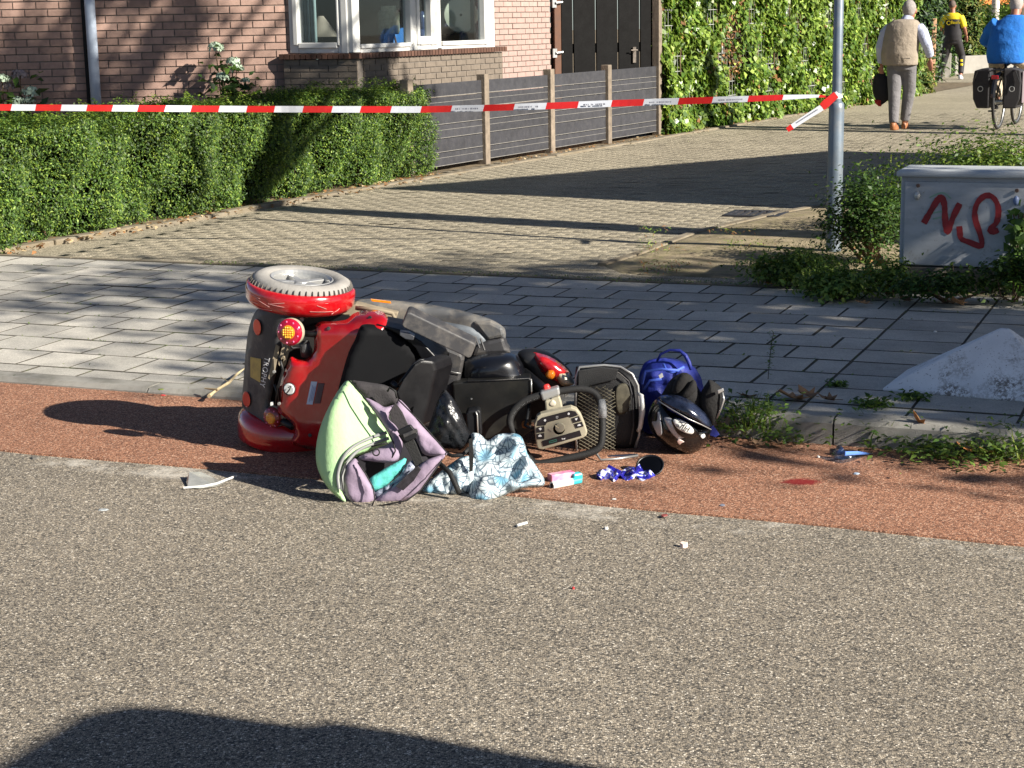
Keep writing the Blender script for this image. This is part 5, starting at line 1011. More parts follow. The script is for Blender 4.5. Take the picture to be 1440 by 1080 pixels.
# ------------------------------------------------------------------ overturned mobility scooter
from mathutils.geometry import delaunay_2d_cdt
def shell(name, outline, Y, mat, parent=None, roll=.02, rw=8, step=6, thick=.012, gx=0, gy=0, smooth=1, wob=None, bow=0, flat=False, label=None):
    # a curved panel: outline at its own distance, edges rolling back, with a wall thickness
    P = np.array([list(q) for q in (crom(outline, max(28, 4 * len(outline))) if smooth else dens(outline, 60))])
    A, Bs = P, np.roll(P, -1, 0); lo, hi = P.min(0), P.max(0); ctr = (lo + hi) / 2
    gxs, gys = np.meshgrid(np.arange(lo[0] + step / 2, hi[0], step), np.arange(lo[1] + step / 2, hi[1], step)); Q = np.stack([gxs.ravel(), gys.ravel()], 1)
    Q += np.stack([((np.arange(len(Q)) * 7) % 5 - 2) * .02 * step, ((np.arange(len(Q)) * 3) % 5 - 2) * .02 * step], 1)
    def dist(X):
        d = Bs - A; t = np.clip(((X[:, None] - A) * d).sum(2) / ((d * d).sum(1) + 1e-9), 0, 1); return np.linalg.norm(X[:, None] - (A + t[..., None] * d), axis=2).min(1)
    def ins(X):
        x, y = X[:, :1], X[:, 1:]; c = ((A[:, 1] > y) != (Bs[:, 1] > y)) & (x < (Bs[:, 0] - A[:, 0]) * (y - A[:, 1]) / (Bs[:, 1] - A[:, 1] + 1e-12) + A[:, 0]); return c.sum(1) % 2 == 1
    Q = Q[ins(Q)]; Q = Q[dist(Q) > step * .45]; n0 = len(P)
    V2, _, F, _, _, _ = delaunay_2d_cdt([Vector(p) for p in np.concatenate([P, Q])], [(i, (i + 1) % n0) for i in range(n0)], [], 1, 1e-5)
    X = np.array([list(v) for v in V2]); u = np.clip(dist(X) / rw, 0, 1)
    y = Y + gx * (X[:, 0] - ctr[0]) / 100 + gy * (X[:, 1] - ctr[1]) / 100 + roll * (1 - np.sqrt(np.clip(1 - (1 - u) ** 2, 0, 1)))
    if bow: r2 = ((X - ctr) / ((hi - lo) / 2)); y = y - bow * np.clip(1 - r2[:, 0] ** 2 * .6 - r2[:, 1] ** 2 * .6, 0, 1)
    if wob is not None: y = y + wob(X)
    mb = MB(); mb.add([W(a[0], a[1], b) for a, b in zip(X, y)], [tuple(f) for f in F])
    o = mb.obj(name, mat, parent, smooth=not flat, label=label); bm = bmesh.new(); bm.from_mesh(o.data)
    bm.normal_update()
    if sum(f.normal.y * f.calc_area() for f in bm.faces) > 0: bmesh.ops.reverse_faces(bm, faces=bm.faces)
    bm.to_mesh(o.data); bm.free()
    if thick: md = o.modifiers.new('solid', 'SOLIDIFY'); md.thickness = thick; md.offset = -1
    return o
def plate(name, outline, Y, th, mat, parent, gx=0, gy=0, bevel=.004, d=None, smooth=0, label=None, seg=2): return recalc(slab(outline, Y, th, gx, gy, d=d, smooth=smooth).obj(name, mat, parent, bevel=bevel, seg=seg, label=label))
def pill(name, outline, Y, front, mat, parent, back=.02, p=3, **k):
    mb = puff(outline, Y, front, back, p=p, **k); return recalc(mb.obj(name, mat, parent, smooth=True))
def pipe(name, pts, r, mat, parent, n=10): mb = MB(); mb.tube([W(*p) for p in pts], r, n); return mb.obj(name, mat, parent, smooth=True)
def disc(name, px, py, Y, r, h, ax, mat, parent, n=28, prof=None):
    mb = MB(); mb.lathe(prof or [(.0005, 0), (r * .9, 0), (r, h * .25), (r, h), (.0005, h)], W(px, py, Y), np.array(ax) * -1.0, n); return recalc(mb.obj(name, mat, parent, smooth=False, bevel=0))
m_rp = M('scooter_red', lin(176, 14, 22), .22, coat=1, var=.06, vs=5, dirt=.12, dcol=lin(150, 110, 100), ds=20)
m_blkp = M('black_plastic', lin(20, 21, 24), .42, var=.15, vs=12, bump=.08, bs=300); m_chp = M('charcoal_plastic', lin(46, 46, 49), .55, var=.12, vs=10, bump=.15, bs=400, dirt=.35, dcol=lin(118, 112, 104), ds=12)
m_gryp = M('grey_floor_plastic', lin(92, 93, 94), .6, var=.12, vs=8, bump=.15, bs=300, dirt=.5, dcol=lin(156, 146, 130), ds=10); m_rub = M('grey_tyre', lin(146, 143, 138), .8, var=.12, vs=14, bump=.2, dirt=.3, dcol=lin(98, 90, 82))
m_dkr = M('dark_tread', lin(100, 97, 92), .9); m_alu = M('alloy', lin(176, 176, 174), .35, metal=.55, var=.06); m_vin = M('black_upholstery', lin(12, 12, 15), .42, spec=.35, var=.12, vs=14, bump=.06, bs=300); m_cloth = M('seat_back_cloth', lin(10, 11, 14), .85, spec=.2, var=.1, vs=9, bump=.06, bs=500)
m_beig = M('beige_console', lin(164, 157, 136), .45, var=.05); m_grip = M('foam_grip', lin(17, 17, 18), .75, var=.2, vs=18, bump=.2, bs=200); m_amb = M('amber_lens', lin(232, 130, 26), .2, coat=.6, var=.25, vs=60); m_lensr = M('red_lens', lin(170, 16, 48), .15, coat=.8, var=.15, vs=50); m_led = M('lens_facet', lin(244, 120, 160), .1, coat=.6); m_leda = M('amber_facet', lin(255, 190, 60), .1, coat=.6)
m_dust = M('dusty_underside', lin(136, 124, 104), .9, var=.25, vs=14)
sco = thing('mobility_scooter', 'red four wheeled mobility scooter lying on its side on the cycle path', 'mobility scooter', G(560, 640, 0))
CA = np.array([.12, -.085, 1]); CA /= np.linalg.norm(CA); TOCAM = np.array([-.05, -1, 0.0]); TOCAM = TOCAM - CA * (TOCAM @ CA); TOCAM /= np.linalg.norm(TOCAM)
wu = W(424, 394, 6.33); wd_ = wu - CA * .615
def scwheel(c, flip, ax=CA, r=.186):
    a = np.array(ax) * (1 if flip else -1); mb = MB()      # a points to the outer face
    mb.lathe([(r * .6, -.075), (r * .86, -.085), (r * .97, -.07), (r, -.045), (r, -.015), (r * .97, .006), (r * .86, .018), (r * .64, .01), (r * .6, -.075)], c, a, 48); ty_ = recalc(mb.obj('wheel', m_rub, sco, smooth=True))
    e1 = np.cross(a, [1, .2, 0]); e1 /= np.linalg.norm(e1); e2 = np.cross(a, e1); mb = MB()
    for k in range(52):
        w = 2 * math.pi * k / 52; e = e1 * math.cos(w) + e2 * math.sin(w); t_ = np.cross(a, e)
        mb.box(c + e * r * .955 + a * -.004, (.026, .0018, .016), (e + t_ * .25, t_, a - e * .5)); mb.box(c + e * r * .995 - a * .045, (.004, .003, .05), (e, t_, a))
    mb.obj('tread', m_dkr, ty_); mb = MB()
    mb.lathe([(r * .65, .008), (r * .62, .014), (r * .57, .004), (r * .54, -.03), (.001, -.034)], c, a, 40)
    for k in range(5):
        w = 2 * math.pi * k / 5 + .3; e = e1 * math.cos(w) + e2 * math.sin(w); t_ = np.cross(a, e); mb.box(c + e * r * .34 - a * .014, (r * .5, .026, .02), (e, t_, a))
    mb.lathe([(.001, 0), (.026, 0), (.03, -.006), (.03, -.03)], c, a, 20); recalc(mb.obj('rim', m_alu, ty_, bevel=.003, smooth=False)); mb = MB()
    for k in range(5):
        w = 2 * math.pi * k / 5 + .9; e = e1 * math.cos(w) + e2 * math.sin(w); mb.tube([c + e * r * .42 - a * .033, c + e * r * .42 - a * .028], r * .12, 14)
    mb.obj('rim_recess', m_dark, ty_); return ty_
scwheel(wu, True); scwheel(wd_, False)
fwc = G(742, 612, 0) + np.array([.02, .35, .09])
scwheel(fwc, False, CA, .15); scwheel(W(712, 536, 6.5), True, CA, .13)
def fender(c, s_, a0, a1, name='fender'):
    a = CA * s_; mb = MB(); r = .203
    mb.lathe([(r * .9, .02), (r, .004), (r * 1.012, -.03), (r * 1.0, -.072), (r * .94, -.09), (r * .8, -.1), (r * .6, -.102)] if s_ < 0 else [(r * .955, -.01), (r, -.016), (r * 1.012, -.04), (r * 1.0, -.072), (r * .94, -.09), (r * .8, -.1), (r * .6, -.102)], c, a, 44, (a0, a1), x0=TOCAM); o = recalc(mb.obj(name, m_rp, sco, smooth=True)); md = o.modifiers.new('solid', 'SOLIDIFY'); md.thickness = .006; return o
fender(wu, 1, -97, 94); fender(wd_, -1, -92, 100)
mb = MB()                                    # scuffs on the upper fender
for k in range(9):
    w0 = random.uniform(-60, 60); w1 = w0 + random.uniform(6, 26); h0 = random.uniform(-.085, -.04); h1 = h0 + random.uniform(-.02, .02); e2_ = np.cross(CA, TOCAM)
    mb.tube([wu + CA * (h0 + (h1 - h0) * u_) + .2063 * (TOCAM * math.cos(R(w0 + (w1 - w0) * u_)) + e2_ * math.sin(R(w0 + (w1 - w0) * u_))) * (1 if h0 + (h1 - h0) * u_ > -.07 else .975) for u_ in (0, .3, .6, 1)], .0009, 5)
mb.obj('scuff', M('scuff', lin(206, 150, 144), .7), sco, kind='stuff')
# axle and undercarriage behind the shrouds; plain blocks added to stop light inside
mb = MB(); mb.tube([wu - CA * .08, wd_ + CA * .08], .03, 12).box((wu + wd_) / 2 + np.array([.08, .06, 0]), (.26, .2, .34)); mb.tube([wu - CA * .05 + TOCAM * .08, wu - CA * .17 + TOCAM * .1], .016, 10); mb.obj('axle', m_blkp, sco)
mb = MB(); mb.box(W(560, 520, 6.5) + np.array([0, .05, 0]), (.62, .08, .3)).box(W(690, 545, 6.45), (.5, .1, .24)); mb.obj('chassis_block', m_blkp, sco, bevel=.01)
plate('floor_underside', [(430, 446), (500, 428), (560, 440), (556, 452), (500, 452), (447, 457)], 6.34, .08, m_dust, sco)
# floor tray and ribs
shell('floor_tray', [(497, 425), (520, 420), (560, 423), (610, 429), (650, 437), (688, 448), (706, 458), (711, 466), (709, 478), (690, 488), (660, 498), (610, 480), (565, 466), (520, 452), (500, 446)], 6.36, m_gryp, sco, roll=.04, rw=7, thick=.05, gx=-.05, step=7)
shell('ribbed_mat', [(600, 450), (640, 455), (664, 461), (678, 470), (684, 480), (668, 489), (630, 478), (604, 462)], 6.33, M('rib_mat', lin(112, 118, 124), .6, var=.08), sco, roll=.01, rw=3, thick=.01, gx=-.05)
mb = MB()
for k in range(9):
    x = 618 + 7.2 * k; y0 = 455 + 2.6 * k; mb.tube([W(x, y0, 6.315 - .004 * k), W(x + 6, y0 + 13 + k * .5, 6.30 - .004 * k)], .0038, 6)
mb.obj('mat_rib', m_chp, sco)
plate('floor_end', [(664, 452), (690, 452), (707, 461), (710, 474), (685, 479), (676, 468)], 6.305, .05, m_gryp, sco, bevel=.012, gx=-.05)
plate('side_reflector', [(521, 420.5), (549, 424), (550, 427), (523, 424)], 6.3, .01, m_amb, sco, bevel=.001)
pipe('hose', [(500, 433, 6.3), (530, 436, 6.29), (552, 441, 6.28), (556, 450, 6.28)], .008, m_dust, sco)
# rear bumper with reflectors, plate and lettering
bumY = lambda X: np.clip((398 - X[:, 0]) / 50, 0, 1.2) ** 1.6 * .16
def bumper_y(px, py, lift=.004):
    return 6.16 + .07 * (py - 517) / 100 * -.0 + float(bumY(np.array([[px, py]]))[0]) - lift
shell('rear_bumper', [(372, 431), (390, 431), (410, 433), (428, 439), (434, 447), (424, 450), (410, 452), (402, 462), (398, 486), (392, 510), (387, 530), (383, 552), (380, 570), (386, 590), (388, 602), (378, 604), (364, 600), (350, 589), (342, 577), (340, 562), (342, 540), (345, 500), (349, 466), (355, 446), (362, 435)], 6.16, m_chp, sco, roll=.03, rw=7, thick=.02, wob=bumY, step=6)
for (x, y) in ((361.5, 460), (346.5, 561.5)):
    Yr = bumper_y(x, y, .006); mb = MB(); mb.ell([(W(x, y, Yr), W(x + 5.6, y + 1, bumper_y(x + 5.6, y, .006)) - W(x, y, Yr), ZV * .031), (W(x, y, Yr - .008), (W(x + 5.2, y + 1, bumper_y(x + 5.2, y, .014)) - W(x, y, Yr - .008)), ZV * .028)], 24); recalc(mb.obj('reflector', M('reflector_red', lin(214, 62, 44), .3, coat=.5, var=.08), sco, smooth=False))
mb = MB(); q = [(352, 502), (367, 505), (366, 538), (352, 530)]; v = [W(x, y, bumper_y(x, y, .006)) for x, y in q]; mb.add(v + [p + np.array([0, .01, 0]) for p in v], [(0, 1, 2, 3), (4, 7, 6, 5), (0, 4, 5, 1), (1, 5, 6, 2), (2, 6, 7, 3), (3, 7, 4, 0)]); mb.obj('number_plate', M('yellow_plate', lin(172, 150, 78), .5, var=.25, vs=30), sco)
a_, b_ = W(375, 502, bumper_y(375, 502, .012)), W(367.5, 545, bumper_y(367.5, 545, .012))
text('TROPHY', a_ + np.array([.002, -.004, 0]), b_ - a_, np.array([1, -.35, 0]), .03, M('white_print', lin(228, 228, 226), .5), sco, spacing=1.1)
plate('blue_cap', [(366, 428.5), (380, 427.5), (382, 431), (367, 432)], 6.26, .03, M('blue_cap', lin(110, 136, 200), .5), sco, bevel=.002)
plate('bracket', [(388, 484), (393, 488), (386, 525), (379, 534), (377, 532), (382, 510)], 6.14, .006, m_dust, sco, bevel=.001)
plate('bracket', [(396, 490), (400, 488), (398, 500), (393, 515), (391, 512)], 6.14, .006, m_dust, sco, bevel=.001)
plate('bracket', [(404, 488), (409, 487), (402, 512), (397, 520), (395, 518)], 6.15, .006, m_dust, sco, bevel=.001)
plate('rear_frame', [(388, 470), (445, 455), (450, 500), (420, 520), (400, 590), (420, 640), (380, 610), (376, 560), (390, 500)], 6.3, .06, m_dark, sco)
# tail lights
def taillight(px, py, r, ax, in_shade, Y):
    ax = np.array(ax); ax = ax / np.linalg.norm(ax); c = W(px, py, Y); mb = MB(); mb.lathe([(.001, -.05), (r * .6, -.05), (r * 1.0, -.02), (r * 1.01, -.004), (r * .985, .001)], c, ax, 36); t = recalc(mb.obj('tail_light', m_beig, sco, smooth=True))
    mb = MB(); mb.lathe([(r * .98, 0), (r * .96, .006), (r * .86, .012), (r * .52, .015)], c, ax, 36); recalc(mb.obj('outer_lens', m_lensr if not in_shade else M('shaded_red_lens', lin(128, 24, 26), .2, coat=.6, var=.3, vs=40), t, smooth=True))  # lower lamp gets a darkened lens copy, its shade put into the colour
    mb = MB(); mb.lathe([(r * .52, .0152), (r * .45, .018), (r * .2, .02), (.001, .02)], c, ax, 30); recalc(mb.obj('inner_lens', m_amb, t, smooth=True))
    e1 = np.cross(ax, ZV); e1 /= np.linalg.norm(e1); e2 = np.cross(e1, ax); mb = MB()
    for k in range(9): w = 2 * math.pi * k / 9; mb.sphere(c + ax * .011 + (e1 * math.cos(w) + e2 * math.sin(w)) * r * .76, r * .085, 8)
    mb.obj('facet', m_led, t, smooth=True); mb = MB()
    for i in range(-2, 3):
        for j in range(-2, 3):
            if i * i + j * j < 6: mb.sphere(c + ax * .018 + (e1 * i + e2 * j) * r * .17, r * .075, 8)
    mb.obj('amber_facet', m_leda, t, smooth=True)
taillight(407.5, 467, .05, (-.28, -.95, .08), False, 6.05)
taillight(384, 587, .042, (-.5, -.85, -.05), True, 6.2)
pipe('lamp_stem', [(420, 468, 6.12), (440, 470, 6.1), (466, 465, 6.08)], .012, m_blkp, sco)
pipe('lamp_stem', [(392, 590, 6.2), (412, 600, 6.15)], .014, m_blkp, sco)
disc('lamp_screw', 422, 451, 6.1, .008, .02, (-.2, -1, 0), m_blkp, sco, 12)
# cables, bolts and clips in the open gap behind the bumper
m_cab_ = M('cable_black', lin(16, 16, 17), .5)
for pts in ([(392, 500, 6.12), (398, 520, 6.11), (391, 545, 6.13), (394, 572, 6.14)], [(400, 478, 6.1), (412, 490, 6.1), (424, 488, 6.11), (432, 478, 6.1)], [(386, 540, 6.15), (390, 552, 6.14), (388, 570, 6.15)]): pipe('cable', pts, .005, m_cab_, sco, 8)
for (x, y, c_) in ((385, 523, m_alu), (392, 568, m_alu), (398, 503, m_dust), (418, 482, m_chp), (426, 494, m_chp)): disc('bolt', x, y, 6.1, .006, .008, (-.2, -1, 0), c_, sco, 8)
pipe('spring', [(428, 482, 6.12), (431, 500, 6.13)], .02, m_chp, sco, 12)
plate('light_clip', [(380, 566), (384, 565), (384, 570), (380, 571)], 6.13, .01, m_white, sco, bevel=.001)
# red rear shroud
shr = [(447, 454), (470, 452), (488, 449), (497, 441), (515, 436), (537, 438), (546, 450), (545, 466), (540, 500), (545, 560), (530, 620), (500, 640), (470, 643), (445, 634), (424, 629), (411, 624), (415, 610), (412, 596), (401, 587), (391, 578), (391, 560), (395, 537), (402, 518), (409, 502), (420, 506), (432, 504), (441, 493), (442, 474)]
def shy(X): return np.clip((430 - X[:, 0]) / 60, 0, 1) ** 2 * .1 - .1 * np.clip((X[:, 0] - 430) / 100, 0, 1) + np.clip((470 - X[:, 1]) / 40, 0, 1) ** 2 * .16 + np.clip((X[:, 1] - 590) / 60, 0, 1) ** 2 * .08
shell('rear_shroud', shr, 6.09, m_rp, sco, roll=.025, rw=6, thick=.02, wob=shy, step=6)
mb = MB(); mb.lathe([(.0005, .006), (.018, .006), (.021, .003), (.021, 0)], W(407, 547, 6.095), np.array([-.3, -1, .02]), 28); recalc(mb.obj('badge', M('badge_white', lin(206, 208, 206), .3, coat=.5), sco)); mb = MB(); mb.lathe([(.0208, .0), (.0235, .004), (.0235, -.004)], W(407, 547, 6.097), np.array([-.3, -1, .02]), 28); recalc(mb.obj('badge_rim', m_chp, sco))
pts = [W(403, 553, 6.079), W(407, 548, 6.076), W(409, 543, 6.078), W(405, 545, 6.078)]; mb = MB(); mb.tube(pts, .0026, 6); mb.obj('badge_mark', m_dark, sco)
def sticker(name, q, col):
    v = [W(x, y, 6.09 + float(shy(np.array([[x, y]]))[0]) - .003) for x, y in q]; mb = MB(); mb.add(v + [p + np.array([0, .003, 0]) for p in v], [(0, 1, 2, 3), (4, 7, 6, 5), (0, 4, 5, 1), (1, 5, 6, 2), (2, 6, 7, 3), (3, 7, 4, 0)]); return mb.obj(name, M(name + '_paper', col, .5, var=.04), sco)
sticker('white_sticker', [(437.5, 536.5), (446, 537), (439.5, 569), (431, 568.5)], lin(196, 206, 226)); sticker('dark_sticker', [(447.5, 539), (456, 539.5), (450, 567.5), (441.5, 567.5)], lin(84, 60, 66))
mb = MB()                                    # lines of fine print on the stickers
for k in range(3):
    a, b2 = (440 + 2 * k, 541), (434.5 + 2 * k, 566); pa, pb = [W(x, y, 6.09 + float(shy(np.array([[x, y]]))[0]) - .0045) for x, y in (a, b2)]; d = (pb - pa); l = np.linalg.norm(d); d /= l
    mb.box((pa + pb) / 2, (.0012, .0008, l * (.8 if k else .95)), (np.array([1, 0, 0]), np.array([0, 1, 0]), d))
mb.obj('sticker_print', M('blue_print', lin(70, 90, 150), .6), sco)
for (x, y) in ((462, 462), (520, 447), (436, 612), (452, 625)):
    mb = MB(); mb.lathe([(.0005, .003), (.006, .003), (.0075, .0005), (.0075, -.002)], W(x, y, 6.09 + float(shy(np.array([[x, y]]))[0]) - .001), np.array([-.1, -1, .1]), 12); mb.obj('screw', m_chp, sco)
# seat
plate('side_panel', [(575, 470), (602, 478), (650, 498), (653, 506), (648, 532), (640, 562), (625, 600), (590, 600), (585, 520)], 6.12, .16, m_chp, sco, bevel=.012)
pipe('panel_seam', [(629, 521, 6.112), (640, 524, 6.112), (648, 525, 6.112)], .002, m_alu, sco, 6)
sb = shell('seat_back', [(505, 462), (512, 456), (530, 457), (548, 462), (567, 473), (583, 489), (594, 506), (585, 514), (568, 534), (552, 552), (548, 600), (500, 606), (470, 592), (473, 560), (480, 530), (490, 496), (499, 478)], 5.98, m_cloth, sco, roll=.035, rw=9, thick=.05, gx=.06, step=7)
plate('seat_edge', [(528, 456), (548, 460), (567, 465), (592, 480), (614, 503), (618, 510), (596, 512), (584, 490), (566, 474), (545, 463)], 6.0, .14, m_vin, sco, bevel=.02, d=(.25, .95, .05), seg=3)
plate('seat_cushion', [(556, 552), (566, 533), (582, 512), (592, 506), (609, 508), (613, 521), (604, 560), (593, 599), (580, 602), (566, 580)], 5.84, .115, m_vin, sco, bevel=.016, d=(.52, .85, .03), gx=.1, seg=4)
pipe('cushion_piping', [(560, 542, 5.853), (568, 531, 5.855), (583, 511, 5.86), (591, 506, 5.865), (605, 506, 5.88)], .0045, m_blkp, sco, 8)
plate('armrest', [(565, 457), (572, 440), (577, 440), (667, 483), (669, 487), (662, 503), (658, 504), (568, 461)], 5.98, .05, m_chp, sco, bevel=.01, d=(.1, .9, .35), gx=.06, seg=3)
plate('armrest_bracket', [(562, 466), (575, 468), (583, 473), (581, 479), (570, 477), (562, 472)], 5.97, .04, M('bracket_steel', lin(96, 98, 104), .35, metal=.7), sco, bevel=.003)
pipe('strap_end', [(552, 538, 5.9), (560, 545, 5.88)], .011, m_blkp, sco)
# battery box, tiller shroud, nose
plate('battery_box', [(636, 539), (656, 536.5), (658, 535.5), (747, 532), (748, 557), (747, 606), (730, 618), (668, 618), (640, 590)], 6.08, .3, M('black_box_plastic', lin(20, 20, 19), .45, var=.3, vs=7, dirt=.35, dcol=lin(46, 45, 38), ds=8), sco, bevel=.006)
pipe('box_edge', [(747, 533, 6.075), (747.5, 556, 6.075)], .0025, m_alu, sco, 6); pipe('box_edge', [(655, 536.5, 6.075), (700, 534.5, 6.075), (746, 532, 6.075)], .0018, m_chp, sco, 6)
disc('box_rivet', 663, 561, 6.078, .0035, .004, (0, -1, 0), m_alu, sco, 12)
plate('charger_box', [(655, 583), (658, 578), (672, 576), (676, 579), (678, 612), (657, 612)], 5.98, .07, m_blkp, sco, bevel=.012, seg=3); pipe('charger_trim', [(669, 579, 5.975), (671, 584, 5.975), (672, 610, 5.975)], .003, m_alu, sco, 6)
pill('tiller_shroud', [(648, 519), (656, 507), (668, 501), (690, 497), (720, 497), (732, 507), (739, 522), (741, 534), (700, 537), (660, 538), (648, 535)], 6.2, .09, M('tiller_black', lin(14, 15, 20), .3, coat=.5, var=.1), sco, back=.1, p=2.4)
plate('tiller_base', [(663, 503), (668, 488), (686, 479), (709, 474), (713, 488), (720, 498), (690, 499)], 6.3, .12, m_chp, sco, bevel=.015)
pill('front_cowl', [(728, 498), (738, 491), (760, 493), (780, 501), (796, 514), (805, 528), (800, 545), (782, 556), (752, 560), (742, 540), (736, 515)], 6.26, .04, m_blkp, sco, back=.2)
shell('front_nose', [(749, 497), (763, 498), (778, 504), (792, 514), (803, 527), (807, 540), (793, 543), (780, 537), (766, 528), (757, 516)], 6.2, m_rp, sco, roll=.04, rw=12, thick=.012, bow=.03)
pill('indicator', [(767, 527), (771, 521), (778, 521), (781, 527), (777, 533), (770, 532)], 6.17, .018, m_amb, sco)
shell('headlight', [(781, 525), (796, 525), (805, 536), (806, 541), (792, 543), (784, 534)], 6.165, M('headlight_lens', lin(206, 198, 170), .2, coat=.8), sco, roll=.02, rw=6)
pill('key_knob', [(764, 542), (771, 540), (774, 546), (769, 550), (764, 548)], 6.05, .012, M('red_knob', lin(216, 60, 56), .35), sco)
pipe('tiller_stem', [(735, 525, 6.22), (765, 550, 6.1), (778, 568, 6.02)], .024, m_blkp, sco); pipe('cable', [(745, 560, 6.1), (741, 590, 6.02), (738, 598, 6.0), (748, 604, 5.98)], .006, m_blkp, sco)
pill('hand_lever', [(734, 594), (740, 591), (744, 596), (742, 602), (735, 601)], 6.03, .01, M('brown_lever', lin(150, 96, 42), .4), sco)
# delta handlebar and console
LY = lambda y: 5.965 + (652 - y) / 100 * .07
loop = [(778, 552), (760, 556), (738, 564), (723, 577), (717, 592), (721, 607), (731, 622), (740, 637), (747, 648), (756, 652), (772, 650), (805, 643), (832, 636), (844, 627), (847, 610), (847, 590), (845, 570), (839, 556), (828, 549), (812, 547), (795, 549)]
lp3 = [W(p[0], p[1], LY(p[1])) for p in crom(loop, 90)]; mb = MB(); mb.tube(lp3 + [lp3[0]], .0135, 14, caps=False); hb = mb.obj('handlebar', m_grip, sco, smooth=True)
mb = MB(); mb.tube([W(845, 562, LY(562)), W(847, 575, LY(575)), W(847.5, 588, LY(588))], [.0155, .0165, .0155], 14); mb.obj('tape_patch', M('grey_tape', lin(126, 128, 130), .5, var=.25, vs=60, bump=.4), hb, smooth=True)
mb = MB()
for k in range(34):
    p = np.array(crom(loop, 200)[int(12 + k * 1.35)]); mb.sphere(W(p[0] + 1.6, p[1] + 2.4, LY(p[1]) - .0125), .0012, 6)
mb.obj('grip_stitch', M('stitch', lin(120, 122, 124), .7), hb)
plate('bracket_clamp', [(759, 552), (786, 544), (788, 556), (763, 565)], LY(555) - .02, .045, m_alu, sco, bevel=.008, seg=3)
plate('console_neck', [(766, 564), (787, 557), (790, 566), (792, 577), (768, 583)], LY(565) - .018, .03, m_beig, sco, bevel=.006)
pill('neck_dimple', [(772, 567), (777, 562), (782, 566), (780, 571), (774, 571)], LY(565) - .017, .005, M('warm_beige', lin(186, 176, 158), .5), sco, back=.002)
co = lambda pts: [(x / 9.817 + 740, y / 9.817 + 540) for x, y in pts]
YC = 5.935
con = plate('console', co([(150, 450), (200, 415), (430, 360), (620, 320), (700, 350), (760, 430), (810, 550), (845, 660), (830, 720), (780, 750), (500, 835), (230, 910), (170, 905), (145, 870), (120, 700), (110, 560)]), YC, .045, m_beig, sco, bevel=.006, seg=3)
m_pad = M('console_black', lin(34, 30, 34), .35); m_ico = M('icon_white', lin(220, 220, 220), .5)
for nm_, pts, mt, off in (('panel_band', [(150, 578), (165, 505), (220, 465), (600, 366), (680, 380), (716, 430), (620, 462), (590, 450), (290, 530), (265, 570)], m_pad, .003), ('button', [(148, 598), (250, 582), (254, 660), (140, 675)], m_pad, .003), ('button', [(140, 692), (250, 676), (250, 758), (145, 765)], m_pad, .003), ('button', [(626, 476), (728, 442), (757, 510), (650, 538)], m_pad, .003), ('button', [(662, 552), (768, 522), (795, 584), (690, 613)], m_pad, .003), ('display', [(215, 790), (740, 640), (765, 715), (235, 865)], m_pad, .003)):
    plate(nm_, co(pts), YC - off, off - .0004, mt, con, bevel=.0008)
def ring(px, py, r0, r1, Y, mat, parent, name): mb = MB(); mb.lathe([(r0, 0), (r0, .0015), (r1, .0015), (r1, 0)], W(px, py, Y), np.array([0, -1, 0]), 24); return recalc(mb.obj(name, mat, parent))
for (x, y, r) in ((258, 503, .0042), (585, 412, .0042)): disc('indicator_dot', *co([(x, y)])[0], YC - .0048, r, .001, (0, -1, 0), m_ico, con, 14)
ring(*co([(425, 458)])[0], .0032, .0042, YC - .0034, m_ico, con, 'ring_mark')
for pts in ([(170, 615), (200, 600), (215, 622), (195, 642)], [(165, 715), (190, 695), (215, 712), (212, 728), (168, 730)], [(668, 478), (712, 468), (692, 506)], [(706, 572), (730, 550), (758, 564), (752, 576), (710, 582)]): plate('button_icon', co(pts), YC - .0038, .0006, m_ico, con, bevel=0)
for pts in ([(312, 790), (415, 762), (417, 768), (316, 796)], [(318, 812), (417, 786), (419, 792), (322, 818)], [(312, 790), (319, 788), (325, 816), (318, 818)], [(411, 764), (417, 762), (422, 790), (416, 792)]): plate('battery_icon', co(pts), YC - .0038, .0006, M('green_led', lin(70, 150, 130), .4) if 'green_led' not in bpy.data.materials else bpy.data.materials['green_led'], con, bevel=0)
for pts in ([(488, 750), (502, 746), (504, 768), (496, 770)], [(512, 752), (540, 745), (538, 760), (516, 768)]): plate('display_mark', co(pts), YC - .0038, .0006, m_ico, con, bevel=0)
dx, dy = co([(465, 605)])[0]; disc('dial', dx - 1.2, dy + 1.4, YC - .0, .0235, .006, (0, -1, 0), m_chp, con, 30); disc('dial_cap', dx, dy, YC - .0055, .0178, .012, (0, -1, 0), m_beig, con, 30)
mb = MB(); mb.box(W(dx - 4, dy - 1.5, YC - .018), (.016, .002, .0022), (np.array([.8, 0, -.6]), np.array([0, 1, 0]), np.array([.6, 0, .8]))); mb.obj('dial_pointer', M('cream', lin(230, 214, 170), .5), con)
# mirror arm lying on the path
pipe('mirror_arm', [(836, 632, 6.02), (840, 640, 5.99), (845, 647, 5.96), (870, 645, 5.98), (897, 640.5, 6.02)], .0045, m_alu, sco, 8)
plate('arm_plate', [(847, 643), (868, 641), (897, 639.5), (897, 641), (850, 647)], 6.03, .02, M('dull_steel', lin(90, 96, 120), .3, metal=.7), sco, bevel=.001)
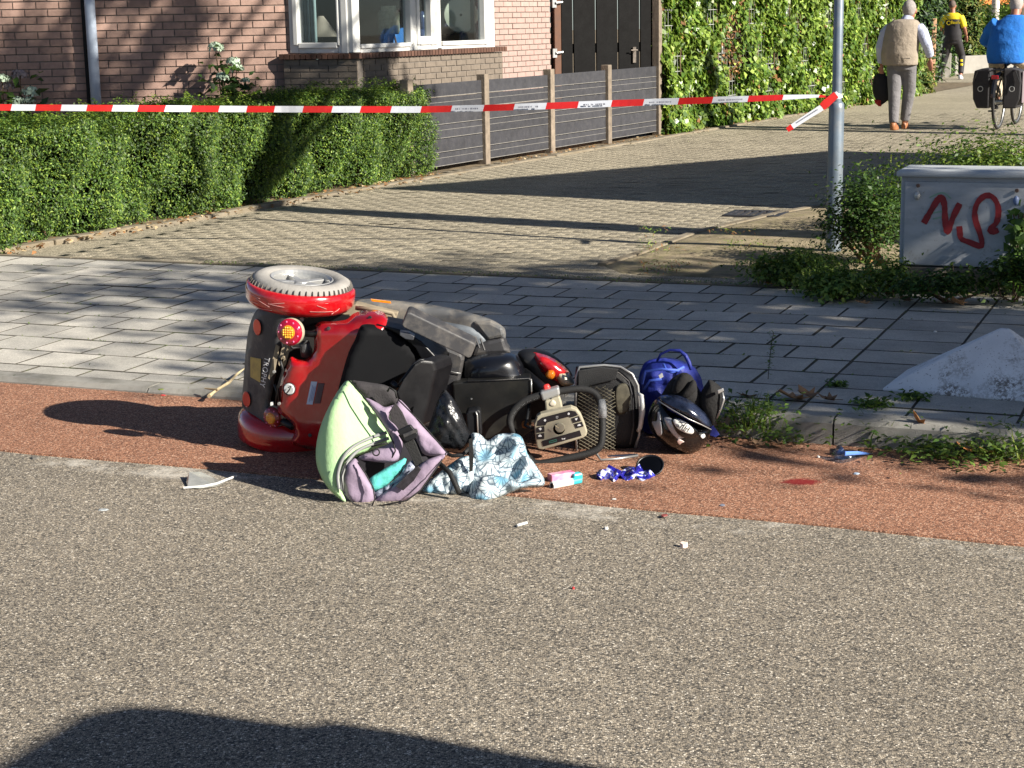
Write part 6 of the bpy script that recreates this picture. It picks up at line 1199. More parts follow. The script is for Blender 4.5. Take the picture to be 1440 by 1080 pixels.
# front basket
bk = pill('basket', [(809, 524), (814, 515), (830, 513), (850, 513), (872, 515), (890, 527), (898, 543), (901, 580), (899, 612), (892, 630), (864, 634), (830, 634), (809, 632), (807, 600)], 6.16, .035, M('black_mesh_fabric', lin(24, 24, 25), .6, var=.3, vs=16, bump=.3, bs=200), sco, back=.16, p=5)
pipe('basket_frame', [(811, 633, 6.13), (809, 600, 6.13), (810, 530, 6.13), (815, 516, 6.13), (850, 513.5, 6.13), (873, 516, 6.13), (889, 526, 6.12), (897, 542, 6.12), (900, 580, 6.12), (899, 612, 6.12), (893, 630, 6.13)], .0048, m_alu, bk, 8)
pipe('basket_piping', [(813, 532, 6.12), (818, 523, 6.12), (850, 520, 6.115), (870, 524, 6.115), (884, 536, 6.115), (890, 560, 6.115), (891, 600, 6.115), (886, 625, 6.12)], .0028, m_chp, bk, 6)
pipe('basket_handle', [(897, 553, 6.1), (902, 556, 6.08), (904, 578, 6.08), (900, 602, 6.09), (897, 606, 6.1)], [.006, .0085, .009, .0085, .006], M('silver_handle', lin(206, 206, 202), .35, metal=.2), bk, 12)
mb = MB(); inside_ = lambda x, y: 812 < x < 866 and 540 + (866 - x) * .12 < y < 632 and not (x > 858 and y < 546)
for i in range(-30, 40):                     # expanded metal: two families of slanting strands
    for sg in (1, -1):
        seg_ = []
        for k in range(60):
            y = 536 + k * 1.65; x = (812 + i * 9.0 + (y - 586) * sg * 1.75)
            if inside_(x, y): seg_.append(W(x, y, 6.108 - (.006 if sg > 0 else 0) - .02 * math.sin((x - 812) / 54 * 3.1)))
            else:
                if len(seg_) > 2: mb.tube(seg_[::3] if len(seg_) > 6 else seg_[::len(seg_) - 1], .0014, 4)
                seg_ = []
        if len(seg_) > 2: mb.tube(seg_[::3], .0014, 4)
mb.obj('wire_mesh', M('mesh_metal', lin(120, 115, 98), .5, metal=.2, var=.1), bk)
plate('basket_top_band', [(813, 521), (845, 516), (870, 519), (866, 534), (840, 540), (813, 548)], 6.112, .006, M('band_fabric', lin(32, 33, 34), .7, bump=.3, bs=260), bk, bevel=.003)
pill('beige_patch', [(866, 545), (882, 540), (887, 556), (882, 578), (868, 580)], 6.118, .004, M('beige_mesh', lin(84, 80, 66), .8, var=.4, vs=30), bk, back=.002)  # small beige patch on the black mesh

# ------------------------------------------------------------------ spilled belongings
def crum(amp, f=1.0, seed=0):
    rs = np.random.default_rng(seed); ph = rs.uniform(0, 6.3, 12); an = rs.uniform(0, math.pi, 12)
    def g(X):
        y = 0
        for k in range(6):
            s_ = (X[:, 0] * math.cos(an[k]) + X[:, 1] * math.sin(an[k])) * f * (.06 + .035 * k); y = y + np.abs(np.sin(s_ + ph[k] + .8 * np.sin(s_ * .4 + ph[k + 6]))) / (1 + .55 * k)
        return (y / 2.4 - .6) * amp
    return g
m_lime = M('lime_fabric', lin(168, 204, 150), .75, var=.07, vs=9, bump=.25, bs=60); m_lil = M('lilac_fabric', lin(142, 126, 146), .8, var=.08, vs=9, bump=.25, bs=60); m_dgf = M('dark_grey_fabric', lin(50, 47, 49), .85, var=.15, vs=20, bump=.3, bs=140); m_refl = M('reflective_grey', lin(122, 124, 122), .5, var=.1); m_web = M('black_webbing', lin(18, 18, 18), .7, bump=.3, bs=200)
bag = thing('holdall_bag', 'lime green and lilac pannier bag lying open on the road beside the scooter', 'bag', G(520, 712, 0))
pill('body', [(496, 548), (540, 566), (585, 604), (618, 640), (600, 670), (570, 698), (520, 706), (484, 694), (462, 668), (458, 630), (472, 585)], 5.8, .06, M('bag_lining', lin(34, 32, 38), .9), bag, back=.13, p=3)
gs_ = lambda X: .055 * np.clip((X[:, 0] - 478 - np.clip((X[:, 1] - 560) * .12, -3, 8)) / 70, 0, 1)
gy_ = lambda X: np.clip((X[:, 1] - 540) / 170, 0, 1) * -.17 + np.clip((470 - X[:, 0]) / 30, 0, 1) ** 2 * .08
shell('green_panel', [(490, 535), (482, 540), (466, 565), (453, 593), (446, 618), (444, 640), (447, 660), (458, 682), (473, 698), (486, 705), (481, 690), (480, 672), (486, 652), (500, 643), (525, 632), (551, 620), (541, 600), (528, 580), (513, 558), (498, 539)], 5.64, m_lime, bag, roll=.03, rw=9, thick=.006, wob=lambda X: gy_(X) + crum(.003, .5, 3)(X) + gs_(X), step=6, smooth=1)
def onbag(pts, w, name, mat, Yoff=-.006, taper=None):
    P = crom(pts, 30, False); v = []
    for i, p in enumerate(P):
        a = P[min(i + 1, 29)] - P[max(i - 1, 0)]; a = a / np.linalg.norm(a); nn = np.array([-a[1], a[0]]) * w / 2
        for q in (p - nn, p + nn): v.append(W(q[0], q[1], 5.64 + float((gy_(np.array([q])) + gs_(np.array([q])) + crum(.003, .5, 3)(np.array([q])) - .004)[0]) + Yoff))
    mb = MB(); mb.add(v, [(2 * i, 2 * i + 1, 2 * i + 3, 2 * i + 2) for i in range(29)]); return mb.obj(name, mat, bag, solid=.003, smooth=True)
onbag([(544, 608), (520, 616), (497, 628), (482, 645), (475, 668), (477, 688)], 4.6, 'reflective_stripe', m_refl, -.006)
onbag([(547, 616), (524, 624), (503, 634), (489, 650), (481, 668), (481, 690)], 4.6, 'reflective_stripe', m_refl, -.006)
shell('lilac_flap', [(514, 560), (527, 580), (541, 600), (551, 620), (527, 632), (503, 644), (525, 649), (548, 651), (560, 647), (566, 630), (564, 612), (556, 598), (546, 588), (552, 572), (540, 572), (530, 566)], 5.63, m_lil, bag, roll=.015, rw=5, thick=.006, wob=lambda X: gy_(X) * .9 + crum(.012, .7, 5)(X))
shell('grey_flap', [(494, 537), (507, 536), (521, 538), (540, 541), (553, 548), (560, 561), (556, 569), (541, 573), (527, 581), (511, 558)], 5.655, m_dgf, bag, roll=.015, rw=5, thick=.008, wob=crum(.012, .6, 6))
shell('lilac_side', [(541, 575), (557, 568), (562, 562), (573, 572), (586, 590), (602, 608), (618, 625), (627, 634), (626, 640), (598, 640), (588, 624), (580, 606), (566, 600), (552, 592)], 5.61, m_lil, bag, roll=.015, rw=5, thick=.006, gy=-.08, wob=crum(.03, .8, 8))
shell('lilac_lip', [(527, 704), (548, 686), (575, 668), (598, 648), (622, 640), (625, 643), (614, 656), (592, 688), (575, 702), (545, 710), (528, 711), (517, 712)], 5.5, m_lil, bag, roll=.015, rw=5, thick=.006, wob=crum(.016, .7, 9))
shell('lilac_pouch', [(487, 652), (497, 645), (503, 648), (512, 664), (524, 684), (528, 700), (520, 712), (508, 713), (494, 708), (484, 698), (481, 680), (482, 666)], 5.5, m_lil, bag, roll=.03, rw=9, thick=.006, wob=crum(.012, .7, 10))
for nm_, pts in (('piping', [(491, 535, 5.62), (513, 559, 5.585), (528, 580, 5.57), (542, 600, 5.56), (553, 622, 5.545), (556, 634, 5.54), (550, 646, 5.54)]), ('piping', [(487, 650, 5.48), (480, 670, 5.47), (483, 694, 5.465), (498, 709, 5.46), (518, 714, 5.46)]), ('piping', [(503, 650, 5.49), (514, 666, 5.485), (525, 686, 5.48), (527, 702, 5.47), (523, 712, 5.465)]), ('piping', [(560, 562, 5.6), (590, 592, 5.585), (618, 624, 5.55), (628, 636, 5.535), (616, 655, 5.5), (592, 689, 5.47), (572, 704, 5.46), (530, 712, 5.46)])): pipe(nm_, pts, .0026, m_web, bag, 6)
onst = plate('strap', [(560, 612), (576, 606), (585, 624), (594, 646), (606, 666), (593, 672), (582, 652), (574, 634)], 5.53, .006, m_web, bag, bevel=.0015, gy=-.03); plate('buckle', [(558, 606), (577, 597), (588, 610), (586, 616), (572, 622), (566, 618)], 5.52, .014, m_blkp, bag, bevel=.004); plate('buckle_bar', [(566, 611), (586, 603), (588, 607), (568, 616)], 5.512, .006, m_chp, bag, bevel=.002)
plate('strap', [(556, 566), (566, 580), (574, 598), (562, 604), (551, 592), (547, 580)], 5.56, .005, m_dgf, bag, bevel=.0015)
plate('inner_pocket', [(556, 684), (572, 668), (588, 655), (592, 660), (582, 676), (567, 690)], 5.49, .004, M('pocket_mesh', lin(38, 34, 40), .6, var=.5, vs=60), bag, bevel=.001)
mb = MB(); mb.lathe([(.011, -.0015), (.0135, 0), (.011, .0015), (.0085, 0), (.011, -.0015)], W(529, 636, 5.51), np.array([.2, -1, .3]), 20); mb.obj('key_ring', m_web, bag); pipe('zip_pull', [(522, 628, 5.53), (534, 625, 5.525), (545, 623, 5.52)], .0028, m_web, bag, 6)
pipe('zip_pull', [(522, 712, 5.46), (528, 716, 5.445), (520, 717, 5.45)], .003, m_alu, bag, 6); pipe('strap_loop', [(545, 550, 5.62), (548, 545, 5.61), (556, 550, 5.61), (558, 560, 5.61)], .004, m_web, bag, 6)
o = shell('teal_towel', [(518, 676), (536, 662), (556, 651), (571, 645), (566, 660), (552, 676), (536, 688), (524, 692)], 5.52, M('teal_cloth', lin(92, 192, 184), .85, var=.15, vs=12, bump=.3), None, roll=.012, rw=5, wob=crum(.025, .9, 12)); tag(o, 'turquoise towel tucked inside the open lilac bag', 'towel')
o = shell('striped_cloth', [(526, 694), (545, 682), (562, 668), (572, 652), (582, 648), (584, 656), (570, 674), (548, 690), (530, 703)], 5.515, M('navy_stripe', lin(40, 58, 104), .85, var=.6, vs=70, c2=lin(190, 196, 214)), None, roll=.012, rw=4, wob=crum(.022, 1, 14)); tag(o, 'navy and white patterned cloth under the turquoise towel in the bag', 'cloth')
# black nylon bag
t = thing('nylon_bag', 'shiny black nylon bag wedged between the seat cushion and patterned cloth', 'bag', W(635, 636, 5.75))
shell('body', [(624, 548), (634, 556), (646, 574), (656, 598), (664, 616), (661, 630), (648, 636), (628, 634), (608, 630), (596, 616), (606, 590), (616, 562)], 5.72, M('black_nylon', lin(30, 31, 34), .28, var=.2, vs=20, bump=.5, bs=30), t, roll=.05, rw=12, thick=.004, wob=lambda X: crum(.03, 1.3, 20)(X) + crum(.012, 3, 21)(X), bow=.05, step=4)
pipe('strap', [(620, 634, 5.66), (636, 641, 5.62), (650, 640, 5.62), (660, 630, 5.64)], .007, m_web, t, 6); plate('strap', [(659, 618), (664, 616), (666, 640), (665, 662), (660, 664)], 5.6, .005, m_web, t, bevel=.001); pipe('strap', [(618, 652, 5.58), (632, 664, 5.54), (640, 680, 5.52), (646, 694, 5.51)], .009, m_web, t, 6)
# patterned towel
def towelmat():
    m, N, L, B = nm('shell_print_cloth'); geo = N.new('ShaderNodeNewGeometry').outputs['Position']
    vo = N.new('ShaderNodeTexVoronoi'); vo.inputs['Scale'].default_value = 16; L.new(geo, vo.inputs['Vector']); ve = N.new('ShaderNodeTexVoronoi'); ve.feature = 'DISTANCE_TO_EDGE'; ve.inputs['Scale'].default_value = 16; L.new(geo, ve.inputs['Vector'])
    sp = N.new('ShaderNodeSeparateColor'); L.new(vo.outputs['Color'], sp.inputs[0])
    base = ramp(N, L, vo.outputs['Distance'], [(.0, lin(60, 112, 142)), (.35, lin(118, 166, 188)), (.6, lin(186, 200, 206))]); base = mixc(N, L, ramp(N, L, sp.outputs[0], [(.45, (0,) * 3), (.6, (.6,) * 3)]), base, lin(196, 204, 206))
    sb = N.new('ShaderNodeVectorMath'); sb.operation = 'SUBTRACT'; L.new(geo, sb.inputs[0]); L.new(vo.outputs['Position'], sb.inputs[1])
    s3 = N.new('ShaderNodeSeparateXYZ'); L.new(sb.outputs[0], s3.inputs[0]); at = N.new('ShaderNodeMath'); at.operation = 'ARCTAN2'; L.new(s3.outputs[0], at.inputs[0]); L.new(s3.outputs[2], at.inputs[1])
    mu = N.new('ShaderNodeMath'); mu.operation = 'MULTIPLY'; mu.inputs[1].default_value = 13; L.new(at.outputs[0], mu.inputs[0]); si = N.new('ShaderNodeMath'); si.operation = 'SINE'; L.new(mu.outputs[0], si.inputs[0])
    rays = ramp(N, L, mapr(N, L, si.outputs[0], -1, 1), [(.8, (0,) * 3), (.95, (.8,) * 3)]); col = mixc(N, L, rays, base, lin(52, 78, 98)); col = mixc(N, L, ramp(N, L, ve.outputs['Distance'], [(.012, (.8,) * 3), (.04, (0,) * 3)]), col, lin(46, 70, 92))
    L.new(col, B.inputs['Base Color']); B.inputs['Roughness'].default_value = .9; return m
m_tow = towelmat(); t = thing('patterned_cloth', 'crumpled blue and white shell print cloth beside the handlebar', 'cloth', G(700, 700, 0))
def fold(amp, f, seed): return lambda X: crum(amp, f, seed)(X) + np.clip((X[:, 1] - 615) / 92, 0, 1) * -.16
shell('cloth', [(662, 611), (672, 609), (678, 613), (686, 619), (700, 611), (716, 609), (731, 612), (738, 624), (742, 638), (752, 652), (760, 664), (766, 676), (762, 684), (745, 683), (728, 688), (708, 697), (686, 707), (660, 706), (659, 688), (662, 668), (666, 650), (662, 632)], 5.68, m_tow, t, roll=.05, rw=9, thick=.003, wob=fold(.11, .8, 31), step=2.6)
shell('cloth_fold', [(594, 692), (604, 676), (618, 664), (634, 652), (650, 642), (664, 642), (672, 652), (668, 672), (662, 692), (640, 697), (615, 697)], 5.64, m_tow, t, roll=.05, rw=8, thick=.003, wob=lambda X: crum(.06, .8, 33)(X) + np.clip((X[:, 1] - 640) / 60, 0, 1) * -.08, step=2.6)
shell('cloth_corner', [(660, 707), (664, 690), (676, 672), (694, 668), (712, 672), (730, 678), (752, 672), (766, 678), (760, 685), (735, 687), (708, 698), (686, 708)], 5.515, m_tow, t, roll=.03, rw=8, thick=.003, wob=crum(.04, .9, 35), gy=-.02, step=2.6)
# blue backpack
m_bp = M('blue_nylon', lin(34, 48, 138), .6, var=.15, vs=14, bump=.5, bs=34); t = thing('backpack', 'royal blue backpack standing behind the black helmet against the kerb', 'backpack', G(935, 612, .02))
shell('body', [(898, 532), (902, 518), (909, 508), (926, 503), (942, 503), (956, 506), (970, 512), (979, 519), (985, 532), (990, 548), (990, 575), (985, 604), (950, 612), (915, 612), (903, 600), (899, 560)], 6.3, m_bp, t, roll=.09, rw=18, thick=.004, wob=lambda X: crum(.03, .8, 41)(X), bow=.05, step=4)
pill('back', [(899, 532), (909, 509), (940, 505), (978, 520), (989, 548), (985, 604), (915, 610), (901, 580)], 6.33, .01, m_bp, t, back=.16)
pipe('carry_loop', [(924, 508, 6.27), (929, 498, 6.26), (942, 492, 6.26), (956, 493, 6.26), (964, 500, 6.25), (969, 510, 6.24), (972, 520, 6.23)], [.0045, .005, .005, .006, .008, .008, .006], m_bp, t, 8)
for pts in ([(903, 540, 6.2), (908, 522, 6.2), (930, 519, 6.18), (955, 521, 6.18)], [(906, 548, 6.2), (914, 535, 6.19), (930, 533, 6.17)], [(933, 512, 6.22), (938, 522, 6.19), (946, 524, 6.18), (962, 516, 6.19)]): pipe('piping', pts, .005, M('bright_blue_trim', lin(76, 104, 206), .6) if 'bright_blue_trim' not in bpy.data.materials else bpy.data.materials['bright_blue_trim'], t, 8)
plate('tag', [(926, 528), (931, 524), (933, 530), (928, 533)], 6.14, .004, m_white, t, bevel=.001)
o = plate('blue_strap_end', [(999, 600), (1003, 598), (1012, 611), (1006, 615), (998, 612)], 6.1, .004, m_bp, t, bevel=.001)
# helmet
m_hel = M('black_gloss', lin(10, 10, 12), .2, coat=.5, var=.05); m_vis = M('smoke_visor', lin(12, 15, 24), .16, coat=.3, var=.5, vs=22, c2=lin(40, 48, 70)); m_silv = M('silver_decal', lin(176, 178, 182), .3, metal=.3); m_lin = M('helmet_lining', lin(18, 17, 17), .9, bump=.4, bs=90)
hel = thing('helmet', 'upturned glossy black crash helmet with an oval white badge', 'helmet', G(960, 638, 0))
pill('shell', [(922, 562), (913, 576), (911, 594), (919, 612), (934, 626), (954, 635), (972, 638), (987, 629), (998, 614), (1001, 601), (985, 594), (964, 584), (943, 572), (930, 562)], 6.11, .11, m_hel, hel, back=.13, p=2.1, K=10, n=60)
pill('visor', [(925, 560), (940, 555), (960, 558), (980, 570), (995, 585), (1001, 600), (988, 597), (966, 586), (945, 574)], 6.06, .07, m_vis, hel, back=.08, p=2.2)
pill('lining', [(930, 561), (936, 545), (945, 532), (960, 524), (972, 528), (980, 542), (990, 560), (1000, 590), (975, 580), (950, 566)], 6.13, .05, m_lin, hel, back=.08)
for pts in ([(945, 546), (950, 534), (960, 525), (968, 527), (966, 538), (954, 552), (947, 553)], [(955, 556), (966, 541), (976, 534), (980, 545), (972, 556), (962, 560)]): pill('cheek_pad', pts, 6.08, .03, m_lin, hel)
pill('chin_bar', [(994, 538), (999, 534), (1010, 541), (1018, 551), (1017, 566), (1010, 583), (1001, 600), (992, 590), (984, 574), (984, 556)], 6.1, .05, m_lin, hel, back=.07)
pipe('chin_strap', [(1016, 552, 6.05), (1018, 562, 6.04), (1014, 574, 6.05), (1008, 588, 6.06)], .004, m_alu, hel, 6); pipe('rim_trim', [(926, 564, 6.015), (945, 576, 5.985), (968, 589, 5.97), (986, 597, 5.985), (1000, 604, 6.02)], .0022, m_alu, hel, 6)
plate('strap_buckle', [(1009, 549), (1017, 546), (1018, 550), (1010, 554)], 6.03, .008, m_alu, hel, bevel=.002)
def hy(px, py):                              # distance of the shell's front at a place on it
    d = math.hypot((px - 957) / 46, (py - 600) / 39); return 6.11 - .11 * math.sqrt(max(0, 1 - min(d, 1) ** 2.1)) - .004
def onhel(name, q, mat, lift=.004, n=20):
    P = crom(q, 36); c = sum(P) / len(P); rings = [[W(*(c + (p - c) * s_), hy(*(c + (p - c) * s_)) - lift * (1 if s_ < 1 else .0)) for p in P] for s_ in (1.02, .97, .7, .4, .04)]; return recalc(MB().loft(rings).obj(name, mat, hel, smooth=True))
onhel('silver_decal', [(934, 588), (943, 588), (951, 594), (968, 600), (982, 610), (990, 612), (988, 620), (978, 625), (962, 624), (949, 614), (940, 602)], m_silv)
onhel('badge_ground', [(944, 590), (955, 589), (972, 598), (984, 610), (976, 616), (960, 615), (950, 606)], m_hel, .007)
bdg = onhel('badge', [(946.5, 591.5), (951, 589.5), (961, 593), (971, 599), (976, 606), (973, 610.5), (963, 608.5), (952, 602)], M('badge_white_print', lin(216, 216, 212), .35), .012)
ux = W(947, 593.5, 6.0) - W(974, 607.5, 6.0); text('HJC', W(961.5, 600, hy(961.5, 600) - .02), ux, -np.cross(np.array([0, -1, 0]), ux) * -1, .03, m_dark, hel, align='CENTER', ext=.001, shear=.1)
onhel('fork_decal', [(925, 575), (928, 576), (929, 590), (931, 610), (925, 612), (919, 600), (917, 593), (924, 591)], m_silv)
onhel('light_patch', [(952, 620), (956, 618), (963, 622), (961, 627), (955, 625)], M('pink_white', lin(232, 208, 200), .3), .009)
onhel('pale_patch', [(985, 613), (990, 610), (992, 614), (988, 617)], m_white, .01)
# loose mirror, wrapper, tubes
c = G(914, 655, .03); t = thing('wing_mirror', 'round black mirror broken off and lying beside the blue wrapper', 'mirror', c); axm = np.array([-.12, -.5, .72]); mb = MB()
mb.lathe([(.001, -.03), (.03, -.026), (.046, -.008), (.05, .002), (.0465, .004), (.044, -.002)], c, axm, 32); recalc(mb.obj('housing', m_blkp, t, smooth=True)); mb = MB(); mb.lathe([(.0445, -.001), (.03, .0), (.001, .001)], c, axm, 32); recalc(mb.obj('glass', M('dark_mirror', lin(40, 42, 46), .05, metal=.9), t)); mb = MB(); mb.tube([c - axm * .03, c - axm * .03 + np.array([-.02, .03, -.01])], .008, 10); mb.obj('stem', m_blkp, t)
def wrapmat():
    m, N, L, B = nm('blue_foil'); geo = N.new('ShaderNodeNewGeometry'); c_ = ramp(N, L, noise(N, L, geo.outputs['Position'], 34, 2), [(.42, lin(34, 30, 132)), (.5, lin(60, 66, 176)), (.56, lin(206, 210, 232))], 'CONSTANT'); L.new(c_, B.inputs['Base Color']); B.inputs['Roughness'].default_value = .18; B.inputs['Coat Weight'].default_value = .6; return m
o = shell('wrapper', [(838, 667), (843, 660), (852, 660), (856, 653), (863, 657), (874, 662), (884, 656), (895, 657), (899, 652), (905, 662), (914, 660), (924, 671), (919, 681), (917, 690), (903, 689), (893, 682), (880, 681), (868, 686), (853, 684), (841, 677)], 5.76, wrapmat(), None, roll=.02, rw=7, thick=.001, wob=lambda X: crum(.06, 2.2, 51)(X) + np.clip((X[:, 1] - 655) / 32, 0, 1) * -.1, step=4.5, flat=True, smooth=0); tag(o, 'crumpled shiny blue and white plastic wrapper on the red path', 'wrapper')
t = thing('white_tube', 'short white tube with a turquoise cap lying on the red path', 'tube', G(790, 684, 0)); a, b2 = G(776, 683, .014), G(804, 677.5, .014); mb = MB(); mb.tube([a, b2], .0135, 18); mb.obj('tube', m_white, t, smooth=False); d = (b2 - a) / np.linalg.norm(b2 - a); mb = MB(); mb.tube([b2, b2 + d * .036], .012, 18); mb.obj('cap', M('turquoise', lin(60, 196, 206), .35), t); mb = MB(); mb.tube([a - d * .001, a + d * .002], .0085, 14); mb.obj('mouth', m_dark, t)
p0, p1 = G(773, 676, .016), G(806, 671, .016); mb = MB(); d = p1 - p0; l = np.linalg.norm(d); d /= l; mb.box((p0 + p1) / 2 + np.array([0, .03, 0]), (l, .035, .03), (d, np.cross(ZV, d), ZV)); o = mb.obj('small_carton', M('pink_white_card', lin(222, 206, 214), .6, var=.2, vs=40, c2=lin(232, 96, 150)), bevel=.003); tag(o, 'small pink and white carton behind the white tube', 'carton')
p = G(811, 672, .014); mb = MB(); mb.box(p + np.array([0, .02, 0]), (.035, .03, .026), (d, np.cross(ZV, d), ZV)); o = mb.obj('turquoise_block', bpy.data.materials['turquoise'], bevel=.005); tag(o, 'small turquoise block at the end of the pink carton', 'block')

# litter on road and path
m_clear = M('clear_plastic', lin(150, 150, 144), .15, coat=.5, var=.15, vs=40)
def crumb(name, label, cat, px, py, size, mat, z=.006, seed=0, flat=.35):
    c = G(px, py, z); rs = np.random.default_rng(seed + int(px)); mb = MB(); s_ = np.array(size) * .72
    r0 = [c + np.array([s_[0] * math.cos(w) * rs.uniform(.7, 1.1), s_[1] * math.sin(w) * rs.uniform(.7, 1.1), 0]) for w in np.linspace(0, 2 * math.pi, 8)[:-1]]; r1 = [c + (p - c) * rs.uniform(.6, .95) + ZV * s_[2] * rs.uniform(.6, 1) for p in r0]
    o = mb.loft([r0, r1]).obj(name, mat); return tag(o, label, cat)
mb = MB(); a, b2 = G(727, 739, .006), G(741, 735, .006); mb.tube([a, b2], .0045, 10); o = mb.obj('cigarette', m_white); tag(o, 'white cigarette end on the grey asphalt below the patterned cloth', 'cigarette')
crumb('white_fragment', 'small white fragment on the grey asphalt below the blue wrapper', 'fragment', 852, 744, (.012, .012, .012), m_white, 0)
crumb('paper_scrap', 'pinkish white paper scrap on the asphalt right of centre', 'scrap', 961, 769, (.022, .016, .022), M('pinkish_paper', lin(232, 206, 190), .7), 0)
crumb('red_fragment', 'tiny bright red plastic fragment alone on the grey asphalt', 'fragment', 806, 828, (.008, .008, .01), m_rp, 0)
crumb('clear_shard', 'small pale blue shard on the red path below the broken cup', 'shard', 1204, 666, (.018, .02, .004), M('pale_blue_plastic', lin(178, 196, 214), .3), .007)
crumb('white_fragment', 'tiny white fragment on the red path above the blood stain', 'fragment', 1151, 643, (.009, .009, .008), m_white, .007)
crumb('white_fragment', 'tiny white fragment on the red path below the blue wrapper', 'fragment', 864, 702, (.012, .008, .004), m_white, .007)
crumb('dark_fragment', 'dark crushed leaf scrap on the asphalt at far left', 'scrap', 49, 645, (.028, .02, .012), m_dkr, 0)
crumb('red_scrap', 'flat dull red scrap at the seam of asphalt and red path', 'scrap', 934, 725, (.02, .02, .004), M('dull_red', lin(140, 70, 64), .6), .007)
crumb('grey_fragment', 'small grey blue fragment on the red path near its edge', 'fragment', 1016, 711, (.014, .014, .006), M('grey_blue', lin(120, 124, 138), .5), .007)
crumb('clear_scrap', 'small clear scrap on the grey asphalt far left of the bag', 'scrap', 145, 717, (.03, .02, .004), M('pale_scrap', lin(176, 182, 184), .3), 0)
crumb('red_scrap', 'small pink red scrap at the kerb left of the scooter', 'scrap', 229, 556, (.016, .012, .006), M('pink_red', lin(214, 66, 70), .6), .007)
crumb('yellow_leaf', 'small yellow green leaf lying on the kerb left of the scooter', 'leaf', 226, 548, (.02, .014, .006), m_w3, .036)
crumb('white_fragment', 'white speck lying on a paving tile left of the pyramid block', 'fragment', 1315, 467, (.012, .01, .01), m_white, .09)
t = thing('broken_cup', 'crushed clear blue plastic cup lying on the red path by the kerb', 'cup', G(1190, 645, .006)); p = lambda x, y, z: G(x, y, z)
mb = MB(); mb.tube([p(1176, 640, .02), p(1184, 643, .022), p(1200, 641, .016), p(1216, 639, .008), p(1228, 638, .007)], [.028, .03, .02, .008, .003], 14, flat=.7); mb.obj('cup', glassmat('blue_clear', (.62, .74, .92, 1), .12, .08), t, smooth=True); mb = MB(); mb.tube([p(1172, 637, .012), p(1184, 635, .02), p(1180, 630, .012)], .012, 8); mb.obj('torn_rim', M('dark_blue_plastic', lin(50, 62, 96), .3), t, smooth=True)
mb = MB(); mb.tube([p(1188, 638, .04), p(1205, 637, .03), p(1222, 638, .012)], [.008, .007, .003], 8, flat=.4); mb.obj('label_strip', M('blue_strip', lin(92, 132, 206), .4), t)
t = thing('clear_sheet', 'torn piece of clear plastic with a white strip on the asphalt', 'plastic scrap', G(290, 680, 0))
mb = MB(); q = [(262, 678), (266, 664), (282, 664), (300, 672), (316, 679), (304, 684), (280, 687), (264, 686)]; P = [G(x, y, .004 + (.02 if k in (1, 2) else 0)) for k, (x, y) in enumerate(q)]; mb.add(P, [tuple(range(8))]); mb.obj('sheet', m_clear, t, solid=.0015)
mb = MB(); mb.tube([G(258, 686, .006), G(285, 684, .008), G(305, 680, .012), G(320, 674, .012), G(333, 669, .006)], .004, 8, flat=.5); mb.obj('strip', m_white, t)
mb = MB(); pts = [(288, 546, .05), (305, 548, .05), (322, 538, .055), (333, 526, .06), (344, 518, .065)]; mb.tube([G(*q) for q in pts], [.003, .006, .007, .005, .003], 7).tube([G(312, 544, .05), G(300, 552, .04), G(294, 557, .035)], [.005, .006, .009], 7).tube([G(322, 538, .055), G(310, 530, .065)], .002, 5); o = mb.obj('twig', M('pale_twig', lin(186, 168, 132), .8, var=.2, vs=30)); tag(o, 'pale forked twig lying on the tiles left of the scooter', 'twig')
# fallen leaves
LOBE = [(0, 0), (.16, .1), (.5, .06), (.36, .28), (.62, .5), (.3, .52), (.24, .72), (0, 1.0), (-.24, .72), (-.3, .52), (-.62, .5), (-.36, .28), (-.5, .06), (-.16, .1)]
m_lf = [M('brown_leaf_a', lin(150, 112, 74), .8, var=.25, vs=40), M('brown_leaf_b', lin(176, 116, 64), .75, var=.25, vs=40), M('brown_leaf_c', lin(112, 88, 66), .85, var=.25, vs=40)]
def dryleaf(label, px, py, z, size, yaw, mi, curl=.35, tilt=0, group=None):
    c = G(px, py, z); rs = random.Random(int(px * 7 + py)); V = []; size *= 1.3
    for x, y in LOBE + [(0, .45)]:
        zz = curl * ((x * x) * 1.1 + (y - .45) ** 2 * .9) + rs.uniform(-.03, .03); p = np.array([x * (1 - curl * .25), y - .45, zz]) * size
        p = np.array([p[0], p[1] * math.cos(tilt) - p[2] * math.sin(tilt), p[1] * math.sin(tilt) + p[2] * math.cos(tilt)]); V.append(c + np.array([p[0] * math.cos(yaw) - p[1] * math.sin(yaw), p[0] * math.sin(yaw) + p[1] * math.cos(yaw), max(p[2], -z * 0 - .02)]) + ZV * .012)
    mb = MB(); n = len(LOBE); mb.add(V, [(i, (i + 1) % n, n) for i in range(n)]); mb.tube([V[0], V[0] + (V[0] - V[n]) * .7], size * .018, 5)
    o = mb.obj('fallen_leaf', m_lf[mi], solid=.0015); return tag(o, label, 'leaf', group)
LG = 'fallen leaves along the kerb'
dryleaf('largest brown curled leaf lying on the tiles right of the helmet', 1112, 564, .1, .1, 2.1, 0, .5, .35, LG)
dryleaf('dark brown leaf on the tiles just right of the largest leaf', 1133, 558, .1, .07, .6, 2, .6, .3, LG)
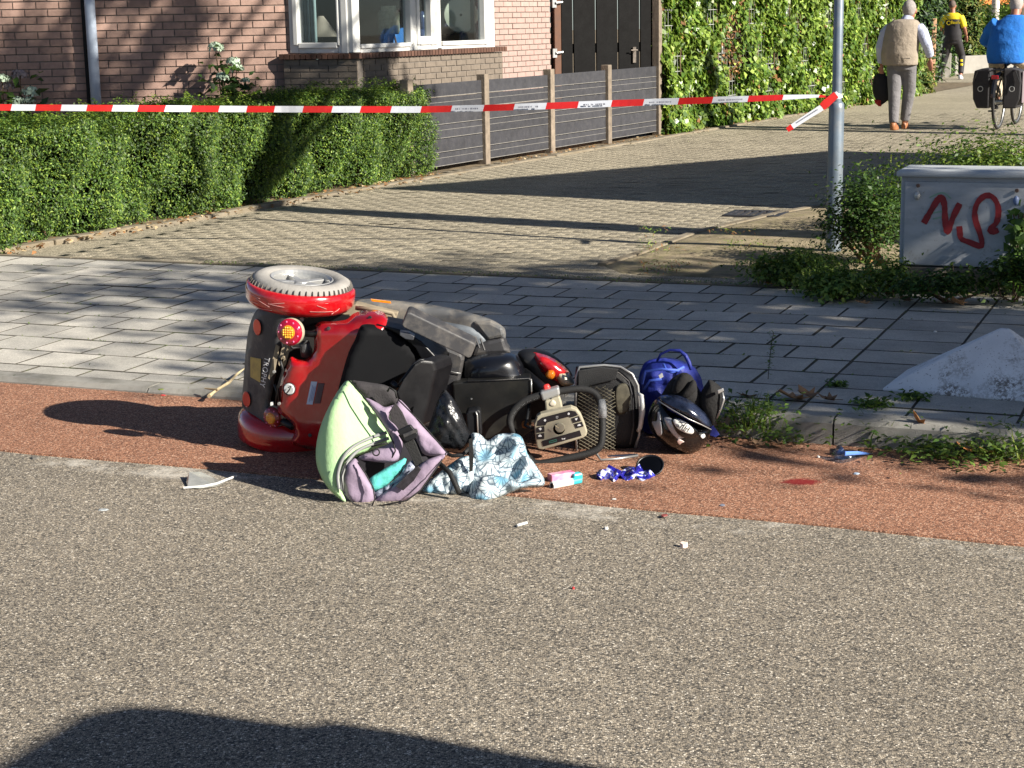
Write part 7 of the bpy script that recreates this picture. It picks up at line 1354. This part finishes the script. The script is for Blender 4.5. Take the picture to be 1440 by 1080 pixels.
dryleaf('thin dark leaf on the tiles midway between largest leaf and pyramid', 1163, 566, .1, .06, 1.2, 2, .7, .2, LG)
dryleaf('small brown leaf caught in the weeds above the helmet side tuft', 1050, 562, .09, .06, 2.6, 2, .5, .3, LG)
dryleaf('bright orange leaf standing on the kerb edge below the pyramid', 1290, 596, .1, .06, 1.8, 1, .6, .9, LG)
dryleaf('brown leaf upright at the foot of the kerb under the orange leaf', 1268, 606, .05, .06, 1.2, 0, .6, .9, LG)
dryleaf('pale brown leaf at the foot of the kerb below the largest leaf', 1154, 604, .02, .06, .4, 0, .5, .5, LG)
dryleaf('brown leaf flat at the foot of the kerb left of the broken cup', 1136, 616, .015, .06, 2.4, 2, .4, .2, LG)
dryleaf('narrow brown leaf against the kerb just above the broken cup', 1194, 607, .04, .05, 1.5, 0, .6, .9, LG)
dryleaf('orange brown leaf at the foot of the kerb near the right edge', 1358, 634, .02, .075, .9, 1, .5, .4, LG)
dryleaf('dark orange leaf at the kerb foot beside the right edge weeds', 1386, 640, .015, .06, 2.2, 1, .5, .4, LG)
dryleaf('tiny dark curled leaf on the red path right of the helmet', 1064, 628, .01, .045, .8, 2, .7, .3, LG)
dryleaf('tiny brown leaf on the red path further right of the helmet', 1094, 629, .01, .05, 1.8, 2, .6, .3, LG)
dryleaf('upper orange leaf hanging in the bush beside the cabinet', 1237, 372, .16, .08, .3, 1, .3, 1.3, LG)
dryleaf('lower orange leaf hanging in the bush beside the cabinet', 1222, 385, .1, .09, .5, 1, .3, 1.3, LG)
dryleaf('pale leaf on the tile edge in front of the bush', 1212, 429, .075, .06, 1.0, 0, .4, .2, LG)
dryleaf('orange leaf at the edge of the tiles left of the weeds', 1078, 401, .07, .06, 1.5, 1, .4, .2, LG)
dryleaf('dry leaf fallen among the shaded weeds before the cabinet', 1345, 428, .09, .07, 2.3, 0, .5, .5, LG)
dryleaf('brown leaf under the weeds at the left foot of the cabinet', 1272, 424, .08, .06, .4, 2, .4, .3, LG)
